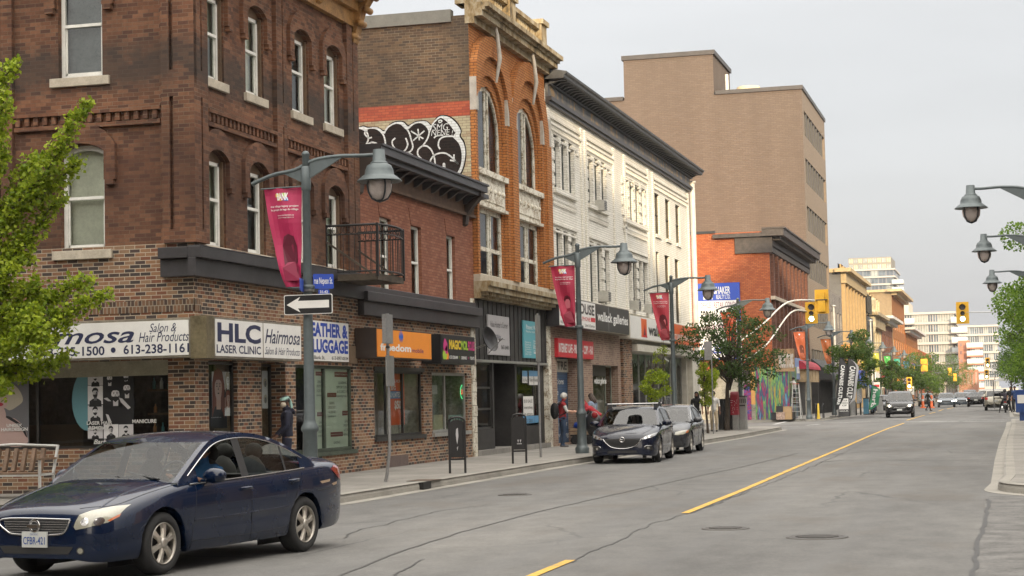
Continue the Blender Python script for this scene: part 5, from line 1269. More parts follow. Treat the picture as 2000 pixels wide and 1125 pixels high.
for s_ in(1,-1):
    h=dr([(-.5,s_*.47,.55),(-.5,s_*.50,.665),(-.5,s_*.58,.705),(-.5,s_*.70,.735),(-.5,s_*.80,.745),(-.5,s_*.80,.63),(-.5,s_*.76,.585),(-.5,s_*.60,.54),(-.5,s_*.49,.52)],(1,0,0),LENS,'headlight',.008,sub=.03)
    dr([(-.5,s_*.755,.605),(-.5,s_*.805,.665),(-.5,s_*.805,.635),(-.5,s_*.77,.595)],(1,0,0),AMB,'indicator',.012,h,sub=.03)
    for yy in(.58,.70):
        dr([(-.5,s_*yy+.04*math.cos(a),.60+.04*math.sin(a))for a in[k*math.pi/6 for k in range(12)]],(1,0,0),CHR,'reflector',.010,h,sub=.03)
    dr([(-.3,s_*.60+.045*math.cos(a),.315+.04*math.sin(a))for a in[k*math.pi/6 for k in range(12)]],(1,-s_*.2,0),BLKP,'fog_lamp',.004,sub=.03)
    dr([(-.3,s_*.60+.03*math.cos(a),.315+.027*math.sin(a))for a in[k*math.pi/6 for k in range(12)]],(1,-s_*.2,0),LENS,'fog_lens',.008,sub=.03)
    dr([(4.35,s_*1.5,.93),(4.5,s_*1.5,.975),(4.78,s_*1.5,.93),(4.78,s_*1.5,.78),(4.6,s_*1.5,.80)],(0,-s_,0),REDL,'tail_light',.006)
    ln([(.2,s_*.62,1.5),(.7,s_*.60,1.5),(1.15,s_*.66,1.5)],(0,0,-1),NAVY,'bonnet_crease',.02,-.004)
    ln([(.13,s_*.44,1.5),(.35,s_*.70,1.5),(.8,s_*.775,1.5),(1.25,s_*.80,1.5)],(0,0,-1),SEAM,'bonnet_seam',.007,0)
    ln([(3.95,s_*1.5,.70),(4.3,s_*1.5,.71),(4.7,s_*1.5,.72)],(0,-s_,0),SEAM,'bumper_seam',.008,0)
    # wipers and tyres' mud flaps
m=MB();m.tube([(1.22,-.1,.985),(1.36,.35,1.02)],.008,5);m.tube([(1.2,-.55,.965),(1.36,-.12,1.03)],.008,5);m.tube([(1.2,-.62,.96),(1.3,-.3,1.0)],.013,5);m.build('wiper',BLKP,car)
# scuffed paint on the rear quarter
for a,b in(((4.02,.80),(4.30,.815)),((4.33,.76),(4.52,.775))):
    dr([(a[0],-1.5,a[1]),(b[0],-1.5,b[1]),(b[0]-.02,-1.5,b[1]-.03),(a[0]+.05,-1.5,a[1]-.028)],(0,1,0),mat('paint_scuff',(.35,.25,.16),.8),'paint_scuff',.003)
shift(car,(A['xf']+A['xr'])/2)
pf,prr=gnd(313,1122),gnd(585,1078)
hd=math.degrees(math.atan2(pf.x-prr.x,pf.y-prr.y));hv=Vector((math.sin(R(hd)),math.cos(R(hd)),0));lat=Vector((hv.y,-hv.x,0)) # right-hand side of the car
mid=(pf+prr)/2
place(car,mid.x+lat.x*.80,mid.y+lat.y*.80,hd)
# =========================================================== parked dark hatchback
DKN=paint('paint_midnight',(.004,.007,.02),0.0);GRP=paint('paint_graphite',(.035,.037,.042),.25);BKP=paint('paint_black',(.006,.006,.007),0.0);SLV=paint('paint_champagne',(.30,.28,.23),.5);SLB=paint('paint_slate',(.07,.085,.10),.3);WTP=paint('paint_pale',(.4,.4,.4),.2)
WSD=glassmat('windscreen_dark',tint=(.3,.33,.33),refl=.95)
Hh=dict(L=4.46,W=1.795,xf=.92,xr=3.62,rw=.33,paint=DKN,cowl=1.2,deck=4.2,tumble=.36,thk=.06,spokes=5,spw=.05,cat='car',wsglass=WSD,glass=CGLASS_D,
    top=[(0,.62),(.02,.70),(.08,.76),(.3,.84),(.7,.93),(1.1,.995),(1.4,1.02),(3.9,1.08),(4.2,1.10),(4.38,1.05),(4.44,.9),(4.46,.75)],
    belt=[(0,.58),(.02,.63),(.08,.68),(.3,.75),(.7,.85),(1.1,.92),(1.4,.945),(2.4,.975),(3.4,1.02),(4.1,1.03),(4.38,.97),(4.46,.72)],
    bot=[(0,.23),(.03,.21),(.15,.19),(.5,.19),(1.4,.19),(3.3,.2),(4.2,.25),(4.4,.32),(4.46,.42)],
    plan=[(0,.52),(.02,.62),(.06,.70),(.15,.78),(.35,.85),(.7,.892),(1.2,.897),(2.4,.897),(3.5,.893),(4.0,.86),(4.3,.79),(4.42,.70),(4.46,.58)],
    green=[(1.2,.97),(1.5,1.12),(1.8,1.27),(2.05,1.38),(2.3,1.435),(2.7,1.455),(3.1,1.44),(3.5,1.39),(3.8,1.32),(4.0,1.22),(4.2,1.07)],
    gx=[(1.2,'p'),(1.6,'g'),(2.42,'b'),(2.54,'g'),(3.45,'b'),(3.5,'g'),(3.7,'p'),(4.2,'p')],ws=(1.22,2.1,3.7,4.12),mirror=1.7,seat=2.4,
    doors=[(1.5,1.38),(2.5,2.5),(3.5,3.2)],sill=(1.4,3.2),mould=(1.5,3.2,.4),handles=(2.34,3.3))
hb=build_car('hatchback','midnight blue hatchback with a roof bar parked first at the kerb',Hh);dr,ln=Hh['drape'],Hh['line']
tri=[(-.2,-.50,.645),(-.2,.50,.645),(-.2,.44,.56),(-.2,.30,.44),(-.2,.10,.395),(-.2,-.10,.395),(-.2,-.30,.44),(-.2,-.44,.56)]
g=dr(tri,FR,BLKP,'grille',.003);ln(tri[1:]+[tri[0]],FR,CHR,'grille_frame',.024,.008,g)
for k in range(6):z=.44+k*.033;w_=.2+k*.045;ln([(-.2,-w_,z),(-.2,w_,z)],FR,BLKP,'grille_bar',.012,.008,g)
m=MB();m.lathe([(.05,0),(.062,.006),(.072,0)],(-.03,0,.62),24,(-1,0,0));m.tube([(-.035,-.05,.638),(-.037,0,.612),(-.035,.05,.638)],.008,5);m.build('emblem',CHR,hb)
dr([(-.2,-.40,.27),(-.2,.40,.27),(-.2,.36,.34),(-.2,-.36,.34)],FR,BLKP,'air_intake',.004)
for s_ in(1,-1):
    h=dr([(-.5,s_*.50,.64),(-.5,s_*.60,.70),(-.5,s_*.75,.755),(-.5,s_*.855,.79),(-.5,s_*.83,.71),(-.5,s_*.72,.65),(-.5,s_*.54,.615)],FR,mat('lens_clear',(.22,.22,.22),.1,coat=1,var=0),'headlight',.006,sub=.03)
    for yy,zz_,r_ in((.60,.655,.028),(.70,.69,.035)):dr([(-.5,s_*yy+r_*math.cos(a),zz_+r_*math.sin(a))for a in[k*math.pi/6 for k in range(12)]],FR,CHR,'reflector',.010,h,sub=.03)
    f=dr([(-.5,s_*.56,.42),(-.5,s_*.62,.455),(-.5,s_*.76,.45),(-.5,s_*.80,.36),(-.5,s_*.72,.34),(-.5,s_*.60,.36)],FR,BLKP,'fog_lamp',.004,sub=.03)
    ln([(-.5,s_*.56,.42),(-.5,s_*.62,.455),(-.5,s_*.76,.45)],FR,CHR,'fog_trim',.014,.006,f);dr([(-.5,s_*.67+.035*math.cos(a),.395+.035*math.sin(a))for a in[k*math.pi/6 for k in range(12)]],FR,CHR,'fog_lens',.009,f,sub=.03)
    ln([(.12,s_*.5,1.5),(.5,s_*.66,1.5),(1.2,s_*.76,1.5)],(0,0,-1),DKN,'bonnet_crease',.03,-.008)
m=MB();m.tube([(1.2,.1,1.0),(1.36,-.4,1.03)],.008,5);m.tube([(1.18,.6,.985),(1.34,.1,1.04)],.008,5);m.build('wiper',BLKP,hb)
m=MB();m.tube([(2.2,-.72,1.53),(2.2,.72,1.53)],.018,8);m.tube([(3.0,-.72,1.53),(3.0,.72,1.53)],.018,8);m.k=1
for x in(2.2,3.0):
    for s_ in(-1,1):m.box(x-.06,x+.06,s_*.62-.05,s_*.62+.05,1.40,1.53);m.box(x-.05,x+.05,s_*.72-.03,s_*.72+.03,1.49,1.565)
m.build('roof_bar',[mat('bar_silver',(.4,.4,.4),.3,.8,var=0),BLKP],hb)
shift(hb,(Hh['xf']+Hh['xr'])/2)
def park(root,P,p_front,p_rear,side=1):
    """p_front / p_rear: where the tyres on one side meet the road; side=+1 driver's left"""
    hd=math.degrees(math.atan2(p_front.x-p_rear.x,p_front.y-p_rear.y));hv=Vector((math.sin(R(hd)),math.cos(R(hd)),0));lat=Vector((hv.y,-hv.x,0))*side
    mid=(p_front+p_rear)/2;place(root,mid.x+lat.x*P['W']*.45,mid.y+lat.y*P['W']*.45,hd)
a_=gnd(1278,903);place(hb,a_.x-.82,a_.y+1.5,176.5)
# =========================================================== parked graphite sedan
Vd=dict(L=4.63,W=1.78,xf=.9,xr=3.55,rw=.325,paint=GRP,cowl=1.22,deck=4.1,tumble=.32,thk=.06,spokes=5,spw=.05,wsglass=CGLASS_D,glass=CGLASS_D,
    top=[(0,.62),(.02,.68),(.08,.74),(.3,.82),(.7,.90),(1.1,.965),(1.4,.99),(3.9,1.02),(4.15,1.06),(4.5,1.07),(4.6,.95),(4.63,.75)],
    belt=[(0,.57),(.02,.61),(.08,.66),(.3,.72),(.7,.82),(1.1,.89),(1.4,.915),(2.4,.94),(3.4,.965),(4.1,.98),(4.5,.95),(4.63,.72)],
    bot=[(0,.23),(.03,.21),(.15,.2),(.5,.2),(3.3,.22),(4.3,.25),(4.58,.33),(4.63,.42)],
    plan=[(0,.56),(.02,.66),(.06,.73),(.15,.80),(.35,.86),(.7,.885),(1.2,.89),(2.4,.89),(3.6,.885),(4.2,.86),(4.5,.79),(4.6,.7),(4.63,.58)],
    green=[(1.22,.94),(1.5,1.10),(1.8,1.26),(2.05,1.37),(2.3,1.425),(2.6,1.44),(2.9,1.43),(3.2,1.38),(3.5,1.29),(3.8,1.16),(4.1,1.03)],
    gx=[(1.22,'p'),(1.62,'g'),(2.4,'b'),(2.52,'g'),(3.3,'b'),(3.34,'g'),(3.6,'p'),(4.1,'p')],ws=(1.24,2.1,3.05,3.95),mirror=1.72,seat=2.4,
    doors=[(1.5,1.38),(2.5,2.5),(3.5,3.15)],sill=(1.4,3.2),mould=(1.5,3.2,.5),handles=(2.36,3.3),trim=(1.45,3.68))
vs_=build_car('sedan','graphite grey sedan parked behind the hatchback with the roof bar',Vd);dr,ln=Vd['drape'],Vd['line']
g=dr([(-.2,-.50,.57),(-.2,.50,.57),(-.2,.47,.66),(-.2,-.47,.66)],FR,BLKP,'grille',.004)
for k in range(3):ln([(-.2,-.46,.59+k*.028),(-.2,.46,.59+k*.028)],FR,CHR if k==1 else BLKP,'grille_bar',.007,.008,g)
dr([(-.2,-.72,.26),(-.2,.72,.26),(-.2,.68,.38),(-.2,.3,.36),(-.2,-.3,.36),(-.2,-.68,.38)],FR,BLKP,'air_intake',.004)
for s_ in(1,-1):
    h=dr([(-.5,s_*.50,.58),(-.5,s_*.52,.66),(-.5,s_*.70,.70),(-.5,s_*.85,.72),(-.5,s_*.86,.64),(-.5,s_*.76,.59),(-.5,s_*.6,.565)],FR,LENS,'headlight',.007,sub=.03)
    dr([(-.5,s_*.80,.62),(-.5,s_*.82,.70),(-.5,s_*.858,.70),(-.5,s_*.855,.64)],FR,AMB,'indicator',.012,h,sub=.03)
shift(vs_,(Vd['xf']+Vd['xr'])/2)
a_=gnd(1342,886);place(vs_,a_.x-.80,a_.y+1.45,178)
# =========================================================== black SUV driving towards us
Su=dict(L=4.55,W=1.85,xf=.85,xr=3.5,rw=.36,paint=BKP,cowl=1.15,deck=4.35,tumble=.24,thk=.08,spokes=5,wsglass=CGLASS_D,glass=CGLASS_D,tum2=.06,
    top=[(0,.75),(.02,.85),(.08,.92),(.3,1.0),(.7,1.07),(1.1,1.12),(1.4,1.14),(4.1,1.18),(4.4,1.15),(4.52,1.0),(4.55,.8)],
    belt=[(0,.70),(.02,.76),(.08,.82),(.3,.90),(.7,.98),(1.1,1.04),(1.4,1.06),(2.4,1.08),(3.4,1.10),(4.3,1.10),(4.55,.8)],
    bot=[(0,.33),(.03,.30),(.15,.28),(.5,.28),(3.3,.28),(4.3,.32),(4.55,.5)],
    plan=[(0,.62),(.02,.70),(.06,.78),(.15,.84),(.35,.89),(.7,.92),(1.2,.925),(2.4,.925),(3.8,.92),(4.3,.88),(4.5,.8),(4.55,.7)],
    green=[(1.15,1.09),(1.4,1.25),(1.7,1.45),(1.95,1.6),(2.2,1.67),(2.8,1.70),(3.4,1.69),(3.9,1.65),(4.1,1.6),(4.25,1.4),(4.35,1.15)],
    gx=[(1.15,'p'),(1.5,'g'),(2.4,'b'),(2.5,'g'),(3.3,'b'),(3.38,'g'),(4.0,'p'),(4.35,'p')],ws=(1.17,2.0,4.08,4.32),mirror=1.6,seat=2.3,
    doors=[(1.45,1.35),(2.45,2.45),(3.4,3.1)],sill=(1.3,3.1),mould=(1.4,3.1,.6),handles=(2.3,3.2))
def dress_suv(t,P,lit=True,plate=True):
    dr,ln=P['drape'],P['line']
    g=dr([(-.2,-.42,.70),(-.2,.42,.70),(-.2,.36,.60),(-.2,-.36,.60)],FR,BLKP,'grille',.004)
    for k in range(2):ln([(-.2,-.38,.63+k*.04),(-.2,.38,.63+k*.04)],FR,CHR,'grille_bar',.01,.008,g)
    dr([(-.2,-.55,.38),(-.2,.55,.38),(-.2,.5,.5),(-.2,-.5,.5)],FR,BLKP,'air_intake',.004)
    if plate:m=MB();m.box(-.04,-.01,-.16,.16,.46,.56);m.build('licence_plate',PLATE,t)
    for s_ in(1,-1):
        h=dr([(-.5,s_*.46,.70),(-.5,s_*.50,.82),(-.5,s_*.68,.86),(-.5,s_*.82,.88),(-.5,s_*.84,.74),(-.5,s_*.6,.68)],FR,LENS,'headlight',.008,sub=.03)
        if lit:dr([(-.5,s_*.65+.07*math.cos(a),.77+.06*math.sin(a))for a in[k*math.pi/6 for k in range(12)]],FR,LAMPON,'bulb',.014,h,sub=.03)
suv=build_car('suv','black suv with headlamps lit driving towards us past the feather flags',Su);dress_suv(suv,Su)
shift(suv,(Su['xf']+Su['xr'])/2)
pl,pr_=gnd(1733,817),gnd(1779,814);c_=(pl+pr_)/2
place(suv,c_.x,c_.y+1.4,178)
# =========================================================== farther cars
Sm=dict(Vd);Sm.update(paint=BKP,trim=None);far={}
def mk(key,P,name,lit):
    t=build_car(name,'x',P,'cars far down the street',detail=False);dr,ln=P['drape'],P['line']
    dr([(-.2,-.46,.55),(-.2,.46,.55),(-.2,.44,.66),(-.2,-.44,.66)],FR,BLKP,'grille',.005)
    for s_ in(1,-1):
        h=dr([(-.5,s_*.50,.57),(-.5,s_*.52,.67),(-.5,s_*.83,.71),(-.5,s_*.85,.62)],FR,LAMPON if lit else LENS,'headlight',.01,sub=.05)
        r_=dr([(9,s_*.55,.80),(9,s_*.80,.82),(9,s_*.80,.92),(9,s_*.55,.92)],(-1,0,0),REDL,'tail_light',.01,sub=.05)
    m=MB();m.box(P['L']-.01,P['L']+.02,-.16,.16,.62,.74);m.build('licence_plate',PLATE,t)
    shift(t,(P['xf']+P['xr'])/2);return t
Sb=dict(Vd);Sb.update(paint=BKP,trim=None);Sg=dict(Vd);Sg.update(paint=SLB,trim=None)
cb=mk('b',Sb,'sedan',False);cg=mk('g',Sg,'sedan',True)
def at(px,py,dy=1.4):p=gnd(px,py);return p.x,p.y+dy
x,y=at(1810,800);place(cb,-9.6,148,178);cb['label']='black sedan parked at the kerb just behind the black suv'
Su2=dict(Su);Su2.update(paint=SLV,glass=CGLASS_D)
sv=build_car('suv','champagne grey suv seen from behind waiting at the right kerb',Su2,detail=True);dr=Su2['drape']
for s_ in(1,-1):dr([(9,s_*.60,.86),(9,s_*.84,.88),(9,s_*.84,1.08),(9,s_*.62,1.08)],(-1,0,0),REDL,'tail_light',.01,sub=.05)
m=MB();m.box(4.54,4.57,-.17,.17,.72,.84);m.build('licence_plate',PLATE,sv);shift(sv,(Su2['xf']+Su2['xr'])/2)
p=gnd(1946,801.5);place(sv,p.x,p.y+1.5,0)
c2=copytree(cg,label='slate blue sedan with lit headlamps at the head of the oncoming queue');x,y=at(1848,795.5);place(c2,x,y,178)
x,y=at(1869,795);place(cg,x+.3,y+6,178);cg['label']='slate blue sedan second in the oncoming queue, half behind the first'
c3=copytree(cg,label='slate blue sedan with lit headlamps third in the oncoming queue');x,y=at(1882,793);place(c3,x,y+14,179)
c4=copytree(cb,label='black sedan driving away beside the oncoming queue');p=gnd(1907,794);place(c4,p.x,p.y,0)
sv2=copytree(sv,label='champagne grey suv driving away, farther than the black sedan');p=gnd(1921,791);place(sv2,p.x,p.y+20,0)
c5=copytree(cb,label='black sedan far off at the left kerb before the crossing');p=gnd(1834,793.5);place(c5,p.x-1.5,p.y+4,178)
s3=copytree(suv,label='black suv with lit headlamps far back in the oncoming queue');p=gnd(1888,790);place(s3,p.x,p.y+22,178)
for c in(cb,cg,c2,c3,c4,c5):c['group']='cars far down the street'
# =========================================================== signs on the shops
def flat(name,rgb,rough=.5):return mat(name,rgb,rough,var=.03,nscale=3)
REDS=flat('sign_red',(.50,.02,.03));ORS=flat('sign_orange',(.72,.24,.02));ORR=flat('sign_orange_red',(.62,.11,.02));TEAL=flat('sign_teal',(.10,.36,.42));BLU=flat('sign_blue',(.02,.06,.36));SGREY=flat('sign_grey',(.42,.41,.42));LIME=flat('paint_lime',(.32,.50,.04));MAG=flat('paint_magenta',(.50,.03,.18));YLW=flat('paint_yellow',(.68,.48,.03))
def signbox(name,label,fr,r_,c0,c1,mats,draw=None,rim=.04,rimm=None,group=None,cat='sign'):
    a0,a1,b0,b1=r_;org=fr.pt((a0+a1)/2,(b0+b1)/2,c0);t=thing(name,label,cat,org,group)
    m=MB();m.fb(fr,a0,a1,b0,b1,c0,c1-.012);m.build('cabinet',rimm or METAL_G,t)
    m=MB();m.k=0;m.fb(fr,a0+rim,a1-rim,b0+rim,b1-rim,c1-.012,c1)
    if draw:draw(m,fr,a0+rim,a1-rim,b0+rim,b1-rim,c1+.003)
    m.build('face',mats,t);return t
def T(m,fr,k,body,R_,u0,u1,v0,v1,c,**kw):
    a0,a1,b0,b1=R_;m.k=k;text(m,fr,body,a0+(a1-a0)*u0,a0+(a1-a0)*u1,b0+(b1-b0)*v0,b0+(b1-b0)*v1,c,**kw)
# long white salon sign on the side street
c_s=.55;r1_=rect(S0,(372,624),(120,700),c_s);zt_,zb_=S0.px(372,620,c_s)[1],S0.px(372,697,c_s)[1];xr_=S0.px(372,650,c_s)[0];xl_=-24.5
def d1(m,fr,a0,a1,b0,b1,c):
    P=(a0,a1,b0,b1);W_=a1-a0
    def ux(px):return(S0.px(px,660,c_s)[0]-a0)/W_
    T(m,fr,1,'Hairmosa',P,ux(-20),ux(262),.40,.88,c,shear=.35,bold=.012)
    T(m,fr,1,'Salon &',P,ux(292),ux(345),.68,.93,c,shear=.3);T(m,fr,1,'Hair Products',P,ux(271),ux(369),.40,.68,c,shear=.3)
    T(m,fr,1,'613-235-1500',P,ux(70),ux(204),.06,.33,c,bold=.02);T(m,fr,1,'613-238-1161',P,ux(241),ux(369),.07,.34,c,bold=.02)
    q=fr.pt(a0+W_*ux(221),b0+(b1-b0)*.2,c);m.k=1;m.poly([q+fr.u*.05*math.cos(k*math.pi/8)+fr.v*.05*math.sin(k*math.pi/8)for k in range(16)])
signbox('shop_sign','long white salon sign with phone numbers along the side street face',S0,(xl_,xr_,zb_,zt_),0,c_s,[WSIGN,INK],d1)
yE=FF(FX+.5).px(419,650)[0]-.012;m=MB();e0=S0.px(372,650,c_s)[0];m.poly([S0.pt(e0,zb_-.03,c_s),(FX+.5,Y0-c_s,zb_-.03),(FX+.5,Y0-c_s,zt_+.03),S0.pt(e0,zt_+.03,c_s)]);
m.poly([(FX+.5,Y0-c_s,zb_-.03),(FX+.5,yE,zb_-.03),(FX+.5,yE,zt_+.03),(FX+.5,Y0-c_s,zt_+.03)]);m.poly([(e0,Y0-c_s,zb_-.03),(FX+.5,Y0-c_s,zb_-.03),(FX+.5,yE,zb_-.03),(FX,yE,zb_-.03),(FX,Y0,zb_-.03),(e0,Y0,zb_-.03)]);m.poly([(e0,Y0-c_s,zt_+.03),(FX+.5,Y0-c_s,zt_+.03),(FX+.5,yE,zt_+.03),(FX,yE,zt_+.03),(FX,Y0,zt_+.03),(e0,Y0,zt_+.03)])
m.build('sign_corner_panel',mat('brushed_bronze',(.30,.25,.16),.35,.7,var=.25,nscale=2),b1)
c_f=.5;rr_=(FF(FX+c_f).px(419,650)[0],FF(FX+c_f).px(589,650)[0],zb_-.02,zt_+.02)
def d2(m,fr,a0,a1,b0,b1,c):
    P=(a0,a1,b0,b1)
    T(m,fr,1,'HLC',P,.02,.50,.38,.92,c,bold=.035);T(m,fr,1,'LASER CLINIC',P,.01,.50,.08,.31,c,bold=.02)
    T(m,fr,1,'Hairmosa',P,.55,.985,.42,.84,c,shear=.35,bold=.01);T(m,fr,1,'Salon & Hair Products',P,.55,.98,.10,.32,c,shear=.3);m.k=2;m.fb(fr,a0+(a1-a0)*.525,a0+(a1-a0)*.53,b0,b1,c-.004,c+.004)
signbox('shop_sign','white laser clinic sign with navy lettering next to the bronze corner panel',F,rr_,0,c_f,[WSIGN,INK,METAL_G],d2)
rl_=rect(F,(592,628),(677,708));zl1,zl0=F.px(677,632)[1],F.px(677,708)[1]
def d3(m,fr,a0,a1,b0,b1,c):
    P=(a0,a1,b0,b1);T(m,fr,1,'LEATHER &',P,.02,.98,.60,.96,c,bold=.045);T(m,fr,1,'LUGGAGE',P,.14,.98,.20,.55,c,bold=.045);T(m,fr,2,'213 Bank St.',P,.03,.42,.04,.13,c,bold=.01);T(m,fr,2,'613-897-0334',P,.58,.98,.04,.13,c,bold=.01)
signbox('shop_sign','white leather and luggage sign with blue lettering behind the lamp post',F,(rl_[0],rl_[1],zl0,zl1),0,.06,[WSIGN,BLU,BLK],d3,rim=.01)
m=MB();e_=rl_[1]
for i in range(14):m.fb(F,e_+.03+i*.045,e_+.055+i*.045,zl0-.02,zl0+.38,0,.04)
m.k=1;m.fb(F,e_+.01,e_+.66,zl0-.02,zl0+.38,0,.015);m.build('slat_panel',[mat('slat_brown',(.2,.14,.09),.7),mat('slat_dark',(.06,.045,.03),.7)],b1)
c_o=.55;fo_=FF(FX+c_o);a0,a1=fo_.px(736,670)[0],fo_.px(843,670)[0];zo1,zo0=fo_.px(843,650)[1],fo_.px(843,704)[1]
def d4(m,fr,a0,a1,b0,b1,c):
    P=(a0,a1,b0,b1);T(m,fr,1,'freedom',P,.05,.60,.22,.50,c,bold=.03);T(m,fr,2,'mobile',P,.62,.84,.22,.38,c,bold=.01)
    x=a0+(a1-a0)*.42;z=b0+(b1-b0)*.56;m.k=3
    for k,w_ in((-1,.05),(0,.07),(1,.05)):m.fp(fr,[(x+k*.07,z),(x+k*.11+w_,z+.14),(x+k*.1,z+.34-.08*abs(k)),(x+k*.11-w_,z+.14)],c+.001*k)
signbox('shop_sign','orange box sign of the phone shop with white lettering',F,(a0,a1,zo0,zo1),.02,c_o,[ORS,TXW,flat('ink_purple',(.12,.02,.12)),flat('flame_blue',(.02,.10,.45))],d4,rimm=mat('box_brown',(.035,.022,.016),.5),rim=.03)
a0,a1=fo_.px(862,690)[0],fo_.px(930,690)[0]-.1;zo1,zo0=fo_.px(900,656)[1],fo_.px(900,711)[1]
def d5(m,fr,a0,a1,b0,b1,c):
    P=(a0,a1,b0,b1);T(m,fr,4,'MAGIC',P,.22,.56,.50,.86,c,bold=.04);T(m,fr,2,'MOL',P,.57,.78,.50,.86,c,bold=.04);T(m,fr,3,'ECULE',P,.79,.99,.50,.86,c,bold=.04)
    T(m,fr,5,'ICE CREAM',P,.22,.46,.14,.26,c,bold=.02);T(m,fr,5,'DRINKS',P,.58,.74,.14,.26,c,bold=.02);T(m,fr,5,'TREATS',P,.84,.98,.14,.26,c,bold=.02);T(m,fr,2,'Y',P,.50,.53,.16,.26,c,bold=.03);T(m,fr,3,'x',P,.78,.81,.16,.24,c,bold=.03)
    W_=a1-a0;Hh_=b1-b0
    for k,cx_,cy_,rx,ry in((3,.10,.62,.06,.24),(2,.08,.28,.06,.2),(1,.15,.25,.05,.17),(3,.13,.45,.035,.16)):
        m.k=k;m.fp(fr,[(a0+W_*(cx_+rx*math.cos(q*math.pi/8)),b0+Hh_*(cy_+ry*math.sin(q*math.pi/8)*(1+.2*math.cos(q*1.3))))for q in range(16)],c+.002*k)
signbox('shop_sign','black box sign with multicoloured ice cream shop lettering',F,(a0,a1,zo0,zo1),.02,c_o,[BLK,ORS,LIME,MAG,YLW,TXW],d5,rimm=BLK,rim=.03)
# boards on the black fascia
def quadpx(fr,x0,y0,x1,y1,c=0.0):a0=fr.px(x0,(y0+y1)/2,c)[0];a1=fr.px(x1,(y0+y1)/2,c)[0];xm=(x0+x1)/2;return a0,a1,fr.px(xm,y1,c)[1],fr.px(xm,y0,c)[1]
def d6(m,fr,a0,a1,b0,b1,c):
    P=(a0,a1,b0,b1);T(m,fr,1,"Value Hunter's Corner",P,.08,.92,.70,.86,c);T(m,fr,2,'- RIBBON Inc.',P,.15,.60,.42,.52,c,bold=.02);m.k=1;m.fb(fr,a0+.2,a1-.5,b0+.95*(b1-b0)*.42,b0+(b1-b0)*.41,c-.004,c);T(m,fr,1,'Pawn and Sell',P,.10,.42,.17,.23,c);T(m,fr,1,'567-2448',P,.58,.94,.15,.26,c,bold=.02)
signbox('shop_sign','pale grey second-hand shop board on the black fascia beside the satellite dish',F,quadpx(F,951,617,992,694),0,.05,[SGREY,BLK,INK],d6,rim=.01,rimm=SGREY)
def d7(m,fr,a0,a1,b0,b1,c):
    P=(a0,a1,b0,b1);T(m,fr,1,'Patent World',P,.15,.95,.78,.90,c,bold=.01);T(m,fr,1,'Watches, Audio & Video',P,.12,.95,.68,.75,c)
    for i in range(6):T(m,fr,1,('Cameras','Games','Guitars','Jewelry','Tools','232-1526')[i],P,.06,.42,.40-i*.065,.45-i*.065,c)
    for i in range(6):T(m,fr,1,('Appliances','Computers','Electronics','Phones','and more','')[i]or '.',P,.55,.97,.44-i*.065,.50-i*.065,c)
signbox('shop_sign','teal board with white lists on the right half of the black fascia',F,quadpx(F,1020,628,1053,700),0,.05,[TEAL,TXW],d7,rim=.01,rimm=TEAL)
# signs of the white building
def d8(m,fr,a0,a1,b0,b1,c):
    P=(a0,a1,b0,b1);T(m,fr,1,'CELL',P,.02,.30,.52,.92,c,bold=.03);T(m,fr,1,'HOUSE',P,.42,.97,.52,.92,c,bold=.03);T(m,fr,2,'UNLOCK',P,.02,.38,.30,.42,c,bold=.02);T(m,fr,2,'- CELLPHONE',P,.42,.84,.28,.43,c,bold=.01);m.k=2;m.fb(fr,a0+(a1-a0)*.86,a1-.05,b0+(b1-b0)*.28,b0+(b1-b0)*.44,c-.004,c);T(m,fr,1,'REPAIR & COMPUTER',P,.02,.55,.06,.16,c,bold=.01);T(m,fr,1,'Sales & Service',P,.68,.97,.06,.18,c)
zz_a,zz_b=F.px(1164,598)[1],F.px(1164,650)[1];cg_=.45;fg=FF(FX+cg_)
def sx(px):return fg.px(px,630)[0]
signbox('shop_sign','white phone repair sign with black and red lettering under the white building',F,(sx(1093),sx(1163.5),zz_b,zz_a),0,cg_,[WSIGN,BLK,REDS],d8,rim=.03,rimm=METAL_D)
def d9(m,fr,a0,a1,b0,b1,c):T(m,fr,1,'wallack galleries',(a0,a1,b0,b1),.04,.96,.26,.74,c,bold=.025);m.k=2;m.fb(fr,a0+(a1-a0)*.36,a0+(a1-a0)*.365,b0,b1,c-.006,c-.002)
signbox('shop_sign','black gallery sign with white lowercase lettering',F,(sx(1164),sx(1229),zz_b,zz_a),0,cg_,[flat('sign_charcoal',(.03,.028,.025)),TXW,SGREY],d9,rim=.03)
z10a,z10b=fg.px(1366,641)[1],fg.px(1366,679)[1]
def d10(m,fr,a0,a1,b0,b1,c):
    P=(a0,a1,b0,b1);W_,H_=a1-a0,b1-b0
    m.k=1;m.fb(fr,a0+W_*.13,a0+W_*.20,b0+H_*.1,b0+H_*.95,c-.005,c);m.k=2;m.fp(fr,[(a0+W_*.15,b0+H_*.1),(a0+W_*.17,b0+H_*.7),(a0+W_*.205,b0+H_*.1)],c+.002);m.k=3;m.fp(fr,[(a0+W_*.16,b0+H_*.2),(a0+W_*.17,b0+H_*.55),(a0+W_*.18,b0+H_*.2)],c+.004)
    T(m,fr,3,"wallack's",P,.22,.53,.22,.78,c,bold=.035);m.k=1;m.fb(fr,a0+W_*.545,a1,b0,b1,c-.006,c)
    T(m,fr,0,'ART SUPPLIES & DRAFTING MATERIALS',P,.56,.99,.22,.50,c+.003,bold=.02)
signbox('shop_sign','long white and orange art supply sign at the far end of the white building',F,(sx(1231),sx(1366),z10b,z10a),0,cg_,[WSIGN,ORR,REDS,BLK],d10,rim=.03,rimm=mat('cream_paint',(.55,.52,.45),.6,var=.1))
def d11(m,fr,a0,a1,b0,b1,c):T(m,fr,1,'INTERNET CAFE - PRINTING - COPY - FAX',(a0,a1,b0,b1),.02,.98,.25,.75,c,bold=.03)
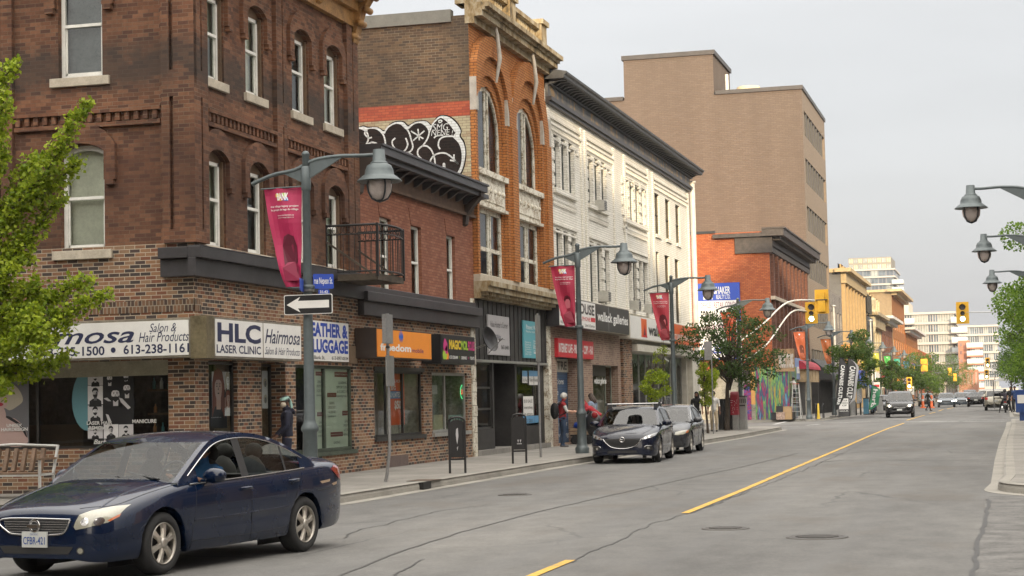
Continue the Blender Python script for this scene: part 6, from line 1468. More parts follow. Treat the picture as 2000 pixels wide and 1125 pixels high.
signbox('shop_sign','narrow red internet cafe sign above the blue roller shutter',F,quadpx(F,1083,664,1153,700),0,.12,[REDS,TXW],d11,rim=.01,rimm=REDS)
# realty board
def d12(m,fr,a0,a1,b0,b1,c):
    P=(a0,a1,b0,b1);H_=b1-b0;m.k=1;m.fb(fr,a0,a1,b0+H_*.78,b1,c-.004,c);c+=.004
    T(m,fr,0,'SHAKER',P,.40,.80,.87,.97,c,bold=.02);T(m,fr,0,'REALTY LTD.',P,.45,.80,.80,.86,c,bold=.01);m.k=0;m.fp(fr,[(a0+(a1-a0)*.13,b0+H_*.80),(a0+(a1-a0)*.36,b0+H_*.80),(a0+(a1-a0)*.36,b0+H_*.96),(a0+(a1-a0)*.22,b0+H_*.90),(a0+(a1-a0)*.13,b0+H_*.90)],c)
    T(m,fr,2,'OFFICE / RETAIL CONDO',P,.05,.98,.68,.76,c);T(m,fr,3,'FOR SALE OR LEASE',P,.05,.97,.50,.65,c,bold=.04);T(m,fr,2,'35,000 SF OFFICE SPACE',P,.05,.97,.38,.46,c,bold=.01);T(m,fr,3,'2,500 SF RETAIL',P,.05,.75,.26,.34,c);T(m,fr,1,'613-225-6556',P,.05,.9,.06,.18,c,bold=.03)
c12=quadpx(S5,1363,553,1447,702)
m_=signbox('realty_board','big blue and white for sale or lease board on the rust red side wall',S5,c12,0,.15,[WSIGN,BLU,flat('ink_maroon',(.2,.03,.08)),BLK],d12,rim=.09,rimm=BLU)
# =========================================================== graffiti on the side wall of the arched building
GS=S(Y2);
def gp(x,y):return GS.px(690+x*230/1617,200+y*160/1125)
def gpoly(m,pts,c,k):m.k=k;q=smooth_pts([(a,b,0)for a,b in(gp(x,y)for x,y in pts)],4,True);m.fp(GS,[(v.x,v.y)for v in q],c)
GFB=brick('graffiti_black',[(.010,.009,.008),(.015,.011,.010),(.008,.008,.008)],(.022,.015,.012),bw=.22,bh=.078,mw=.006,dirt=.4,dirtcol=(.035,.018,.012));GFW=brick('graffiti_white',[(.62,.66,.66),(.58,.62,.62)],(.3,.32,.3),bw=.22,bh=.078,mw=.006,dirt=.1);GFP=brick('pale_brick',[(.36,.33,.22),(.32,.26,.17),(.40,.37,.25)],(.2,.15,.1),bw=.22,bh=.078,mw=.006,dirt=.3,dirtcol=(.2,.12,.07))
m=MB();a0,b0_=gp(-200,240);m.fq(GS,a0-9,FX,GS.px(900,345)[1],rb0-.005,.004);m.build('pale_brick_band',GFP,b3)
m=MB()
gpoly(m,[(-300,380),(-100,310),(60,335),(140,315),(210,335),(330,335),(430,380),(500,300),(590,255),(700,260),(760,310),(850,260),(1000,250),(1080,300),(1130,220),(1210,170),(1330,190),(1430,270),(1490,380),(1480,460),(1530,540),(1555,700),(1530,880),(1470,1010),(1370,1060),(1250,1020),(1000,1020),(0,1020),(-300,1020)],.008,1)
gpoly(m,[(-300,400),(-100,330),(60,345),(140,330),(200,350),(330,345),(430,400),(500,320),(590,270),(690,275),(755,330),(850,275),(1000,262),(1080,320),(1135,235),(1210,185),(1320,205),(1420,290),(1475,390),(1460,465),(1515,560),(1540,700),(1510,880),(1450,1000),(1370,1040),(1250,1005),(1000,1005),(0,1005),(-300,1005)],.011,2)
gpoly(m,[(-300,415),(-100,342),(60,356),(125,358),(180,385),(230,362),(330,375),(385,420),(425,430),(500,332),(585,283),(650,300),(740,375),(850,288),(930,276),(1000,325),(1050,390),(1120,262),(1200,205),(1270,235),(1350,320),(1410,410),(1380,455),(1450,545),(1497,680),(1490,850),(1430,970),(1350,1020),(1250,995),(1000,998),(0,998),(-300,998)],.014,1)
m.k=2
st=[[(60,350),(110,360),(180,400),(210,480),(190,560),(130,630),(80,665)],[(20,500),(55,560),(80,600),(60,590)],[(200,390),(170,400),(160,430),(190,470),(220,490),(258,480)],[(260,350),(340,370),(410,440),(440,530),(448,650)],[(175,650),(200,580),(260,550),(330,570),(380,620)],[(90,655),(140,630),(200,655)],[(425,430),(480,340),(590,285),(680,310),(760,400),(800,520),(820,610),(790,670),(730,700),(720,705),(750,690),(820,730),(870,800),(885,860)],[(580,490),(540,530),(545,590),(590,650),(660,690),(720,650),(750,580),(735,520),(720,490)],[(640,680),(690,720),(720,790)],
      [(750,360),(820,300),(920,275),(1000,320),(1045,400),(1020,500),(960,590),(900,640),(885,700),(910,750),(940,775)],[(950,600),(1010,600),(1070,650),(1110,740),(1125,850),(1105,950)],[(1045,930),(1055,820),(1100,740),(1180,700),(1270,700),(1350,750),(1385,790)],[(1385,715),(1390,790),(1445,850),(1400,810),(1330,795)],[(1195,645),(1170,590),(1190,510),(1260,470),(1370,465)],[(1240,930),(1240,850),(1255,850),(1260,930),(1290,1010)],[(1370,465),(1460,560),(1500,700),(1490,860),(1430,980),(1350,1020)],
      [(1050,400),(1100,290),(1190,205),(1260,230),(1340,310),(1410,410)],[(430,650),(470,660),(510,690)]]
for s_ in st:ribbon(m,GS,[gp(*p)for p in s_],.045,.017)
for(x0,y0),(x1,y1)in(((795,395),(965,500)),((890,365),(910,520)),((980,390),(825,525))):ribbon(m,GS,[gp(x0,y0),gp(x1,y1)],.04,.0175,1)
for body,x0,x1,y0,y1 in(('SMG',1090,1310,300,380),('NENE',1070,1330,385,445),('!',1350,1375,385,445)):
    (a0,b1_),(a1,b0_)=gp(x0,y0),gp(x1,y1);text(m,GS,body,a0,a1,b0_,b1_,.018,0,.2)
ribbon(m,GS,[gp(1110,490),gp(1150,460),gp(1240,450)],.04,.018);ribbon(m,GS,[gp(1170,260),gp(1200,245),gp(1220,260),gp(1190,278),gp(1170,262)],.035,.018)
m.build('graffiti',[GFP,GFB,GFW],b3)
# =========================================================== posters behind the shop glass
def face_art(m,fr,cx_,cz_,s,c,K,hair='short',beard=False,flip=1,tilt=0.0):
    """simple printed portrait: K = indices (skin, shade, hair, cloth, line)"""
    def P(pts):return[(cx_+x*s*flip,cz_+y*s)for x,y in pts]
    def ell(x,y,rx,ry,n=14):return[(x+rx*math.cos(2*math.pi*i/n),y+ry*math.sin(2*math.pi*i/n))for i in range(n)]
    e=.0006
    m.k=K[3];m.fp(fr,P([(-1.3,-2.6),(1.35,-2.6),(1.25,-1.5),(.55,-1.05),(-.5,-1.05),(-1.2,-1.5)]),c)
    if hair=='long':m.k=K[2];m.fp(fr,P([(-.95,-1.9),(-.9,.3),(-.6,1.05),(0,1.25),(.65,1.0),(.95,.2),(1.05,-1.2),(.9,-2.0),(.4,-1.2),(-.5,-1.2)]),c+e)
    m.k=K[1];m.fp(fr,P([(-.3,-1.4),(.35,-1.4),(.38,-.6),(-.32,-.6)]),c+2*e)
    m.k=K[0];m.fp(fr,P([(.55*math.cos(2*math.pi*i/18),.72*math.sin(2*math.pi*i/18)-.02-(.08 if math.sin(2*math.pi*i/18)<-.6 else 0))for i in range(18)]),c+3*e)
    m.k=K[1];m.fp(fr,P([(.12,.35),(.5,.3),(.52,-.25),(.25,-.7),(.1,-.35)]),c+4*e)
    if beard:m.k=K[2];m.fp(fr,P([(-.52,-.1),(-.35,-.28),(0,-.22),(.35,-.28),(.52,-.1),(.45,-.6),(0,-.95),(-.45,-.6)]),c+4.5*e)
    m.k=K[2];m.fp(fr,P([(-.6,.1),(-.68,.55),(-.35,1.0),(.15,1.08),(.6,.8),(.66,.1),(.5,.35),(.2,.5),(-.3,.48),(-.48,.3)]),c+5*e)
    m.k=K[4]
    for x in(-.22,.22):m.fp(fr,P(ell(x,.08,.09,.045,8)),c+6*e);m.fp(fr,P([(x-.14,.2),(x+.14,.22),(x+.12,.26),(x-.12,.25)]),c+6*e)
    m.fp(fr,P([(.0,.05),(.05,-.16),(-.09,-.17)]),c+6*e);m.fp(fr,P([(-.18,-.36),(0,-.32),(.18,-.36),(0,-.43)]),c+6.5*e)
PG=[flat('print_white',(.78,.77,.78)),flat('print_light',(.6,.59,.6)),flat('print_grey',(.14,.14,.15)),flat('print_black',(.012,.012,.014)),flat('print_skin',(.46,.30,.25)),flat('print_red_hair',(.18,.05,.03)),flat('print_pink',(.46,.33,.30)),flat('print_blond',(.42,.38,.30)),flat('print_red',(.35,.02,.04))]
cg=-.28
def wp(x,y):return S0.px(x*340/1912,700+y*200/1125,cg)
def tile(m,x0,y0,x1,y1,k,c):a0,b1_=wp(x0,(y0+y1)/2)[0],wp((x0+x1)/2,y0)[1];a1,b0_=wp(x1,(y0+y1)/2)[0],wp((x0+x1)/2,y1)[1];m.k=k;m.fq(S0,a0,a1,b0_,b1_,c);return a0,a1,b0_,b1_
m=MB();c0_=cg
tile(m,965,150,1470,885,3,c0_)
for x0,y0,x1,y1,bk,hr,bd in((965,160,1130,295,1,'short',True),(965,300,1130,505,0,'short',True),(965,515,1130,690,1,'short',True),(965,760,1130,880,1,'short',True),(1140,725,1300,880,0,'short',False),(1305,725,1465,875,1,'short',True)):
    a0,a1,b0_,b1_=tile(m,x0,y0,x1,y1,bk,c0_+.002);face_art(m,S0,(a0+a1)/2,b0_+(b1_-b0_)*.62,(b1_-b0_)*.28,c0_+.004,(0,1,3,3,3),beard=bd)if bk else face_art(m,S0,(a0+a1)/2,b0_+(b1_-b0_)*.6,(b1_-b0_)*.28,c0_+.004,(1,2,3,3,3),beard=bd)
for x,y,s in((1205,220,.10),(1385,200,.09),(1270,395,.155),(1395,330,.13)):a,b=wp(x,y);face_art(m,S0,a,b,s,c0_+.004+(.004 if y>300 else 0),(0,1,3,3,3),beard=True)
for pts in([(1140,440),(1180,430),(1225,470),(1190,470)],[(1310,430),(1345,440),(1440,540),(1410,560),(1330,480)],[(1165,610),(1195,620),(1225,690),(1190,690)]):m.k=1;m.fp(S0,[wp(*p)for p in pts],c0_+.012)
t=tag(m.build('poster',PG,org=S0.pt(*wp(1200,880),cg)),'black and white barber poster of many men in the salon window','poster')
for x0,x1,y0,y1,tx_ in((960,1240,688,728,'LASER HAIR'),(985,1215,742,785,'REMOVAL'),(1460,1725,668,710,'MANICURE'),(80,250,718,752,'UNISEX'),(20,312,760,798,'HAIRDESIGN')):
    a0,b1_=wp(x0,(y0+y1)/2)[0],wp((x0+x1)/2,y0)[1];a1,b0_=wp(x1,(y0+y1)/2)[0],wp((x0+x1)/2,y1)[1];m=MB();text(m,S0,tx_,a0,a1,b0_,b1_,-.255,.03);m.build('window_lettering',TXW,b1)
m=MB();a0,b1_=wp(1035,890);a1,b0_=wp(1420,950);text(m,S0,'Barber Shop',a0,a1,b0_,b1_,-.255,.02,.3)
m.build('window_lettering',TXW,b1)
m=MB();a,b=wp(965,460);m.fp(S0,[(a+.34*math.cos(q*math.pi/12),b+.58*math.sin(q*math.pi/12))for q in range(24)],-.292);tag(m.build('round_decal',flat('decal_blue',(.12,.28,.32)),org=S0.pt(a,b,-.29)),'pale blue round decal half behind the barber poster','decal')
# big portrait at the left end of the salon window
m=MB();a0,a1,b0_,b1_=wp(-340,500)[0],wp(318,500)[0],zs0+.06,zs1-.32;m.k=2;m.fq(S0,a0,a1,b0_,b1_,cg)
def q_(pts,k,c):m.k=k;v=smooth_pts([(x,y,0)for x,y in(wp(*p)for p in pts)],4,True);m.fp(S0,[(p.x,p.y)for p in v],cg+c)
q_([(-200,650),(0,640),(60,650),(160,660),(250,740),(300,850),(300,930),(180,985),(60,960),(-200,980)],6,.002)
q_([(-160,300),(-20,260),(110,270),(190,320),(240,400),(250,470),(200,520),(110,570),(40,540),(-150,500)],7,.004);q_([(-150,350),(0,340),(70,380),(90,460),(70,530),(20,560),(-80,600),(-160,540)],6,.006);q_([(-60,560),(40,545),(60,660),(-60,680)],6,.003)
q_([(-40,505),(10,485),(40,505),(10,525)],8,.008);q_([(-60,400),(-10,385),(30,395),(0,410)],3,.008);q_([(70,650),(110,640),(250,740),(300,860),(280,850),(210,740)],3,.008)
tag(m.build('poster',PG,org=S0.pt(a1,b0_,cg)),'large colour poster of a blond model at the left end of the salon window','poster')
# posters in the street-side windows
cp=-.16;FP_=F
def fp_(x,y):return F.px(390+x*310/1744,700+y*200/1125,cp)
def tile2(m,x0,y0,x1,y1,k,c,c_=cp):a0=fp_(x0,(y0+y1)/2)[0];a1=fp_(x1,(y0+y1)/2)[0];b1_=fp_((x0+x1)/2,y0)[1];b0_=fp_((x0+x1)/2,y1)[1];m.k=k;m.fq(F,a0,a1,b0_,b1_,c);return a0,a1,b0_,b1_
m=MB();a0,a1,b0_,b1_=tile2(m,135,145,338,605,1,cp);face_art(m,F,a0+(a1-a0)*.33,b0_+(b1_-b0_)*.62,.3,cp+.002,(6,4,5,3,3),hair='long');tile2(m,272,150,336,335,0,cp+.012);tile2(m,272,345,340,600,4,cp+.012);face_art(m,F,a0+(a1-a0)*.83,b0_+(b1_-b0_)*.36,.13,cp+.014,(6,4,5,0,3),hair='long');face_art(m,F,a0+(a1-a0)*.82,b0_+(b1_-b0_)*.80,.13,cp+.014,(0,1,7,3,3),hair='long')
tag(m.build('poster',PG,org=F.pt(a0,b0_,cp)),'poster of a red-haired model in the clinic window','poster')
m=MB();a0,a1,b0_,b1_=tile2(m,115,615,245,700,3,cp);m.k=1;text(m,F,'OPEN',a0+.05,a1-.05,b0_+.08,b1_-.05,cp+.003,.0);tag(m.build('open_sign',PG,org=F.pt(a0,b0_,cp)),'small dark open sign under the red-haired poster','sign')
for(x0,x1,y0,y1,lb)in((685,755,135,550,'narrow wig poster on the left side of the salon door'),(880,948,140,470,'narrow wig poster on the right side of the salon door')):
    m=MB();cq=-.38;a0=F.px(390+x0*310/1744,760,cq)[0];a1=F.px(390+x1*310/1744,760,cq)[0];xm=390+(x0+x1)/2*310/1744;b1_=F.px(xm,700+y0*200/1125,cq)[1];b0_=F.px(xm,700+y1*200/1125,cq)[1];m.k=1;m.fq(F,a0,a1,b0_,b1_,cq)
    for v in(.25,.68):m.k=7;m.fp(F,[((a0+a1)/2+(a1-a0)*.3*math.cos(q*.524),b0_+(b1_-b0_)*v+(b1_-b0_)*.12*math.sin(q*.524))for q in range(12)],cq+.003);m.k=2;m.fp(F,[((a0+a1)/2+(a1-a0)*.16*math.cos(q*.524),b0_+(b1_-b0_)*(v-.03)+(b1_-b0_)*.08*math.sin(q*.524))for q in range(12)],cq+.005)
    tag(m.build('poster',PG,org=F.pt(a0,b0_,cq)),lb,'poster','wig posters by the salon door')
# realty paper behind the third window
PAP=flat('paper_mint',(.50,.56,.46));MRN=flat('print_maroon',(.16,.03,.025));cpp=-.13
m=MB();m.fq(F,F.px(612,800)[0]+.03,F.px(639,800)[0],zf0+.05,zf1-.05,cpp);m.fq(F,F.px(642,800)[0]+.03,fC[1]-.08,zf0+.05,zf1-.05,cpp)
def fq_(x,y):return F.px(390+x*310/1744,700+y*200/1125,cpp)
for x0,x1,y0,y1,tx_ in((1272,1348,145,190,'GIONAL'),(1288,1382,590,635,'REGION'),(1480,1655,150,205,'PERFORMANCE'),(1400,1500,378,425,'GIONAL'),(1565,1668,575,625,'REGIONAL'),(1437,1572,808,858,'REGIONAL')):
    a0=fq_(x0,(y0+y1)/2)[0];a1=fq_(x1,(y0+y1)/2)[0];b1_=fq_((x0+x1)/2,y0)[1];b0_=fq_((x0+x1)/2,y1)[1];m.k=1;m.fq(F,a0,a1,b0_,b1_,cpp+.003);m.k=0;text(m,F,tx_,a0+.04,a1-.04,b0_+.04,b1_-.04,cpp+.006,.01)
    for j,(tt,w_)in enumerate((('LEASING',.6),('OPPORTUNITY',.9),('613.230.2100',.8),('regionalgroup.com',.95))):
        m.k=2;zc_=b0_-.1-j*.1
        if zc_>zf0+.15:text(m,F,tt,(a0+a1)/2-(a1-a0)*w_*.45,(a0+a1)/2+(a1-a0)*w_*.45,zc_-.06,zc_,cpp+.003)
m.build('window_paper',[PAP,MRN,flat('print_dark',(.07,.07,.07))],b1)
# phone shop poster and bits in the ice-cream shop window
m=MB();cpx=-.14;a0,a1,b0_,b1_=quadpx(F,761,727,790,830,cpx);m.fq(F,a0,a1,b0_,b1_,cpx);P=(a0,a1,b0_,b1_);m.k=1;m.fq(F,a0+.05,a1-.3,b0_+(b1_-b0_)*.50,b0_+(b1_-b0_)*.64,cpx+.002);T(m,F,2,'UNLIMITED',P,.05,.70,.52,.62,cpx+.005,bold=.02);T(m,F,2,'BIG',P,.1,.4,.66,.74,cpx+.004,bold=.02);T(m,F,2,'$50',P,.3,.75,.28,.46,cpx+.004,bold=.04);T(m,F,2,'SAVE MORE',P,.1,.8,.80,.86,cpx+.004,bold=.01)
tag(m.build('poster',[ORR,flat('poster_blue',(.03,.2,.45)),TXW],org=F.pt(a0,b0_,cpx)),'orange unlimited phone plan poster in the phone shop window','poster')
m=MB();q=quadpx(F,846,810,866,848,cpx);m.fq(F,q[0],q[1],q[2],q[3],cpx);m.k=1;text(m,F,'217',q[1]-.28,q[1]-.04,q[2]+.02,q[2]+.14,cpx+.004,.02);tag(m.build('notice',[flat('paper_yellow',(.5,.5,.33)),TXW],org=F.pt(q[0],q[2],cpx)),'pale yellow sheet with number 217 low in the ice cream shop window','notice')
m=MB();q=quadpx(F,843,752,854,770,cpx);m.fq(F,*q,cpx);tag(m.build('notice',flat('paper_white',(.6,.6,.58)),org=F.pt(q[0],q[2],cpx)),'small white notice at the left edge of the ice cream shop window','notice')
m=MB();q=quadpx(F,876,810,912,852,cpx);m.fq(F,*q,cpx);m.k=1
for i in range(7):m.fp(F,[(q[0]+.1+i*.25,q[3]-.05),(q[0]+.25+i*.25,q[3]-.05),(q[0]+.18+i*.25,q[3]-.5-random.random()*.2)],cpx+.003)
tag(m.build('window_film',[flat('film_teal',(.25,.42,.38)),flat('film_dark',(.05,.12,.12))],org=F.pt(q[0],q[2],cpx)),'teal dripping film on the lower ice cream shop window','window film')
m=MB();q=quadpx(F,900,756,908,775,cpx);fr=F
m.tube([F.pt((q[0]+q[1])/2+(q[1]-q[0])*.6*math.cos(a),(q[2]+q[3])/2+.2*math.sin(a),cpx)for a in[k*math.pi/8 for k in range(17)]],.012,5,False);m.k=1;text(m,F,'OPEN',q[0]-.02,q[1]+.02,(q[2]+q[3])/2-.07,(q[2]+q[3])/2+.07,cpx+.01,.01);tag(m.build('neon_sign',[mat('neon_green',(.1,.5,.2),emit=(.1,.8,.3),es=1,var=0),mat('neon_red',(.6,.05,.03),emit=(1,.1,.05),es=1.5,var=0)],org=F.pt(q[0],q[2],cpx)),'small red open neon sign in the ice cream shop window','neon sign')
# notices in the black-fronted shop and the whiteboard
for x0,y0,x1,y1,k,lb in((1022,774,1042,812,0,'handwritten white notice in the right window of the black-fronted shop'),(1020,724,1030,748,1,'blue and white leaflet in the black-fronted shop window, left of its neighbour'),(1033,724,1050,752,1,'wider blue and white leaflet near the top of the black-fronted shop window'),(1022,812,1054,834,2,'strip of blue film along the bottom of the black-fronted shop window')):
    m=MB();cc=-.17;q=quadpx(F,x0,y0,x1,y1,cc);m.k=(0,0,2)[k];m.fq(F,*q,cc)
    if k==0:
        for j in range(5):m.k=1;text(m,F,('$10 SALE','everything','in store','no tax','this week')[j],q[0]+.1,q[1]-.15,q[3]-.22-j*.2,q[3]-.1-j*.2,cc+.004)
    if k==1:m.k=2;m.fq(F,q[0],q[1],q[3]-.18,q[3],cc+.003);m.k=1;text(m,F,'Video Wheels',q[0]+.04,q[1]-.04,q[3]-.35,q[3]-.24,cc+.004)
    tag(m.build('notice',[WSIGN,BLK,flat('film_blue',(.12,.3,.5))],org=F.pt(q[0],q[2],cc)),lb,'notice')
# =========================================================== street lamps and their banners
LM=mat('lamp_paint_grey',(.095,.115,.12),.45,.3,var=.12,nscale=1.5,obj=True);LGL=mat('lamp_globe',(.42,.365,.34),.3,var=.12,nscale=5,obj=True,coat=.6)
xh=S(29.65).px(740,300)[0]+11.7;xe=S(29.65).px(492,360)[0]+11.7;zh_=S(29.65).px(740,292)[1];ze_=S(29.65).px(492,360)[1];zp=S(29.65).px(597,302)[1];za_=S(29.65).px(600,325)[1]
def lamp(name,label,loc,sgn=1,group='curved-arm street lamps along the street'):
    t=thing(name,label,'street lamp',(0,0,0),group);m=MB()
    m.lathe([(.30,.0),(.30,.12),(.26,.13)],(0,0,0),16);m.k=1
    m.lathe([(.19,.12),(.20,.3),(.17,.34),(.14,.4),(.125,1.22),(.155,1.26),(.155,1.3),(.115,1.38),(.10,1.44),(.082,3.2),(.062,zp-.02),(.07,zp-.01),(.07,zp+.02),(.04,zp+.06),(0,zp+.07)],(0,0,0),18)
    m.lathe([(.08,za_-.42),(.086,za_-.4),(.086,za_-.02),(.07,za_)],(0,0,0),18);m.build('pole',[KERB,LM],t)
    m=MB();A_=[Vector((sgn*x,0,z))for x,z in((xe,ze_),(xe*.6,ze_+(za_-ze_)*.55),(xe*.2,za_-.05),(xh*.12,za_+.10),(xh*.45,za_+(zh_-za_)*.66),(xh*.8,zh_-.09),(xh,zh_-.08))]
    m.tube(smooth_pts(A_,5),.036,8)
    fb_=Frame((0,0,0),(sgn,0,0),(0,0,1),(0,-1,0))
    m.prism(fb_,[(xe*.45,ze_+(za_-ze_)*.66),(-.07,za_-.28),(-.07,za_-.04)],-.015,.015);m.prism(fb_,[(.07,za_-.22),(xh*.55,za_+(zh_-za_)*.72),(.08,za_+.12)],-.02,.02);m.build('arm',LM,t)
    m=MB();c=(sgn*xh,0,zh_);m.lathe([(0,.0),(.10,.0),(.115,-.20),(.14,-.22),(.155,-.24)],c,16);m.lathe([(.14,-.24),(.21,-.28),(.245,-.36),(.255,-.44),(.30,-.47),(.39,-.545),(.395,-.56),(.36,-.555),(.2,-.53)],c,24);m.build('lamp_shade',LM,t)
    m=MB();m.lathe([(.20,-.545),(.215,-.62),(.20,-.74),(.14,-.84),(.06,-.88),(0,-.885)],c,16);m.build('globe',LGL,t)
    m=MB()
    for k in range(4):
        a=math.pi/4+k*math.pi/2;m.tube([(c[0]+r_*math.cos(a),r_*math.sin(a),c[2]+h)for r_,h in((.21,-.55),(.235,-.63),(.215,-.75),(.15,-.86),(.05,-.90))],.016,5)
    m.lathe([(.05,-.88),(.05,-.91),(0,-.93)],c,8);m.build('globe_cage',mat('cage_dark',(.03,.035,.04),.5),t)
    t.location=loc;return t
LY=[29.65,50.6,65.7,82.9,112.5,129.5,146,163,180,198,216,236,258,282]
names_=['first and nearest street lamp, magenta banner and one way sign on its post','second street lamp from the corner, its base by the parked hatchback','third street lamp, standing behind the parked cars','fourth street lamp, rising out of the dark street tree','fifth street lamp, beside the mural and ladder','sixth street lamp, beside the black feather flags','seventh street lamp, by the street tree past the flags','eighth street lamp, next to the green feather flag','ninth street lamp, behind the black suv','tenth street lamp on the left side','eleventh street lamp on the left side','twelfth street lamp on the left side','thirteenth street lamp on the left side','last and farthest street lamp on the left side']
l0=lamp('street_lamp',names_[0],(-11.7,LY[0],.15));l0.location.z=0
for y,nm in zip(LY[1:],names_[1:]):copytree(l0,loc=(-11.7,y,0),label=nm)
r0=None
for(px,py),Yr,nm in(((1895,362),45,'upper and nearest of the three lamp heads hanging in from the right edge'),((1921,457),59.5,'middle of the three lamp heads hanging in from the right edge'),((1937,527),77,'lowest of the three lamp heads hanging in from the right edge')):
    hx,hz=S(Yr).px(px,py)
    if r0 is None:r0=lamp('street_lamp',nm,(hx+xh,Yr,hz-zh_),sgn=-1)
    else:copytree(r0,loc=(hx+xh,Yr,hz-zh_),label=nm)
copytree(r0,loc=(1.9,96,0),label='street lamp on the right side at the crossing, hidden in foliage');copytree(r0,loc=(1.9,150,0),label='street lamp on the right side beyond the crossing')
# banners
BC=[(.36,.010,.07),(.35,.014,.05),(.42,.035,.055),(.60,.10,.035),(.60,.13,.04),(.56,.16,.045),(.58,.26,.06),(.50,.44,.06),(.34,.36,.04),(.05,.32,.06),(.02,.28,.20),(.03,.18,.4),(.07,.05,.35),(.4,.03,.3)]
BLab=['magenta','crimson','rose red','orange red','coral orange','brown orange','amber','mustard yellow','olive green','bright green','teal','blue','violet','pink']
BPOS=['on the nearest lamp','on the second lamp','on the third lamp','in the dark tree on the fourth lamp','on the fifth lamp by the mural','on the sixth lamp by the feather flags','behind the street tree on the seventh lamp','on the eighth lamp','on the ninth lamp','on the tenth lamp','on the eleventh lamp','on the twelfth lamp','on the thirteenth lamp','on the farthest lamp']
def banner(i,Y):
    s_=S(Y-.0,-11.7);col=BC[i];dk=tuple(c*.28 for c in col);md=tuple(c*.6 for c in col);lt=tuple(min(.7,c*1.1+.12)for c in col)
    ms=[mat('banner_%s'%BLab[i].replace(' ','_'),col,.6,var=.06,nscale=1),flat('banner_dark_%d'%i,dk),flat('banner_mid_%d'%i,md),flat('banner_light_%d'%i,lt),TXW,YLW,flat('logo_orange',(.7,.2,.02)),flat('logo_blue',(.03,.1,.4)),LIME]
    zT_=S(29.65).px(575,366)[1];zB_=S(29.65).px(575,560)[1];wt=-(S(29.65).px(513,368)[0]+11.7)-.10
    o=thing('banner',BLab[i]+' street banner with a printed portrait '+BPOS[i],'banner',(-11.7,Y,zT_),'legacy banners hanging from the street lamps')
    m=MB();H_=zT_-zB_;nn=14;mm_=8
    def pt(u,v,c=0): # u 0 left..1 at the pole, v 0 bottom..1 top; tapering outer edge, slight wave
        xl=-.10-wt*(.42+.58*(v**.8));x=xl+(-.10-xl)*u;w_=.035*math.sin(u*7+v*5)+.02*math.sin(v*11)
        return s_.pt(x,zB_+H_*v+(.0 if v>.05 else 0),c+w_)
    for a in range(mm_):
        for b in range(nn):m.add([pt(a/mm_,b/nn),pt((a+1)/mm_,b/nn),pt((a+1)/mm_,(b+1)/nn),pt(a/mm_,(b+1)/nn)],[(0,1,2,3)])
    class BF: # frame that follows the cloth
        def pt(self,a,b,c=0):return pt(a,b,c+.006)
    bf=BF()
    if i<10:
        def fpz(k,pts,c):m.k=k;m.fp(bf,pts,c)
        cx_,cy_=.52,.84
        if i<3:
            m.k=4;text(m,bf,'the village legacy project',.12,.92,.80,.825,.004,.01);text(m,bf,'le projet de legs du village',.12,.92,.765,.79,.004,.01);text(m,bf,'www.bankstreet.ca',.30,.80,.715,.73,.004,0);text(m,bf,'www.villagelegacy.ca',.30,.80,.69,.705,.004,0);text(m,bf,'BANK',.36,.66,.875,.95,.004,.03)
            for k,(x,y)in zip((5,8,6,7),((.38,.925),(.55,.93),(.42,.885),(.60,.885))):m.k=k;m.fp(bf,[(x-.06,y-.015),(x+.06,y-.018),(x+.05,y+.02),(x-.05,y+.018)],.002)
            m.k=4;text(m,bf,'Terry Bowen',.60,.66,.08,.30,.004,0,0,rot=-90)if i==0 else None
        else:
            m.k=4;m.fp(bf,[(.42+.08*math.cos(q*.785)+.08,.90+.03*math.sin(q*.785))for q in range(8)],.002);m.fb(bf,.2,.85,.80,.81,.001,.003);m.fb(bf,.3,.75,.75,.757,.001,.003)
        # portrait
        class BP:
            def pt(self,a,b,c=0):return pt(.55+a*.5,.38+b*.20,.008+c*.6)
        face_art(m,BP(),0,.0,.62 if i!=2 else .66,.0,(3 if i else 2,2,1,2,1),hair='long' if i in(0,2,4)else 'short')
    me=m.build('banner_cloth',ms,o)
    m=MB()
    for z in(zT_+.01,):m.tube([s_.pt(-.0,z,0),s_.pt(-wt-.14,z-.01,0)],.014,6)
    m.tube([s_.pt(0,zB_-.02,0),s_.pt(-.35,zB_-.02,0)],.014,6);m.lathe([(.115,zB_-.06),(.125,zB_-.05),(.125,zB_+.01),(.115,zB_+.02)],(-11.7,Y,0),14);m.build('banner_bracket',LM,o)
for i,Y in enumerate(LY):banner(i,Y)
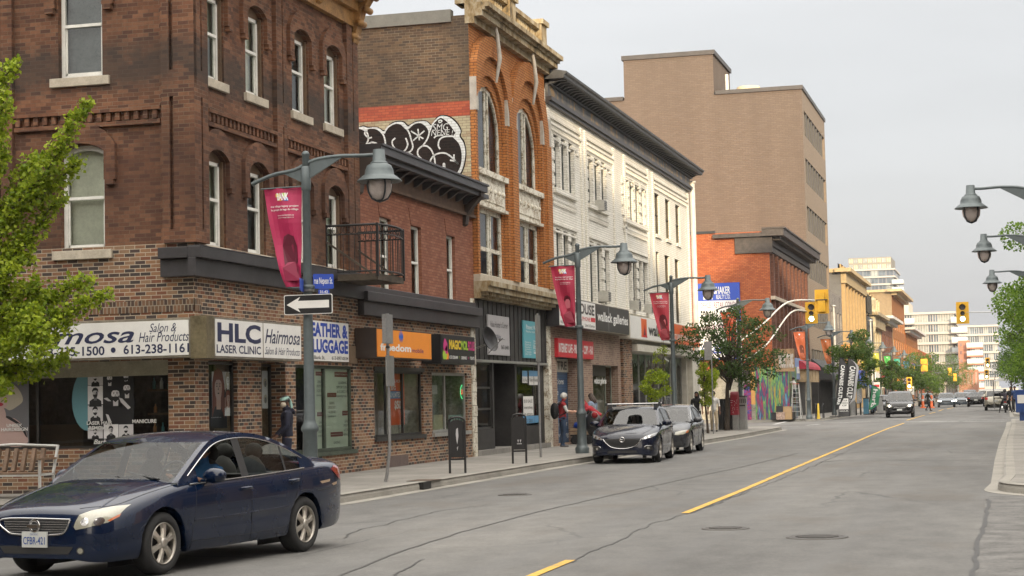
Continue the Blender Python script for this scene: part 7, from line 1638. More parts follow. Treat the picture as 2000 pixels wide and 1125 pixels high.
# =========================================================== people
SKL=mat('skin_light',(.48,.27,.19),.6,var=.06,obj=True);SKD=mat('skin_brown',(.13,.06,.035),.6,var=.06,obj=True);SKM=mat('skin_tan',(.28,.14,.085),.6,var=.06,obj=True)
def cloth(n,c):return mat('cloth_'+n,c,.85,var=.12,nscale=8,obj=True)
def V3(*a):return Vector(a)
def person(label,loc,face,J,mats,col,hair='short',hairm=None,extra=None,scale=1.0,headturn=0,tilt=0):
    """J: joint positions in the figure's own frame (x right, y forward, z up). mats: [skin, top, legs, shoes, ...]; col: {segment: material index}"""
    J0=dict(pel=V3(0,0,.93),wai=V3(0,0,1.08),che=V3(0,0,1.30),nec=V3(0,.0,1.47),hea=V3(0,.02,1.62),shl=V3(-.185,0,1.41),shr=V3(.185,0,1.41),ell=V3(-.24,-.02,1.12),elr=V3(.24,-.02,1.12),hnl=V3(-.25,.06,.87),hnr=V3(.25,.06,.87),
        hpl=V3(-.095,0,.9),hpr=V3(.095,0,.9),knl=V3(-.10,.02,.49),knr=V3(.10,.02,.49),anl=V3(-.10,-.02,.08),anr=V3(.10,-.02,.08))
    J0.update({k:V3(*v)for k,v in J.items()});j=J0;m=MB();segs=[]
    def limb(nm,a,b,ra,rb,flat_=1.0,mid=None):
        a,b=V3(*a),V3(*b);pts=[a,a.lerp(b,.35),a.lerp(b,.7),b];rs=[ra,mid or ra*1.02,(ra+rb)/2*.98,rb]
        m.smooth=True;m.tube(pts,rs,12);segs.append((nm,a,b,max(ra,rb)))
    def ball(c,rx,ry,rz,nm=None,rot=0):
        m.lathe([(math.sin(math.pi*i/10),-math.cos(math.pi*i/10))for i in range(11)],(0,0,0),14)
        for v in m.v[-11*14:]:v.x,v.y,v.z=c[0]+v.x*rx,c[1]+v.y*ry,c[2]+v.z*rz
        if nm:segs.append((nm,V3(*c),V3(*c),min(rx,ry,rz)))
    wdt=(j['shr']-j['shl']);sp=j['che']-j['wai']
    limb('torso',j['pel'],j['wai'],.125,.115);limb('torso',j['wai'],j['che'],.118,.135);limb('torso',j['che'],j['nec'].lerp(j['che'],.15),.13,.075)
    for s_ in('l','r'):
        limb('torso',j['che']+(j['sh'+s_]-j['che'])*.25,j['sh'+s_],.11,.068);limb('torso',j['wai'].lerp(j['hp'+s_],.1),j['che'].lerp(j['sh'+s_],.45),.09,.10)
        limb('legs',j['hp'+s_],j['kn'+s_],.095,.062,mid=.092);limb('shin',j['kn'+s_],j['an'+s_],.062,.042,mid=.064)
        limb('sleeve',j['sh'+s_],j['el'+s_],.062,.045);limb('fore',j['el'+s_],j['hn'+s_],.043,.029)
        # hand: palm, four fingers, thumb
        d=(j['hn'+s_]-j['el'+s_]).normalized();si=-1 if s_=='l' else 1;h=j['hn'+s_];sd_=d.cross(V3(0,1,0));sd_=(sd_ if sd_.length>.1 else V3(0,0,1)).normalized();up=sd_.cross(d)
        limb('hand',h,h+d*.075,.030,.034)
        for q in range(4):
            b0_=h+d*.085+sd_*(.026*(q-1.5)*.75);ln_=(.06,.072,.066,.052)[q];b1_=b0_+d*ln_*.6+up*.008;b2_=b1_+d*ln_*.3+up*.022;m.tube([b0_-d*.02,b0_,b1_,b2_],[.011,.0105,.0095,.008],7);segs.append(('hand',b0_,b2_,.01))
        t0=h+d*.02-sd_*.028;t1=t0+d*.035-sd_*.024+up*.01;m.tube([t0,t1,t1+d*.028],[.013,.0115,.009],7);segs.append(('hand',t0,t1+d*.028,.01))
        # foot
        an=j['an'+s_];kn=j['kn'+s_];ft=V3(0,1,0);
        m.tube([an+V3(0,-.06,-.045),an+V3(0,.02,-.03),an+V3(0,.12,-.048),an+V3(0,.18,-.056)],[.036,.046,.04,.028],10);segs.append(('shoe',an+V3(0,-.06,-.05),an+V3(0,.18,-.055),.045))
    limb('neck',j['che'].lerp(j['nec'],.7),j['hea']-(j['hea']-j['nec'])*.3,.058,.052)
    hd_=j['hea'];ax=(hd_-j['nec']).normalized();c_,s__=math.cos(headturn),math.sin(headturn)
    fw=V3(-s__,c_,0);fw=(fw-ax*fw.dot(ax)).normalized();rt=fw.cross(ax)
    def hp(x,y,z):return hd_+rt*x+fw*y+ax*z
    def hball(x,y,z,rx,ry,rz,nm='head'):
        m.lathe([(math.sin(math.pi*i/10),-math.cos(math.pi*i/10))for i in range(11)],(0,0,0),14)
        for v in m.v[-11*14:]:q=hp(x+v.x*rx,y+v.y*ry,z+v.z*rz);v.x,v.y,v.z=q
        segs.append((nm,hp(x,y,z),hp(x,y,z),min(rx,ry,rz)))
    hball(0,-.005,.03,.076,.092,.095);hball(0,.025,-.045,.058,.064,.072);m.tube([hp(0,.085,.02),hp(0,.105,-.015),hp(0,.088,-.03)],[.010,.014,.012],6)
    for q in(-1,1):m.tube([hp(q*.074,-.005,.015),hp(q*.082,-.012,-.005),hp(q*.074,-.008,-.03)],[.010,.013,.008],6)
    t=bpy.data.objects.new('body',bpy.data.meshes.new('b'));me0=bpy.data.meshes.new('b0');me0.from_pydata([tuple(v)for v in m.v],[],m.f);t.data=me0;COL.objects.link(t)
    rm=t.modifiers.new('r','REMESH');rm.mode='VOXEL';rm.voxel_size=.0125;sm2=t.modifiers.new('s','SMOOTH');sm2.factor=.5;sm2.iterations=3
    dg=bpy.context.evaluated_depsgraph_get();me=bpy.data.meshes.new_from_object(t.evaluated_get(dg));bpy.data.objects.remove(t)
    for mt in mats:me.materials.append(mt)
    for p in me.polygons:
        c=p.center;best,bk=9,0
        for nm,a,b,r_ in segs:
            ab=b-a;L2=ab.length_squared;u=max(0,min(1,(c-a).dot(ab)/L2))if L2>1e-9 else 0;d=(c-a-ab*u).length-r_
            if d<best:best=d;k=col.get(nm,0);k=k(u)if callable(k)else k;bk=k
        p.material_index=bk;p.use_smooth=True
    root=thing('person',label,'person',(0,0,0));body=bpy.data.objects.new('body',me);COL.objects.link(body);body.parent=root
    # eyes, brows, mouth
    if not(extra and 'noface' in extra):
        m=MB()
        for q in(-1,1):m.lathe([(0,0),(.011,.003),(0,.005)],hp(q*.028,.083,.02),8,tuple(fw));m.tube([hp(q*.016,.088,.042),hp(q*.042,.080,.042)],.004,5)
        m.build('eyes',mat('eye_dark',(.02,.015,.012),.4,var=0),root)
        m=MB();m.tube([hp(-.02,.088,-.058),hp(0,.093,-.056),hp(.02,.088,-.058)],.005,5);m.build('mouth',mat('lip',(.3,.1,.08),.5,var=0),root)
    hm=hairm or mat('hair_black',(.012,.010,.009),.6,var=.2,obj=True)
    m=MB();m.smooth=True
    def cap(r_,zlo,back=.0,jit=.0,hh=.03):
        n1,n2=12,22;vs=[]
        for a in range(n1+1):
            for b in range(n2):
                th=math.pi*.62*a/n1;ph=2*math.pi*b/n2;fr_o=math.cos(ph);lim=1.0 if fr_o<.2 else 1-.42*(fr_o-.2)/.8 # hair line higher in front
                th2=th*lim;jt=1+random.uniform(-jit,jit);x=math.sin(th2)*math.sin(ph);y=math.sin(th2)*math.cos(ph);z=math.cos(th2)
                vs.append(hp(x*.085*r_*jt,(y*.102*r_-.006)*jt,.03+z*.105*r_*jt-(zlo*max(0,-y)if th>.9 else 0)))
        m.add(vs,[(a*n2+b,(a+1)*n2+b,(a+1)*n2+(b+1)%n2,a*n2+(b+1)%n2)for a in range(n1)for b in range(n2)])
    if hair:
        cap(1.03 if hair!='curly' else 1.16,.0,jit=.012 if hair!='curly' else .06)
        if hair=='long':
            for k in range(9):
                a=math.pi*(.28+.165*k)+math.pi/2*0;x,y=math.cos(a+.0),-abs(math.sin(a))*1.0+.12;m.tube([hp(x*.075,y*.085,.05),hp(x*.095,y*.11,-.06),hp(x*.10,y*.12-.01,-.17),hp(x*.085,y*.13,-.27)],[.03,.034,.032,.014],7)
        m.build('hair',hm,root)
    if extra and 'fn' in extra:extra['fn'](root,j,hp)
    root.location=loc;root.rotation_euler=(0,0,R(-face));root.scale=(scale,)*3
    return root
def std(skin=0,top=1,leg=2,shoe=3,fore=0):return dict(torso=top,sleeve=top,fore=fore,hand=skin,legs=leg,shin=leg,shoe=shoe,neck=skin,head=skin)
SHO=cloth('shoe_dark',(.02,.02,.02));JEAN=cloth('denim',(.025,.045,.085));WTE=cloth('white',(.55,.54,.52));NVC=cloth('navy',(.012,.014,.03));BLC=cloth('black',(.012,.012,.013))
# masked man on the corner pavement
def fx1(root,j,hp):
    m=MB();m.smooth=True;m.lathe([(.0,.05),(.035,.045),(.06,.02),(.068,-.01),(.07,-.03)],hp(0,.055,-.035),14,tuple(hp(0,1,-.1)-hp(0,0,0)));m.build('face_mask',cloth('mask',(.55,.50,.40)),root)
    m=MB();m.smooth=True;P=[(0,0,0)]
    n=20
    for z0,z1 in((.045,.105),):
        vs=[]
        for i in range(n):a=2*math.pi*i/n;vs+=[hp(.087*math.sin(a),.102*math.cos(a)-.004,z0),hp(.078*math.sin(a),.094*math.cos(a)-.004,z1)]
        m.add(vs,[(2*i,(2*i+2)%(2*n),(2*i+3)%(2*n),2*i+1)for i in range(n)])
    m.tube([hp(.01,-.10,.07),hp(.03,-.13,.0),hp(.035,-.13,-.09),hp(.03,-.12,-.19)],[.02,.03,.034,.02],8);m.build('headscarf',cloth('scarf_mint',(.28,.45,.40)),root)
    m=MB();m.smooth=True;m.lathe([(.075,0),(.09,.03),(.082,.09)],j['nec']+V3(0,0,-.05),16);m.tube([j['nec']+V3(-.09,-.09,-.02),j['nec']+V3(0,-.14,-.06),j['nec']+V3(.09,-.09,-.02)],.045,8);m.build('hood',NVC,root)
xm_=S(34).px(560,800)[0]
J1=dict(ell=(-.26,.02,1.13),hnl=(-.2,.18,.98),elr=(.26,.02,1.13),hnr=(.2,.2,.98),hea=(0,.03,1.61))
person('person in a navy jacket, pale mask and mint headscarf standing by the lamp post',(xm_,34,.15),-118,J1,[SKD,NVC,NVC,SHO],std(fore=1),hair='short',extra=dict(fn=fx1,noface=1),scale=1.0,headturn=.35)
# woman with red vest and backpack
def fx2(root,j,hp):
    m=MB();m.smooth=True
    m.lathe([(math.sin(math.pi*i/10),-math.cos(math.pi*i/10))for i in range(11)],(0,0,0),16)
    for v in m.v:v.x,v.y,v.z=v.x*.17,-.26+v.y*.14,1.17+v.z*.27+(.03*v.x*v.x)
    for s_ in(-1,1):m.tube([(s_*.11,-.16,1.38),(s_*.13,.02,1.475),(s_*.13,.14,1.36),(s_*.12,.08,1.1),(s_*.13,-.12,1.02)],.022,6)
    m.build('backpack',BLC,root)
pw=gnd(1100,873,.15)
J2=dict(elr=(.25,.08,1.16),hnr=(.18,.32,1.14),ell=(-.25,.06,1.14),hnl=(-.15,.30,1.12),nec=(0,.03,1.47),hea=(0,.06,1.61))
person('person with white hair, red vest over a white shirt and a black backpack',(pw.x,pw.y,.15),62,J2,[SKL,cloth('vest_red',(.26,.015,.02)),JEAN,cloth('shoe_grey',(.10,.09,.09)),WTE],dict(std(),sleeve=4),hairm=mat('hair_white',(.55,.53,.5),.7,var=.2,obj=True),hair='curly',extra=dict(fn=fx2),scale=1.0)
# bending figure with red jacket
pw=gnd(1166,868,.15)
J3=dict(pel=(0,-.12,.92),hpl=(-.095,-.12,.89),hpr=(.095,-.12,.89),wai=(0,.02,1.04),che=(0,.2,1.17),nec=(0,.34,1.27),hea=(0,.44,1.36),shl=(-.19,.30,1.22),shr=(.19,.30,1.22),ell=(-.26,.42,1.0),elr=(.28,.40,1.42),hnl=(-.2,.5,.78),hnr=(.22,.55,1.62))
def fx3(root,j,hp):
    m=MB();m.smooth=True;m.tube([(-.16,.30,1.12),(0,.20,1.10),(.16,.30,1.12)],.1,10);m.build('bag_strap',BLC,root)
person('person in a red top bending forward with one arm raised behind the lamp post',(pw.x,pw.y,.15),-95,J3,[SKL,cloth('jacket_red',(.33,.02,.03)),BLC,SHO],std(fore=1),hair='short',hairm=mat('hair_fair',(.35,.22,.12),.7,obj=True),extra=dict(fn=fx3))
# woman in pale blue shirt
pw=gnd(1184,862,.15)
person('person with long brown hair in a pale blue shirt looking down by the gallery door',(pw.x+.1,pw.y-2.5,.15),-70,dict(hea=(0,.06,1.60),elr=(.24,.03,1.12),hnr=(.2,.2,.95),ell=(-.24,.03,1.12),hnl=(-.2,.2,.95)),[SKM,cloth('shirt_blue',(.25,.31,.42)),BLC,SHO],std(),hair='long',hairm=mat('hair_brown',(.05,.028,.018),.6,var=.2,obj=True),scale=1.0)
# pair behind the street tree
person('person with dark hair in a black vest top behind the graphite sedan',(S(80).px(1361,800)[0],80,.15),175,{},[SKM,BLC,BLC,SHO],std(),hair='long')
person('person in a white top and beige trousers walking past the street tree',(S(78).px(1394,800)[0],78,.15),170,dict(knl=(-.1,.12,.5),anl=(-.1,.1,.09),anr=(.1,-.15,.1)),[SKD,WTE,cloth('beige',(.36,.29,.20)),SHO],std(),hair='short')
# painter on the ladder
xl_=S(113.6).px(1552,800)[0]
person('person in a white shirt standing on the stepladder and reaching towards the mural',(xl_,113.7,1.05),-80,dict(ell=(-.2,.22,1.42),hnl=(-.16,.46,1.56),elr=(.24,.0,1.1),hnr=(.22,.16,.95),knl=(-.1,.12,.52),anl=(-.1,.06,.1)),[SKD,WTE,cloth('shorts',(.012,.012,.02)),SHO],dict(std(),shin=0,legs=lambda u:2),hair='short',scale=.97)
pc=gnd(1813,803);person('person in dark clothes walking across the road beyond the black suv',(pc.x,pc.y,0),60,dict(knl=(-.1,.18,.52),anl=(-.1,.26,.1),knr=(.1,-.02,.5),anr=(.1,-.28,.14),ell=(-.24,-.12,1.14),hnl=(-.24,-.1,.9),elr=(.24,.1,1.14),hnr=(.24,.25,.95)),[SKM,cloth('olive_dark',(.03,.03,.02)),BLC,SHO],std(),hair='short')
for k,(px,Yq,lb)in enumerate(((1706,140,'person in dark clothes behind the green feather flag'),(1975,135,'person in dark clothes on the right pavement under the trees'),(1983,128,'person in blue on the right pavement near the newspaper box'))):
    person(lb,(S(Yq).px(px,790)[0],Yq,.15),170+k*20,{},[SKM,(BLC,BLC,cloth('blue',(.03,.06,.16)))[k],(JEAN,BLC,BLC)[k],SHO],std(),hair='short')
# driver of the blue sedan, in the car's frame
def drv():
    sx_=2.45-(A['xf']+A['xr'])/2
    Jd=dict(pel=(0,0,.30),hpl=(-.1,.02,.30),hpr=(.1,.02,.30),knl=(-.12,.42,.42),knr=(.12,.42,.42),anl=(-.12,.62,.12),anr=(.12,.62,.12),wai=(0,-.03,.44),che=(0,-.06,.64),nec=(0,-.05,.80),hea=(0,-.02,.93),shl=(-.18,-.05,.75),shr=(.18,-.05,.75),ell=(-.25,.1,.55),elr=(.25,.1,.55),hnl=(-.15,.36,.66),hnr=(.15,.36,.66))
    loc=car.matrix_basis @ Vector((sx_-.1,-.37,.27))
    p=person('person in a blue shirt driving the dark blue sedan',loc,0,Jd,[SKM,cloth('blue_shirt',(.03,.12,.28)),BLC,SHO],std(fore=0),hair='short');p.rotation_euler=(0,0,car.rotation_euler.z+math.pi/2)
drv()
# =========================================================== street furniture
MGR=mat('galvanised',(.30,.30,.30),.45,.6,var=.15,obj=True)
def org_build(m,name,mt,loc,label,cat,group=None):o=m.build(name,mt,org=loc);return tag(o,label,cat,group)
# one way sign and street name blades on the nearest lamp
lp=Vector((-11.7,LY[0],0));s1=S(LY[0]-.16)
a0,z1=s1.px(555,577);a1,z0=s1.px(650,612)
t=thing('one_way_sign','black one way sign with a white arrow pointing left on the nearest lamp','sign',(lp.x,LY[0]-.14,z0));m=MB()
def rr(fr,a0,a1,b0,b1,r_,c0,c1,m):
    pts=[]
    for(cx_,cy_,q)in((a1-r_,b1-r_,0),(a0+r_,b1-r_,90),(a0+r_,b0+r_,180),(a1-r_,b0+r_,270)):pts+=[(cx_+r_*math.cos(R(q+k*30)),cy_+r_*math.sin(R(q+k*30)))for k in range(4)]
    m.prism(fr,pts,c0,c1)
rr(s1,a0,a1,z0,z1,.03,0,.012,m);m.k=1;rr(s1,a0+.012,a1-.012,z0+.012,z1-.012,.025,.012,.015,m);m.k=0;h=z1-z0;w_=a1-a0;zc_=(z0+z1)/2
m.fp(s1,[(a0+.05,zc_),(a0+.05+h*.75,zc_+h*.4),(a0+.05+h*.62,zc_+h*.19),(a1-.06,zc_+h*.19),(a1-.06,zc_-h*.19),(a0+.05+h*.62,zc_-h*.19),(a0+.05+h*.75,zc_-h*.4)],.018);m.build('plate',[WSIGN,BLK],t)
m=MB();m.lathe([(.1,z0+.05),(.112,z0+.05),(.112,z0+.1),(.1,z0+.1)],(lp.x,LY[0],0),14);m.lathe([(.1,z1+.06),(.115,z1+.06),(.115,z1+.12),(.1,z1+.12)],(lp.x,LY[0],0),14);m.box(lp.x-.03,lp.x+.03,LY[0]-.16,LY[0]-.08,z0+.04,z0+.12);m.build('bracket',MGR,t)
fn=Frame((lp.x+.06,LY[0]+.02,0),(math.cos(R(35)),math.sin(R(35))*1,0),(0,0,1),(math.sin(R(35)),-math.cos(R(35)),0))
zz0,zz1=s1.px(620,562)[1],s1.px(620,533)[1]
t=thing('street_name_sign','blue street name blade just above the one way sign','sign',(lp.x,LY[0],zz0));m=MB();rr(fn,.03,.40,zz0,zz1,.02,0,.01,m);rr(fn,.12,.32,zz0-.10,zz0-.012,.02,0,.01,m);m.k=1;text(m,fn,'rue Nepean St.',.05,.38,zz0+.05,zz1-.06,.013,.01);text(m,fn,'31-42',.15,.29,zz0-.08,zz0-.03,.013,.01);m.k=0
fn2=Frame((lp.x-.05,LY[0]-.05,0),(.25,-.97,0),(0,0,1),(-.97,-.25,0));rr(fn2,.02,.5,zz0-.06,zz1-.1,.02,0,.01,m);m.build('plate',[BLU,TXW],t)
# bent pole with two sign backs
pb=gnd(753,941,.15);t=thing('sign_pole','bent steel sign pole with two sign backs before the phone shop','sign',tuple(pb));sp=S(pb.y);zt_=sp.px(757,612)[1];xt=sp.px(757,650)[0]
m=MB();m.tube([pb,pb+V3(.03,0,.12),V3(xt,pb.y,.8),V3(xt,pb.y,zt_)],.032,8);m.build('pole',MGR,t)
m=MB();m.box(xt-.045,xt+.045,pb.y-.2,pb.y+.2,zt_-.6,zt_-.02);m.build('sign_plate',MGR,t);z_=sp.px(757,700)[1]
m=MB();q=MB();m.box(xt-.02+.04,xt+.0+.05,pb.y-.22,pb.y+.22,z_-.55,z_+.05);m.box(xt-.045,xt+.04,pb.y-.035,pb.y+.035,z_-.2,z_-.12);m.build('sign_plate',mat('sign_back',(.22,.22,.21),.5,.4,obj=True),t)
m=MB();
for zq in(zt_-.45,z_-.3,z_+.2):m.lathe([(.036,zq),(.042,zq),(.042,zq+.05),(.036,zq+.05)],(xt,pb.y,0),10)
m.build('clamp',ALU,t)
pb=gnd(1056,893,.15);sp=S(pb.y);zt_=sp.px(1055,612)[1];t=thing('sign_pole','thin steel sign pole before the black-fronted shop','sign',tuple(pb));m=MB();m.tube([pb,V3(pb.x,pb.y,zt_)],.03,8);m.build('pole',MGR,t);m=MB();m.box(pb.x-.03,pb.x+.035,pb.y-.16,pb.y+.16,zt_-1.3,zt_-.05);m.build('sign_plate',mat('sign_back',(.22,.22,.21),.5,.4,obj=True),t)
pb=V3(S(74).px(1392,780)[0],74,.15);sp=S(74);zt_=sp.px(1384,667)[1];t=thing('sign_pole','grey sign back on a thin pole in front of the dark street tree','sign',tuple(pb));m=MB();m.tube([pb,V3(pb.x,pb.y,zt_)],.03,8);m.build('pole',MGR,t);m=MB();m.box(pb.x-.28,pb.x-.0,pb.y-.05,pb.y-.03,zt_-.75,zt_);m.build('sign_plate',MGR,t)
# black posts with map boards
def post_board(px,py,lab,mark):
    p=gnd(px,py,.15);t=thing('bike_post_board',lab,'street board',tuple(p),'black two-legged boards on the pavement');th=R(28);u_=V3(math.cos(th),math.sin(th),0);fr=Frame(p,u_,(0,0,1),(math.sin(th),-math.cos(th),0))
    m=MB();
    for x in(-.17,.17):m.fb(fr,x-.022,x+.022,0,1.12,-.022,.022)
    m.fb(fr,-.17,.17,.28,.32,-.02,.02);m.build('frame',BI,t)
    m=MB();pts=[(-.145,.34),(.145,.34)]+[(.145*math.cos(R(q)),1.08+.07*math.sin(R(q)))for q in range(0,181,20)];m.prism(fr,pts,-.012,.012);m.k=1
    if mark:m.fp(fr,[(-.02,.95),(.02,.98),(.03,.80),(.0,.62),(-.015,.70),(-.03,.84)],.014);m.fp(fr,[(-.01,.55),(.02,.58),(.0,.48)],.014)
    else:
        for k in(-1,1):m.fp(fr,[(k*.03-.02,.58),(k*.03+.02,.58),(k*.03,.50)],.014)
        m.fb(fr,-.06,.06,.47,.49,.013,.014)
    m.build('board',[BI,SGREY],t)
    m=MB();pts=[Vector((0,0,0))];A_=[fr.pt(.17*math.cos(R(q)),1.12+.09*math.sin(R(q)),0)for q in range(0,181,15)];m.tube(A_,.022,4);m.build('hoop',BI,t)
post_board(894,924,'black board on two legs before the ice cream shop, nearest to us',True);post_board(1015,905,'black board on two legs before the black-fronted shop, the farther one',False)
# satellite dish
a,z=F.px(945,668);t=thing('satellite_dish','black satellite dish on the stone jamb beside the grey board','satellite dish',tuple(F.pt(a,z,.1)));m=MB();dn=V3(.93,-.25,.3).normalized();c=F.pt(Y2-.05,z+.05,.45);m.lathe([(0,-.08),(.17,-.06),(.31,-.02),(.36,.02),(.37,.02),(.31,-.035),(0,-.095)],c,28,tuple(dn));m.build('dish',BLK,t)
m=MB();m.tube([F.pt(Y2+.05,z-.2,.02),F.pt(Y2+.05,z-.1,.3),c-dn*.1],.025,6);m.tube([c-dn*.05-V3(0,0,.38),c+dn*.45-V3(0,0,.12)],.014,6);m.lathe([(0,0),(.035,0),(.035,.1),(0,.1)],c+dn*.42-V3(0,0,.13),8,tuple(-dn));m.build('arm',MGR,t)
# bench on the side street pavement
pbn=V3(-17.6,29.1,.15);WOOD=mat('bench_wood',(.20,.13,.085),.7,var=.25,nscale=6,obj=True);BWH=mat('bench_white',(.52,.52,.5),.5,obj=True)
s_b=S(29.1);xr_b=s_b.px(86,930)[0];t=thing('bench','wooden slat bench with white metal ends at the left edge','bench',(xr_b-.8,29.1,.15));yb=29.1
m=MB()
for i in range(9):m.tube([(xr_b-1.7+i*.18,yb+.32,.62),(xr_b-1.7+i*.18,yb+.46,1.02)],.05,4)
m.build('backrest',WOOD,t);m=MB()
for i in range(4):m.box(xr_b-1.8,xr_b-.05,yb-.12+i*.11,yb-.03+i*.11,.575,.605)
m.build('seat',WOOD,t)
for x in(xr_b,xr_b-1.8):
    m=MB();m.tube([(x,yb-.15,.15),(x,yb-.15,.83)],.028,4);m.tube([(x,yb+.33,.15),(x,yb+.33,.6),(x,yb+.5,1.08)],.028,4);m.tube([(x,yb-.15,.57),(x,yb+.33,.57)],.028,4);m.k=1;m.box(x-.04,x+.04,yb-.2,yb+.38,.83,.865);m.build('armrest',[BWH,WOOD],t)
m=MB();m.tube([(xr_b-1.8,yb+.5,1.06),(xr_b-.9,yb+.52,1.10),(xr_b,yb+.5,1.06)],.025,6);m.tube([(xr_b-1.8,yb-.15,.56),(xr_b,yb-.15,.56)],.022,4);m.build('rail',BWH,t)
# hand cart with crate, tarpaulin and sheets
pc=gnd(1120,868,.15)+V3(.1,.5,0);t=thing('hand_cart','black folding hand cart with pale crates behind the second lamp','cart',tuple(pc));m=MB();m.box(pc.x-.25,pc.x+.55,pc.y-.3,pc.y+.3,.42,.47);
for x in(-.1,.4):
    for y in(-.3,.3):m.tube([(pc.x+x,pc.y+y,.3),(pc.x+x,pc.y+y,.45)],.02,4)
m.tube([(pc.x+.1,pc.y-.33,.45),(pc.x+.1,pc.y-.36,1.12)],.014,6);m.tube([(pc.x+.0,pc.y-.36,1.08),(pc.x+.0,pc.y-.36,1.2),(pc.x+.2,pc.y-.36,1.2),(pc.x+.2,pc.y-.36,1.08),(pc.x+.1,pc.y-.36,1.0),(pc.x+.0,pc.y-.36,1.08)],.012,6);m.build('frame',BI,t)
for x in(-.1,.4):
    for y in(-.32,.32):m=MB();m.lathe([(0,-.03),(.1,-.03),(.14,-.02),(.14,.02),(.1,.03),(0,.03)],(pc.x+x,pc.y+y,.29),18,(0,1,0));m.build('wheel',RUB,t)
CRT=mat('crate_wood',(.38,.27,.17),.8,var=.2,obj=True);m=MB();
for z in(.48,.60):m.box(pc.x-.25,pc.x+.55,pc.y-.3,pc.y-.27,z,z+.09);m.box(pc.x-.25,pc.x+.55,pc.y+.27,pc.y+.3,z,z+.09);m.box(pc.x-.25,pc.x-.22,pc.y-.27,pc.y+.27,z,z+.09)
m.box(pc.x-.22,pc.x+.52,pc.y-.27,pc.y+.27,.475,.49);org_build(m,'crate',CRT,tuple(pc+V3(0,0,.33)),'slatted wooden crate lying on the hand cart','crate')
m=MB();m.smooth=True;m.lathe([(math.sin(math.pi*i/10),-math.cos(math.pi*i/10))for i in range(11)],(0,0,0),18)
for v in m.v:k=noise.noise(v*2.3);v.x,v.y,v.z=pc.x+.15+v.x*.36*(1+.25*k),pc.y+v.y*.25,.78+v.z*.15*(1+.6*k)
org_build(m,'tarpaulin',mat('tarp_blue',(.02,.07,.42),.4,var=.15,obj=True),(pc.x,pc.y,.7),'crumpled bright blue tarpaulin on the hand cart','tarpaulin')
m=MB();m.prism(Frame((pc.x-.05,pc.y+.42,0),(1,0,0),(0,0,1),(0,-1,0)),[(-.2,.5),(.4,.45),(.55,1.45),(.2,1.55),(.0,1.5)],0,.06);org_build(m,'grey_sheet',mat('sheet_grey',(.30,.31,.33),.5,var=.2,obj=True),(pc.x,pc.y+.4,.5),'grey plastic sheet standing behind the hand cart','sheet')
m=MB();m.smooth=True;c=gnd(1160,868,.15)+V3(.15,-.6,.85);m.lathe([(math.sin(math.pi*i/10),-math.cos(math.pi*i/10))for i in range(11)],(0,0,0),18)
for v in m.v:k=noise.noise(v*1.9+V3(3,3,3));v.x,v.y,v.z=c.x+v.x*.3*(1+.3*k),c.y+v.y*.25,c.z-.15+v.z*.42*(1+.3*k)
org_build(m,'black_bag',mat('bag_black',(.012,.012,.014),.35,var=.1,obj=True),tuple(c),'bulging black bag between the second lamp and the hatchback','bag')
m=MB();m.smooth=True;m.lathe([(0,-.07),(.08,-.06),(.11,0),(.08,.06),(0,.07)],c+V3(.1,-.28,.15),14,(0,1,.3));m.k=1;m.lathe([(.112,-.012),(.118,0),(.112,.012)],c+V3(.1,-.28,.15),14,(0,1,.3));org_build(m,'helmet',[cloth('vest_red',(.26,.015,.02)),WTE],tuple(c+V3(.1,-.28,.15)),'red and white helmet hanging on the black bag','helmet')
# traffic signals
SY=mat('signal_yellow',(.66,.36,.015),.45,var=.06,obj=True);GRN=mat('signal_green_lit',(.2,1,.6),emit=(.45,1,.75),es=7,var=0);LOFF=mat('signal_off',(.03,.015,.01),.3,var=0)
def sig_head(t,c,w_=.62,h=1.12,back=False):
    """signal head facing the camera (or seen from behind), centre c"""
    fr=Frame(c,(1,0,0),(0,0,1),(0,-1,0)if not back else(0,1,0));
    if back:fr=Frame(c,(1,0,0),(0,0,1),(0,-1,0))
    m=MB();
    if not back:rr(fr,-w_/2,w_/2,-h/2,h/2,.04,0,.02,m);m.build('backplate',SY,t);m=MB();m.fb(fr,-.17,.17,-h*.42,h*.42,-.2,.045);m.build('housing',SY,t)
    else:rr(fr,-w_/2,w_/2,-h/2,h/2,.04,-.02,0,m);m.build('backplate',SY,t);m=MB();m.fb(fr,-.19,.19,-h*.42,h*.05,0,.2);m.fb(fr,-.15,.15,h*.09,h*.38,0,.18);m.k=1;m.fb(fr,-.3,.3,h*.045,h*.085,.0,.21);m.build('housing',[SY,ALU],t);return
    for k,(z,r_,on)in enumerate(((.29,.15,0),(-.03,.105,0),(-.31,.12,1))):
        m=MB();m.k=0;m.lathe([(0,.05),(r_,.048),(r_+.01,.05)],fr.pt(0,z*h/1.12,0),18,(0,-1,0));m.build('lens',GRN if on else LOFF,t)
        m=MB();A_=[(r_+.015)*1 for _ in range(1)];vs=[]
        for q in range(13):
            a=R(-10+q*200/12);vs+=[fr.pt((r_+.015)*math.cos(a),z*h/1.12+(r_+.015)*math.sin(a),.045),fr.pt((r_+.015)*math.cos(a),z*h/1.12+(r_+.015)*math.sin(a),.24)]
        m.add(vs,[(2*q,2*q+2,2*q+3,2*q+1)for q in range(12)]);m.build('visor',BLKP,t)
s95=S(96);xg,zg=s95.px(1585,611);xb_,zb2_=S(94).px(1605,589)
px_,pz_=S(92).px(1446,700);pz1=S(92).px(1446,632)[1]
t=thing('traffic_signal','yellow traffic signals on a long pale mast arm over the left lane, green lit','traffic signal',(px_,92,.15))
PWHT=mat('mast_pale',(.45,.45,.43),.4,.3,var=.12,obj=True)
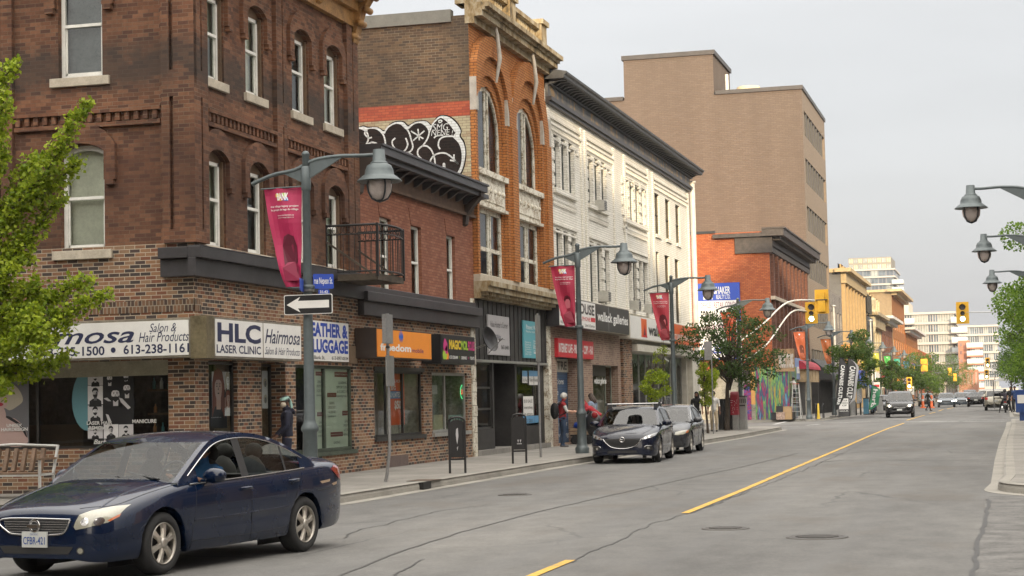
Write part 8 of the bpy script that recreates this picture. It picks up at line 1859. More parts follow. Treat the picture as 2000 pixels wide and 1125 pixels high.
m=MB();m.tube([(px_,92,.15),(px_,92,pz1-.2)],[.12,.09],12);m.lathe([(.2,.15),(.2,.2),(.12,.22)],(px_,92,0),14);m.build('mast',PWHT,t)
m=MB();e1=V3(*[S(96).px(1597,587)[0],96,S(96).px(1597,587)[1]]);m.tube(smooth_pts([(px_,92,pz1-.9),(px_+1.1,93,pz1+.0),(px_+2.2,94.6,e1.z-.1),e1],5),.045,8);e2=V3(S(96).px(1575,608)[0],96,S(96).px(1575,608)[1]);m.tube(smooth_pts([(px_,92,pz1-2.0),(px_+1.2,93,pz1-1.1),(px_+2.3,94.6,e2.z-.12),e2],5),.04,8);m.build('mast_arm',PWHT,t)
sig_head(t,V3(xg,96,zg),.64,1.13);sig_head(t,V3(xb_,94,zb2_),.70,1.24,True)
s100=S(100);xg,zg=s100.px(1880,611);t=thing('traffic_signal','yellow traffic signal hanging over the right lane from a thin arm, green lit','traffic signal',(1.8,100,.15));sig_head(t,V3(xg,100,zg),.66,1.17)
m=MB();m.tube([(xg+.2,100,zg+.03),(xg+1.0,100,zg-.0),(1.8,100,zg-.1)],.025,6);m.tube([(1.8,100,.15),(1.8,100,zg+.4)],.07,10);m.build('mast_arm',PWHT,t)
def farsig(px,py,Y,lab,back=False,side=1,w_=.5,h=1.1):
    x,z=S(Y).px(px,py);t=thing('traffic_signal',lab,'traffic signal',(x,Y,z),'traffic signals far down the street');sig_head(t,V3(x,Y,z),w_,h,back);xe_=2.0 if side>0 else-11.9
    m=MB();m.tube([(x+side*.2,Y,z),(xe_,Y,z-.3)],.05,6);m.tube([(xe_,Y,.15),(xe_,Y,z-.1)],.1,8);m.build('mast_arm',LM,t)
farsig(1929,708,212,'small green lit signal on the far right, upper of two');farsig(1927,731,225,'small green lit signal on the far right, lower of two')
farsig(1805,713,195,'yellow signal back far left beside the olive banner',True,-1,.7,1.3);farsig(1782,726,190,'amber signal far left, left of the yellow signal back',False,-1);farsig(1855,726,260,'small yellow signal back in mid street',True,-1);farsig(1865,737,270,'small yellow signal back low in mid street',True,-1);farsig(1776,748,175,'low signal beside the speed sign on the left',False,-1)
# cabinets, mail box, bin beside the dark tree
pk=V3(-11.95,81.5,.15)
def cab(x0,x1,y0,z1,mt,name,lab,cat,tex=None):
    s_=S(y0);m=MB();m.box(x0,x1,y0,y0+.55,.15,z1);m.k=1
    m.box(x0-.02,x1+.02,y0-.02,y0+.57,z1,z1+.05)
    if tex:tex(m,s_,x0,x1,z1)
    return org_build(m,name,mt,((x0+x1)/2,y0,.15),lab,cat)
def bx_(px,Y):return S(Y).px(px,790)[0]
GYC=mat('cabinet_grey',(.30,.30,.29),.5,.2,var=.15,obj=True);BKC=mat('cabinet_black',(.025,.025,.027),.5,var=.2,obj=True)
def bn(m,s_,x0,x1,z1):
    m.k=1
    for i in range(4):m.fb(s_,x0+.12+i*.09,x0+.16+i*.09,z1-.28,z1-.1,0,.006)
    m.fb(s_,x0+.02,x1-.02,z1-.42,z1-.36,0,.006)
cab(bx_(1438,82),bx_(1456,82),82,1.62,[GYC,ALU],'litter_bin','grey street litter bin at the right end of the cabinets','litter bin',bn)
cab(bx_(1402,82.2),bx_(1412,82.2),82.2,1.5,[BKC,ALU],'utility_cabinet','narrow black cabinet at the left end of the row','cabinet');cab(bx_(1414,82.2),bx_(1422,82.2),82.2,1.5,[BKC,ALU],'utility_cabinet','narrow black cabinet in the middle of the row','cabinet');cab(bx_(1424,82.2),bx_(1429,82.2),82.2,1.55,[BKC,ALU],'utility_cabinet','narrow black cabinet touching the red mail box','cabinet')
x0,x1=bx_(1430,81.4),bx_(1440,81.4);s_=S(81.4)
m=MB();m.box(x0,x1,81.4,81.9,.15,.82);m.k=1;m.box(x0-.08,x1+.02,81.36,81.9,.82,1.6)
A_=[(81.36+.27-.27*math.cos(math.pi*k/8),1.6+.27*math.sin(math.pi*k/8))for k in range(9)];fr=Frame((0,0,0),(0,1,0),(0,0,1),(1,0,0));m.prism(fr,A_,x0-.08,x1+.02);m.k=2
for k in range(30):a=x0-.06+random.random()*(x1-x0+.05);z=.9+random.random()*.65;m.fb(s_,a,a+.02,z,z+.02,.04,.043)
org_build(m,'mail_box',[GYC,mat('mail_red',(.30,.01,.03),.4,var=.15,obj=True),WSIGN],((x0+x1)/2,81.4,.15),'dark red mail box covered in pale scribbles beside the litter bin','mail box')
# mural boards, ladder, boxes
MUR=G('mural_paint');_sx=MUR.n('SeparateXYZ');MUR.l(MUR.wallc(),_sx.inputs[0]);_cb=MUR.n('CombineXYZ');MUR.l(MUR.math('MULTIPLY',_sx.outputs[0],1.5),_cb.inputs[0]);MUR.l(MUR.math('MULTIPLY',_sx.outputs[1],.11),_cb.inputs[1])
_n=MUR.noise(1.6,4,.7,_cb.outputs[0]);_n2=MUR.noise(5.0,3,.6,_cb.outputs[0]);_f=MUR.math('ADD',MUR.math('MULTIPLY',_n,.7),MUR.math('MULTIPLY',_n2,.3))
MUR.l(MUR.ramp(_f,[(.28,(.01,.02,.09)),(.36,(.015,.10,.28)),(.41,(.10,.32,.46)),(.44,(.012,.02,.07)),(.465,(.36,.03,.07)),(.485,(.03,.03,.12)),(.515,(.02,.15,.14)),(.54,(.22,.38,.05)),(.565,(.02,.10,.09)),(.60,(.45,.28,.03)),(.65,(.35,.09,.02)),(.72,(.015,.05,.12))]),MUR.p.inputs['Base Color']);MUR.p.inputs['Roughness'].default_value=.5;MUR=MUR.m
ya,yb_=Y5-6.5,Y5-6.4 # boards stand forward of the building, round its corner
zmt=S(112).px(1500,716)[1];x0_,x1_=S(112.6).px(1474,780)[0],S(112.6).px(1541,780)[0];sm_f=S(112.9)
t=thing('mural_wall','plywood hoarding painted with streaks of blue, pink, green and yellow','mural',((x0_+x1_)/2,113,.15));m=MB();m.box(x0_,x1_,112.9,113.0,.15,zmt);m.box(x1_-.1,x1_,113.0,Y5+.0,.15,zmt);m.build('painted_board',MUR,t)
m=MB();m.fb(sm_f,x0_-.25,x0_-.0,1.1,zmt-.3,-.1,.03);m.build('trim_board',mat('mural_orange',(.55,.28,.08),.6),t)
# dark red and blue panel left of it
MR2=G('mural_night');_n=MR2.noise(2.2,4,.7,MR2.wallc());MR2.l(MR2.ramp(_n,[(.35,(.02,.02,.08)),(.45,(.04,.06,.28)),(.5,(.30,.02,.06)),(.56,(.08,.02,.12)),(.64,(.42,.05,.09)),(.7,(.03,.1,.3))]),MR2.p.inputs['Base Color']);MR2=MR2.m
m=MB();xa_=S(112.6).px(1452,780)[0];m.box(xa_,x0_-.26,112.9,113.0,.15,2.45);m.build('dark_panel',MR2,t)
s_=S(113.4);
sw_=rect(S(112.8),(1513,682),(1552,722));t2=thing('wooden_fascia_sign','plywood fascia with ragged white plank letters over the mural','sign',(x1_-.5,112.8,4));fr=S(112.8);m=MB();m.fb(fr,sw_[0],sw_[1],sw_[2]-.1,sw_[3],-.15,0);m.build('plywood',mat('plywood',(.30,.19,.10),.8,var=.25,nscale=2),t2)
m=MB();m.k=0;text(m,fr,'WORK STORE',sw_[0]+.22,sw_[1]-.05,sw_[2]+.1,sw_[3]-.3,.03,.05);m.build('lettering',mat('plank_white',(.45,.42,.38),.8),t2)
# shops right of the mural
fr=F;a0,a1=F.px(1556,720)[0],F.px(1568,720)[0]
def q5(x0,y0,x1,y1,c=0.0):return quadpx(FF(FX+c),x0,y0,x1,y1)
q=q5(1555,700,1569,741,.6);m=MB();m.fb(F,q[0],q[1],q[2],q[3],.1,.6);m.k=1;m.fb(F,q[0]+.5,q[1]-.3,q[2]+.4,q[3]-.6,.6,.61);org_build(m,'shop_sign',[flat('sign_periwinkle',(.22,.30,.50)),WSIGN],F.pt(q[0],q[2],.1),'tall periwinkle blue shop panel right of the ladder','sign')
m=MB();q=q5(1556,742,1572,815,.1);m.fb(F,q[0],q[1],.15,3.0,.02,.12);org_build(m,'shop_door',BLK,F.pt(q[0],.15,.1),'black shop door below the periwinkle panel','door')
q=q5(1571,722,1596,746,.9);m=MB();m.fb(F,q[0],q[1],q[2],q[3],.05,1.0);m.k=1
for i in range(5):m.fb(F,q[0]+i*(q[1]-q[0])/4-.05,q[0]+i*(q[1]-q[0])/4+.05,q[2],q[3],1.0,1.03)
org_build(m,'plywood_kiosk',[mat('plywood_pale',(.42,.30,.17),.8,var=.15),CREAMT],F.pt(q[0],q[2],0),'pale plywood box front under the red awning','kiosk')
m=MB();A_=[(.05+1.1*math.sin(k*math.pi/12),q[3]+.7*math.cos(k*math.pi/12))for k in range(7)];m.prism(fr_b,[(.05,q[3])]+A_,-q[1]-.4,-q[0]+.4);org_build(m,'awning',mat('awning_red',(.34,.02,.04),.7,var=.2,nscale=2),F.pt(q[0],q[3],0),'rounded dusty red awning beside the fifth lamp','awning')
q=q5(1590,696,1620,745,1.5);m=MB();m.prism(fr_b,[(.02,q[3]),(1.6,q[2]+.5),(1.6,q[2]+.2),(.02,q[2]+.2)],-Y6-16,-Y6-.5);m.k=1;
org_build(m,'awning',[mat('awning_black',(.03,.03,.032),.7,var=.2,nscale=2),WSIGN],F.pt(Y6,q[2],0),'long sloping black awning under the tall tan block','awning')
m=MB();m.fb(F,Y6+.2,Y6+17.5,.15,q[2]+.2,.02,.5);
for i in range(22):m.fb(F,Y6+.6+i*.78,Y6+.68+i*.78,.15,q[2]+.1,.5,.56)
org_build(m,'black_shopfront',BKW,F.pt(Y6,.15,0),'black slatted shop front below the black awning','shop front')
def ladder(x,y,lab):
    t=thing('stepladder',lab,'ladder',(x,y,.15));H2=2.3;m=MB()
    for s_ in(-1,1):m.tube([(x+s_*.30,y-.35,.15),(x+s_*.18,y,H2)],.035,4)
    for k in range(7):f=(k+.6)/7.5;z=.15+(H2-.15)*f;w_=.30-.12*f;m.box(x-w_,x+w_,y-.35+.35*f-.05,y-.35+.35*f+.05,z-.015,z+.015)
    m.build('front_frame',PWHT,t);m=MB()
    for s_ in(-1,1):m.tube([(x+s_*.32,y+.5,.15),(x+s_*.18,y+.03,H2)],.03,4)
    for z in(.6,1.3):m.tube([(x-.28,y+.38-z*.1,z),(x+.28,y+.38-z*.1,z)],.015,4)
    m.build('rear_frame',PWHT,t);m=MB();m.box(x-.2,x+.2,y-.1,y+.12,H2,H2+.04);m.build('top_step',mat('step_red',(.4,.08,.04),.5),t)
ladder(xl_+.15,113.3,'white stepladder under the painter beside the mural');ladder(xl_-.55,113.5,'shorter pale stepladder left of the painter')
for px,Yb,w_,h,mt,lb in((1513,112.3,.45,.4,BKC,'small black bucket at the foot of the mural'),(1524,111.9,.52,.42,mat('box_patterned',(.42,.30,.24),.8,var=.4,nscale=14),'patterned pale box below the black case'),(1536,112.0,.6,.75,mat('cardboard',(.42,.28,.15),.8),'tall cardboard box right of the patterned box'),(1545,112.4,.42,.4,BKC,'small black crate beside the cardboard box')):
    x=S(Yb).px(px,800)[0];m=MB();m.box(x-w_/2,x+w_/2,Yb,Yb+.5,.15,.15+h);m.box(x-w_/2-.02,x+w_/2+.02,Yb-.02,Yb+.52,.15+h,.15+h+.04);org_build(m,'box',mt,(x,Yb,.15),lb,'box')
x=S(112).px(1523,800)[0];m=MB();m.box(x-.22,x+.2,111.95,112.35,.62,.98);m.tube([(x-.1,112.15,.98),(x-.1,112.15,1.1),(x+.1,112.15,1.1),(x+.1,112.15,.98)],.02,5);org_build(m,'tool_case',BKC,(x,112.1,.75),'black case with a handle standing on the patterned box','case')
# feather flags, sandwich board, newspaper boxes, bike rack, bins
def feather(px0,py_top,pxb,pyb,Y,w_,mats,words,lab,lean=.35,txt=1):
    s_=S(Y);xb_,_=s_.px(pxb,pyb);xt,zt=s_.px(px0,py_top);t=thing('feather_flag',lab,'flag',(xb_,Y,.15));H3=zt-.15
    def edge(f):return V3(xb_+(xt-xb_)*f**1.15,Y,.15+.25+(H3-.25)*f)
    pts=[edge(i/12)for i in range(13)];tip=pts[-1]+V3(w_*.55,0,-.12);m=MB();m.tube([V3(xb_,Y,.15)]+pts+[tip],.02,6);m.box(xb_-.35,xb_+.35,Y-.25,Y+.25,.15,.2);m.build('pole',BI,t)
    def P_(u,v): # u across 0..1, v up 0..1
        e=edge(.06+.94*v);ww=w_*(min(1,(v*3+.25))*(1 if v<.82 else max(.12,1-((v-.82)/.18)**2*.85)));d=(edge(min(1,.06+.94*v+.02))-edge(.06+.94*v-.02)).normalized();n_=V3(d.z,0,-d.x);return e+n_*ww*u+V3(0,-.03*math.sin(v*9+u*3),0)
    m=MB();m.k=0
    for a in range(5):
        for b in range(20):m.k=1 if(a==4 and txt==2)else 0;m.add([P_(a/5,b/20),P_((a+1)/5,b/20),P_((a+1)/5,(b+1)/20),P_(a/5,(b+1)/20)],[(0,1,2,3)])
    class FF_:
        def pt(self,a,b,c=0):return P_(a,b)+V3(0,-c,0)
    m.k=2;text(m,FF_(),words,.22,.72,.10,.86,.02,.03,0,rot=-90);m.build('cloth',mats,t)
BLKF=flat('flag_black',(.015,.015,.016));GREYF=flat('flag_pale',(.35,.35,.36))
feather(1641,698,1632,815,119.5,.5,[BLKF,GREYF,TXW],'CANNABIS CULTURE','black feather flag with white lettering, left of the two')
feather(1657,700,1646,815,121,.75,[BLKF,GREYF,TXW],'CANNABIS CULTURE','black feather flag with a pale right edge, right of the two',txt=2)
feather(1703,752,1697,808,128,.62,[flat('flag_green',(.03,.22,.10)),flat('flag_green',(.03,.22,.10)),TXW],'herb','green feather flag standing on the pavement before the black suv')
x=S(121).px(1649,800)[0];t=thing('sandwich_board','white sandwich board with a black frame beneath the feather flags','sandwich board',(x,120.6,.15));fr=Frame((x,120.6,.15),(1,0,0),(0,.25,.97),(0,-.97,.25));m=MB();rr(fr,-.36,.36,0,1.25,.05,0,.04,m);m.k=1;m.fb(fr,-.30,.30,.48,1.2,.04,.045);m.k=0;text(m,fr,'YOUR',-.12,.24,1.0,1.12,.048,.02);text(m,fr,'CHOICE',-.16,.26,.84,.95,.048,.02);text(m,fr,'OF',-.1,.2,.68,.79,.048,.02);m.k=1;text(m,fr,'CONNOR, INC.',-.3,.3,.3,.4,.048,.01);m.build('front_panel',[BLK,WSIGN],t);m=MB();fr2=Frame((x,121.25,.15),(1,0,0),(0,-.25,.97),(0,.97,.25));rr(fr2,-.36,.36,0,1.25,.05,0,.04,m);m.build('rear_panel',BLK,t)
def hoop(px,Y,lab):
    x=S(Y).px(px,800)[0];m=MB();m.tube([(x,Y-.35,.15),(x,Y-.35,.75)]+[(x,Y-.35*math.cos(R(q)),.75+.3*math.sin(R(q)))for q in range(15,180,15)]+[(x,Y+.35,.75),(x,Y+.35,.15)],.03,8);org_build(m,'bike_hoop',BI,(x,Y,.15),lab,'bike rack','black bike hoops by the kerb')
hoop(1672,126,'black bike hoop, left of the pair');hoop(1681,127.5,'black bike hoop, right of the pair');hoop(1594,113.5,'black hoop post by the fifth lamp');hoop(1608,115.5,'black hoop post left of the sixth lamp')
cab(bx_(1686,129),bx_(1696,129),129,1.25,[mat('newsbox_blue',(.10,.28,.42),.4,obj=True),ALU],'newspaper_box','pale blue newspaper box behind the bike hoops','newspaper box')
cab(bx_(1712,142),bx_(1724,142),142,1.3,[GYC,ALU],'utility_cabinet','plain grey cabinet on the pavement left of the black suv','cabinet')
x=S(125).px(1664,800)[0];m=MB();m.lathe([(.22,0),(.24,.1),(.24,.95),(.27,1.0),(.2,1.12),(0,1.16)],(x,125,.15),16);org_build(m,'litter_bin',GYC,(x,125,.15),'round grey litter bin left of the bike hoops','litter bin')
m=MB();x=S(111.8).px(1598,810)[0];m.lathe([(.10,0),(.07,.3),(.05,.9),(0,.95)],(x,112,.15),10);org_build(m,'bollard',mat('bollard_yellow',(.6,.4,.03),.5,obj=True),(x,112,.15),'small yellow bollard at the foot of the fifth lamp','bollard')
x=S(92).px(1996,800)[0];m=MB();m.box(x-.28,x+.3,92,92.5,.55,1.65);m.box(x-.12,x+.14,92.1,92.4,.15,.55);m.k=1;m.box(x-.2,x+.22,91.985,92,1.0,1.4);org_build(m,'newspaper_box',[mat('newsbox_navy',(.012,.05,.20),.4,obj=True),WSIGN],(x,92,.15),'navy newspaper box at the right edge of the picture','newspaper box')
for px,py,Y,lb in((1779,762,178,'white speed limit sign under the tree line'),(1942,717,200,'no parking sign beside the far right signals')):
    x,z=S(Y).px(px,py);t=thing('road_sign',lb,'sign',(x,Y,.15));fr=S(Y-.05);m=MB();m.fb(fr,x-.3,x+.3,z-.45,z+.35,0,.02);m.k=1;m.tube([fr.pt(x+.2*math.cos(a),z+.05+.2*math.sin(a),.03)for a in[k*math.pi/8 for k in range(17)]],.03,5,False);m.build('plate',[WSIGN,BLK],t);m=MB();m.tube([(x,Y,.15),(x,Y,z+.4)],.04,6);m.build('pole',MGR,t)
x=S(150).px(1713,765)[0];t=thing('road_sign','red and white parking sign left of the black suv','sign',(x,150,.15));fr=S(149.9);m=MB();m.fb(fr,x-.25,x+.25,1.7,2.5,0,.02);m.k=1;m.fb(fr,x-.2,x+.2,1.75,2.0,.02,.03);m.fb(fr,x-.2,x+.2,2.1,2.3,.02,.03);m.build('plate',[WSIGN,REDS],t);m=MB();m.tube([(x,150,.15),(x,150,2.5)],.04,6);m.build('pole',MGR,t)
for px,lb in((1803,'left one of two orange road work posts beyond the black suv'),(1820,'right one of two orange road work posts beyond the black suv')):
    p=gnd(px,797);m=MB();m.lathe([(.32,0),(.32,.08),(.14,.1),(.11,1.2),(.09,1.25),(0,1.28)],(p.x,p.y,0),12);m.k=1;m.lathe([(.13,.7),(.125,.9)],(p.x,p.y,0),12);org_build(m,'road_work_post',[mat('cone_orange',(.65,.12,.02),.5),WSIGN],(p.x,p.y,0),lb,'traffic cone','orange road work posts')
# flag poles of steel by the sixth lamp and beyond
for px,Y,top,lb in((1628,150,600,'slim white pole left of the sixth lamp'),(1700,175,628,'slim white pole by the turret building')):
    x,z=S(Y).px(px,top);m=MB();m.tube([(x,Y,.15),(x,Y,z)],[.14,.09],8);m.lathe([(.09,0),(.22,.06),(.22,.14),(0,.2)],(x,Y,z),10);org_build(m,'slim_pole',PWHT,(x,Y,.15),lb,'pole')
# motorcycle with rider
mp=gnd(1964,806);mx,my=mp.x,mp.y+.6
t=thing('motorcycle','dark motorcycle seen from behind at the right kerb','motorcycle',(mx,my,0))
for y in(-.68,.72):m=MB();m.lathe([(.2,-.07),(.31,-.06),(.33,0),(.31,.06),(.2,.07)],(mx,my+y,.33),22,(1,0,0));m.k=1;m.lathe([(0,-.03),(.2,-.03),(.2,.03),(0,.03)],(mx,my+y,.33),16,(1,0,0));m.build('wheel',[RUB,ALU],t)
m=MB();m.smooth=True;m.tube([(mx,my-.55,.82),(mx,my-.1,.78),(mx,my+.25,.92),(mx,my+.5,.86)],[.1,.16,.18,.08],10);m.tube([(mx,my,.42),(mx,my+.3,.5)],.2,10);m.tube([(mx,my+.72,.33),(mx,my+.5,1.0)],.05,8);m.build('frame',BLKP,t)
m=MB();m.tube([(mx-.38,my+.4,1.08),(mx,my+.5,1.04),(mx+.38,my+.4,1.08)],.02,6);m.build('handlebar',ALU,t);m=MB();m.box(mx-.09,mx+.09,my-.72,my-.66,.72,.8);m.build('tail_light',REDL,t);m=MB();m.box(mx-.1,mx+.1,my-.74,my-.71,.55,.67);m.build('licence_plate',PLATE,t)
for s_ in(-1,1):m=MB();m.tube([(mx+s_*.2,my-.05,.35),(mx+s_*.22,my-.6,.42)],[.04,.06],8);m.build('exhaust',CHR,t)
def fx9(root,j,hp):
    m=MB();m.smooth=True;m.lathe([(math.sin(math.pi*i/10),-math.cos(math.pi*i/10))for i in range(11)],(0,0,0),18)
    for v in m.v:q=hp(v.x*.125,v.y*.15,.02+v.z*.14);v.x,v.y,v.z=q
    m.build('helmet',BKC,root)
person('person in a dark jacket and helmet sitting on the motorcycle, feet on the ground',(mx,my,0),0,dict(pel=(0,-.25,.95),hpl=(-.12,-.2,.93),hpr=(.12,-.2,.93),knl=(-.32,.12,.55),knr=(.32,.12,.55),anl=(-.42,.0,.09),anr=(.42,.0,.09),wai=(0,-.2,1.08),che=(0,-.08,1.28),nec=(0,.02,1.44),hea=(0,.06,1.57),shl=(-.2,-.04,1.38),shr=(.2,-.04,1.38),ell=(-.34,.1,1.18),elr=(.34,.1,1.18),hnl=(-.34,.36,1.1),hnr=(.34,.36,1.1)),[SKM,cloth('plum_dark',(.025,.02,.03)),BLC,SHO],std(fore=1),hair=None,extra=dict(fn=fx9))
# shop fronts far down the left side
fc_=[('ochre',YLW,176),('navy',BLU,187),('white',WSIGN,209),('scarlet',REDS,219),('teal',TEAL,232),('lime green',LIME,243),('amber',ORS,258),('pale grey',SGREY,272),('brick orange',ORR,290),('pink',MAG,305)]
for nm,mt,y in fc_:
    m=MB();m.fb(F,y-3.2,y+3.2,2.9,3.9,.02,.5);org_build(m,'shop_sign',mt,F.pt(y,2.9,0),nm+' shop fascia far down the left side of the street','sign')
    m=MB();m.prism(fr_b,[(.02,2.85),(1.4,2.3),(1.4,2.1),(.02,2.6)],-y-2.6,-y+2.6);org_build(m,'awning',(BKW,mt)[int(y)%2],F.pt(y,2.3,0),('black' if int(y)%2==0 else nm)+' awning below the '+nm+' fascia down the left side','awning')
    m=MB();m.fb(F,y-3,y+3,.6,2.6,.02,.08);m.build('shop_window',GB3,min(BL,key=lambda q:abs((q[0]+q[1])/2-y)-(q[1]-q[0])/2)[2])
# =========================================================== trees
def leafmat(name,a,b,trans=.35):
    g=G(name);n=g.noise(1.1,4,.7,g.pos());oi=g.n('NewGeometry');r_=oi.outputs['Random Per Island']
    f=g.math('ADD',g.math('MULTIPLY',n,.5),g.math('MULTIPLY',r_,.5));c=g.ramp(f,[(.2,a),(.8,b)])
    g.l(c,g.p.inputs['Base Color']);g.p.inputs['Roughness'].default_value=.55;g.p.inputs['Specular IOR Level'].default_value=.3
    tr=g.n('BsdfTranslucent');g.l(c,tr.inputs['Color']);mx=g.n('MixShader');mx.inputs[0].default_value=trans;g.l(g.p.outputs[0],mx.inputs[1]);g.l(tr.outputs[0],mx.inputs[2]);g.l(mx.outputs[0],g.o.inputs[0]);return g.m
LG=leafmat('leaves_ginkgo',(.12,.20,.012),(.40,.47,.035),.45);LD=leafmat('leaves_dark',(.022,.05,.012),(.09,.15,.03));LM_=leafmat('leaves_mid',(.04,.085,.015),(.13,.21,.03));LR=leafmat('leaves_right',(.05,.12,.015),(.22,.34,.04),.45)
BARK=mat('bark',(.06,.045,.033),.9,var=.3,nscale=9,bump=.6,obj=False)
rnd=random.Random(11)
def rv():
    while True:
        v=V3(rnd.uniform(-1,1),rnd.uniform(-1,1),rnd.uniform(-1,1))
        if .01<v.length<1:return v
def leaf(vs,fs,p,s):
    n=rv().normalized();n.z=abs(n.z)*.7+.2;n.normalize();a=n.orthogonal().normalized();a.rotate(Matrix.Rotation(rnd.uniform(0,6.28),3,n));b=n.cross(a);k=len(vs);w_=s*rnd.uniform(.7,1.2)
    vs+=[p,p+a*w_*.5+b*w_*.42+n*w_*.1,p+a*w_*1.05,p+a*w_*.5-b*w_*.42+n*w_*.1];fs.append((k,k+1,k+2,k+3))
def leafmesh(name,vs,fs,mt,parent):
    me=bpy.data.meshes.new(name);o_=ORG[parent.name];me.from_pydata([v-o_ for v in vs],[],fs);me.materials.append(mt);o=bpy.data.objects.new(name,me);COL.objects.link(o);o.parent=parent;return o
def tree(name,label,x,y,z0,z1,rx,leaf_m,nl=6000,ls=.09,trunk=.12,nb=26,group=None,cx_=0.0,cat='tree',ry=None,fork=.35,base=.15,clump=.32):
    t=thing(name,label,cat,(x,y,base),group);ry=ry or rx;m=MB();m.smooth=True;zc=(z0+z1)/2;rz=(z1-z0)/2
    zf=base+(z0-base)*.9+fork*rz*.3;lean=V3(rnd.uniform(-.15,.15),rnd.uniform(-.15,.15),0)
    m.tube([V3(x,y,base),V3(x,y,base+.4)+lean*.2,V3(x,y,zf)+lean,V3(x+cx_*.5,y,zc)+lean*1.5,V3(x+cx_,y,z1-.3*rz)+lean],[trunk*1.25,trunk,trunk*.8,trunk*.5,trunk*.15],9)
    vs,fs=[],[];blobs=[]
    for i in range(nb):
        v=rv();v=v.normalized()*(.45+.55*rnd.random()**.5);v*=rnd.uniform(.85,1.12);c=V3(x+cx_+v.x*rx,y+v.y*ry,zc+v.z*rz*(1 if v.z>0 else .9));blobs.append((c,rnd.uniform(.5,1.3)))
        s0=V3(x+cx_*.3,y,zf+rnd.random()*(zc-zf)*1.1)+lean;md=s0.lerp(c,.5)+V3(0,0,.1*rz)+rv()*.1*rx;m.tube([s0,md,c],[trunk*.32,trunk*.18,trunk*.05],6)
        for q in range(3):e=c+rv()*rx*clump;m.tube([c.lerp(md,.3),e],[trunk*.08,trunk*.03],4)
    tot=sum(b[1]**2 for b in blobs)
    for c,k in blobs:
        n_=int(nl*k*k/tot);R_=rx*clump*k
        for _ in range(n_):
            v=rv();v=v.normalized()*v.length**.6;p=c+V3(v.x*R_,v.y*R_,v.z*R_*.75);leaf(vs,fs,p,ls)
    m.build('trunk',BARK,t);leafmesh('crown',vs,fs,leaf_m,t);return t
# ginkgo at the left edge: upright shoots wrapped in small fan leaves
YG=26.6;sg=S(YG);gx0=sg.px(-150,700)[0]
t=thing('ginkgo_tree','bright green ginkgo with upright leafy shoots at the left edge','tree',(gx0,YG,0));m=MB();vs,fs=[],[]
m.smooth=True;top_=V3(*[sg.px(-130,120)[0],YG,sg.px(-130,120)[1]]);m.tube([V3(gx0,YG,0),V3(gx0+.05,YG,2),V3(gx0,YG+.1,4.2),top_],[.16,.13,.09,.03],10)
shoots=[[(-130,620),(-40,540),(20,420),(60,370),(100,325),(150,240),(181,198)],[(-120,560),(-60,420),(0,300),(20,230),(35,192)],[(-140,400),(-80,250),(-20,160),(3,110)],[(20,430),(60,390),(110,345),(146,309)],[(-100,600),(-30,470),(30,330),(50,300)],[(-60,420),(-10,360),(20,300)],[(0,520),(40,480),(80,400),(100,380)],
    [(-140,680),(-60,600),(10,500),(50,440)],[(-120,700),(-40,640),(50,600),(110,560),(146,541)],[(-100,720),(-20,680),(60,640),(130,600),(192,570)],[(-60,700),(20,690),(80,650),(118,640)],[(-80,640),(-20,580),(40,570),(70,560)],[(-60,740),(0,730),(60,720),(100,690)],[(-60,760),(0,720),(30,700)],[(-40,740),(10,755),(22,770)],[(-60,520),(0,500),(40,510),(52,500)],
    [(-60,560),(-10,560),(20,540),(48,530)],[(60,640),(100,620),(110,640)],[(-60,460),(-10,430),(20,380)],[(-20,650),(50,650),(90,655),(104,662)],[(-40,600),(10,620),(80,620),(90,600)],[(-80,380),(-30,330),(-5,260)],[(-20,690),(40,670),(110,670),(105,700)],[(-30,560),(20,600),(70,590),(75,545)]]
for sh in shoots:
    dy=rnd.uniform(-.9,.9);P_=[V3(sg.px(px,py)[0],YG+dy*i/len(sh)+rnd.uniform(-.08,.08),sg.px(px,py)[1])for i,(px,py)in enumerate(sh)];Q=smooth_pts(P_,8);n=len(Q)
    m.tube(Q,[.035*(1-.85*i/n)for i in range(n)],6)
    for i in range(n-1):
        f=i/n;r_=(.14 if f<.75 else .14-.36*(f-.75))*(1+.6*math.sin(i*1.9+sh[0][0]));r_=max(.03,r_)
        L3=(Q[i+1]-Q[i]).length
        for _ in range(int(L3*560*(.4+r_*5))):
            p=Q[i].lerp(Q[i+1],rnd.random());v=rv();leaf(vs,fs,p+v.normalized()*r_*v.length**.6,.078)
m.build('trunk',BARK,t);leafmesh('crown',vs,fs,LG,t)
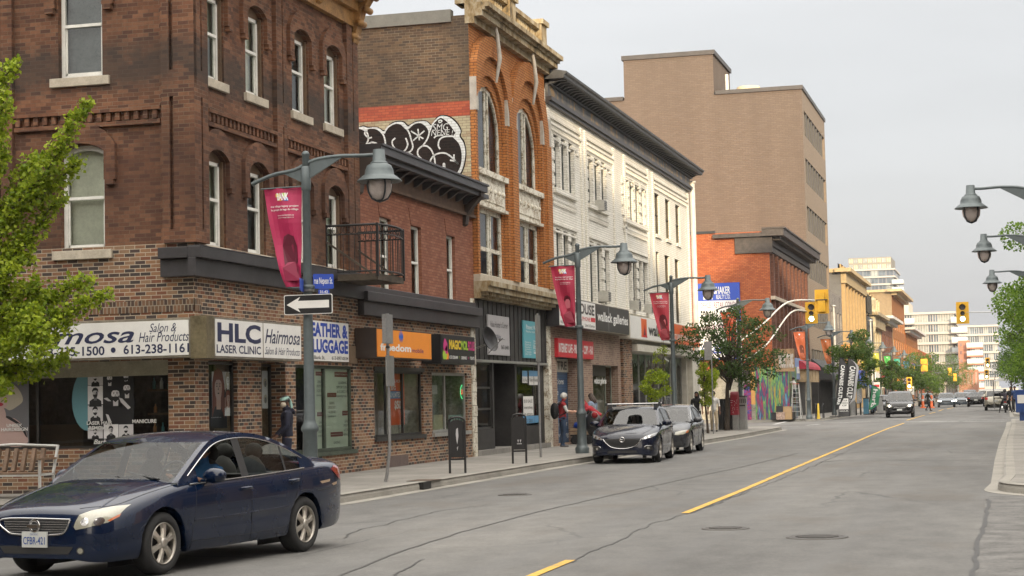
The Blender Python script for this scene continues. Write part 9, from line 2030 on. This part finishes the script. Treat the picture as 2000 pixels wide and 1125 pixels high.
# street tree (dark) by the cabinets
x_=S(80.5).px(1418,760)[0]
tree('street_tree','dark leafy street tree over the cabinets and mail box',x_,80.5,1.9,5.7,2.15,LD,8200,.10,.11,74,cx_=.4,clump=.18)
tree('young_tree','small bright green tree behind the roof bar of the hatchback',S(64).px(1281,790)[0],64,1.35,2.75,.6,LG,2600,.065,.04,22,clump=.3)
tree('columnar_tree','narrow bright green ginkgo in front of the dark street tree',S(75).px(1381,780)[0],75,1.35,3.75,.38,LG,5200,.065,.05,22,clump=.62)
tree('sapling','wispy sapling in front of the art shop window',S(68).px(1281,740)[0]+.2,68,2.2,4.4,.28,LG,500,.06,.025,12,clump=.5)
tree('street_tree','leafy street tree behind the black feather flags',S(127).px(1668,780)[0],127,1.6,5.8,1.6,LM_,7000,.13,.1,34,clump=.28)
spots=[(1745,168,1.5,4.6,1.3,LD,'small dark tree behind the black suv'),(1775,186,1.4,4.5,1.6,LD,'dark tree below the speed sign'),(1800,205,1.5,6.2,2.0,LM_,'green tree left of the far violet banners'),(1815,235,1.4,6.0,2.4,LM_,'rounded green tree behind the crossing pedestrian'),(1828,262,1.2,6.0,2.6,LD,'dark green tree in the far tree row'),(1842,300,1.2,6.0,3.0,LM_,'pale green tree in the far tree row'),(1868,340,1.0,8.0,3.6,LM_,'light green tree closing the left tree row')]
for px,Y,z0,z1,rx,lm,lb in spots:tree('street_tree',lb,S(Y).px(px,770)[0],Y,z0,z1,rx,lm,3200,.17,.1,22,'street trees along the left pavement',clump=.34)
# trees on the right pavement
rt=[(3.25,66,2.4,8.0,3.1,LR,24000,'large green maple at the right edge, nearest of the right trees'),(2.3,84,2.0,6.4,3.1,LR,18000,'green maple at the right edge behind the nearest one'),(3.0,101,1.9,6.6,2.8,LM_,9000,'green tree at the right edge by the crossing'),(3.0,122,2.0,7.0,2.6,LM_,6000,'green tree beyond the crossing on the right'),(2.6,150,2.0,6.6,2.6,LM_,4000,'green tree farther along the right pavement'),(2.2,185,2.0,6.5,2.6,LD,3000,'dark green tree far along the right pavement'),(2.0,230,2.0,7,3.0,LM_,2500,'far green tree on the right side'),(1.0,300,2,7,3.2,LD,2000,'farthest dark tree on the right side')]
for x,y,z0,z1,rx,lm,nl,lb in rt:tree('maple_tree',lb,x,y,z0,z1,rx,lm,nl,.11 if y<90 else .16,.16,60 if y<90 else 30,'trees along the right pavement',clump=.22 if y<90 else .32,ry=rx*.9)
# white canopy beyond the motorcycle
x,z=S(150).px(1958,757);t=thing('canopy_tent','grey pop-up canopy on the right pavement beyond the champagne suv','canopy',(x+1.2,150,.15));m=MB();cxx=x+.6
b_=[(cxx-1.3,148.7),(cxx+1.3,148.7),(cxx+1.3,151.3),(cxx-1.3,151.3)];ap=V3(cxx,150,3.0);vs_q=[V3(a,b,2.35)for a,b in b_]+[ap];m.add(vs_q,[(0,1,4),(1,2,4),(2,3,4),(3,0,4)]);m.build('roof',GYC,t)
for a,b in b_:m=MB();m.tube([(a,b,.15),(a,b,2.35)],.03,6);m.build('leg',MGR,t)
# small green plant in the salon window
m=MB();a,b=S0.px(308,860,-.3);
for k in range(60):
    d=rv();p0=S0.pt(a+d.x*.12,zs0+.02,-.55+d.y*.08);m.tube([p0,p0+V3(d.x*.16,d.y*.1,.12+.14*rnd.random())],.006,3,False)
tag(m.build('plant',LM_,org=S0.pt(a,zs0,-.55)),'spiky green plant on the salon window sill','plant')
# thin evening haze between the buildings
HZ=bpy.data.materials.new('haze_air');HZ.use_nodes=True;_t=HZ.node_tree;_t.nodes.clear();_o=_t.nodes.new('ShaderNodeOutputMaterial');_v=_t.nodes.new('ShaderNodeVolumePrincipled');_v.inputs['Color'].default_value=(.86,.87,.9,1);_v.inputs['Density'].default_value=.00014;_v.inputs['Anisotropy'].default_value=.2;_t.links.new(_v.outputs[0],_o.inputs['Volume'])
m=MB();m.box(-160,120,-100,640,-1.2,62);kind(m.build('haze',HZ),'stuff')
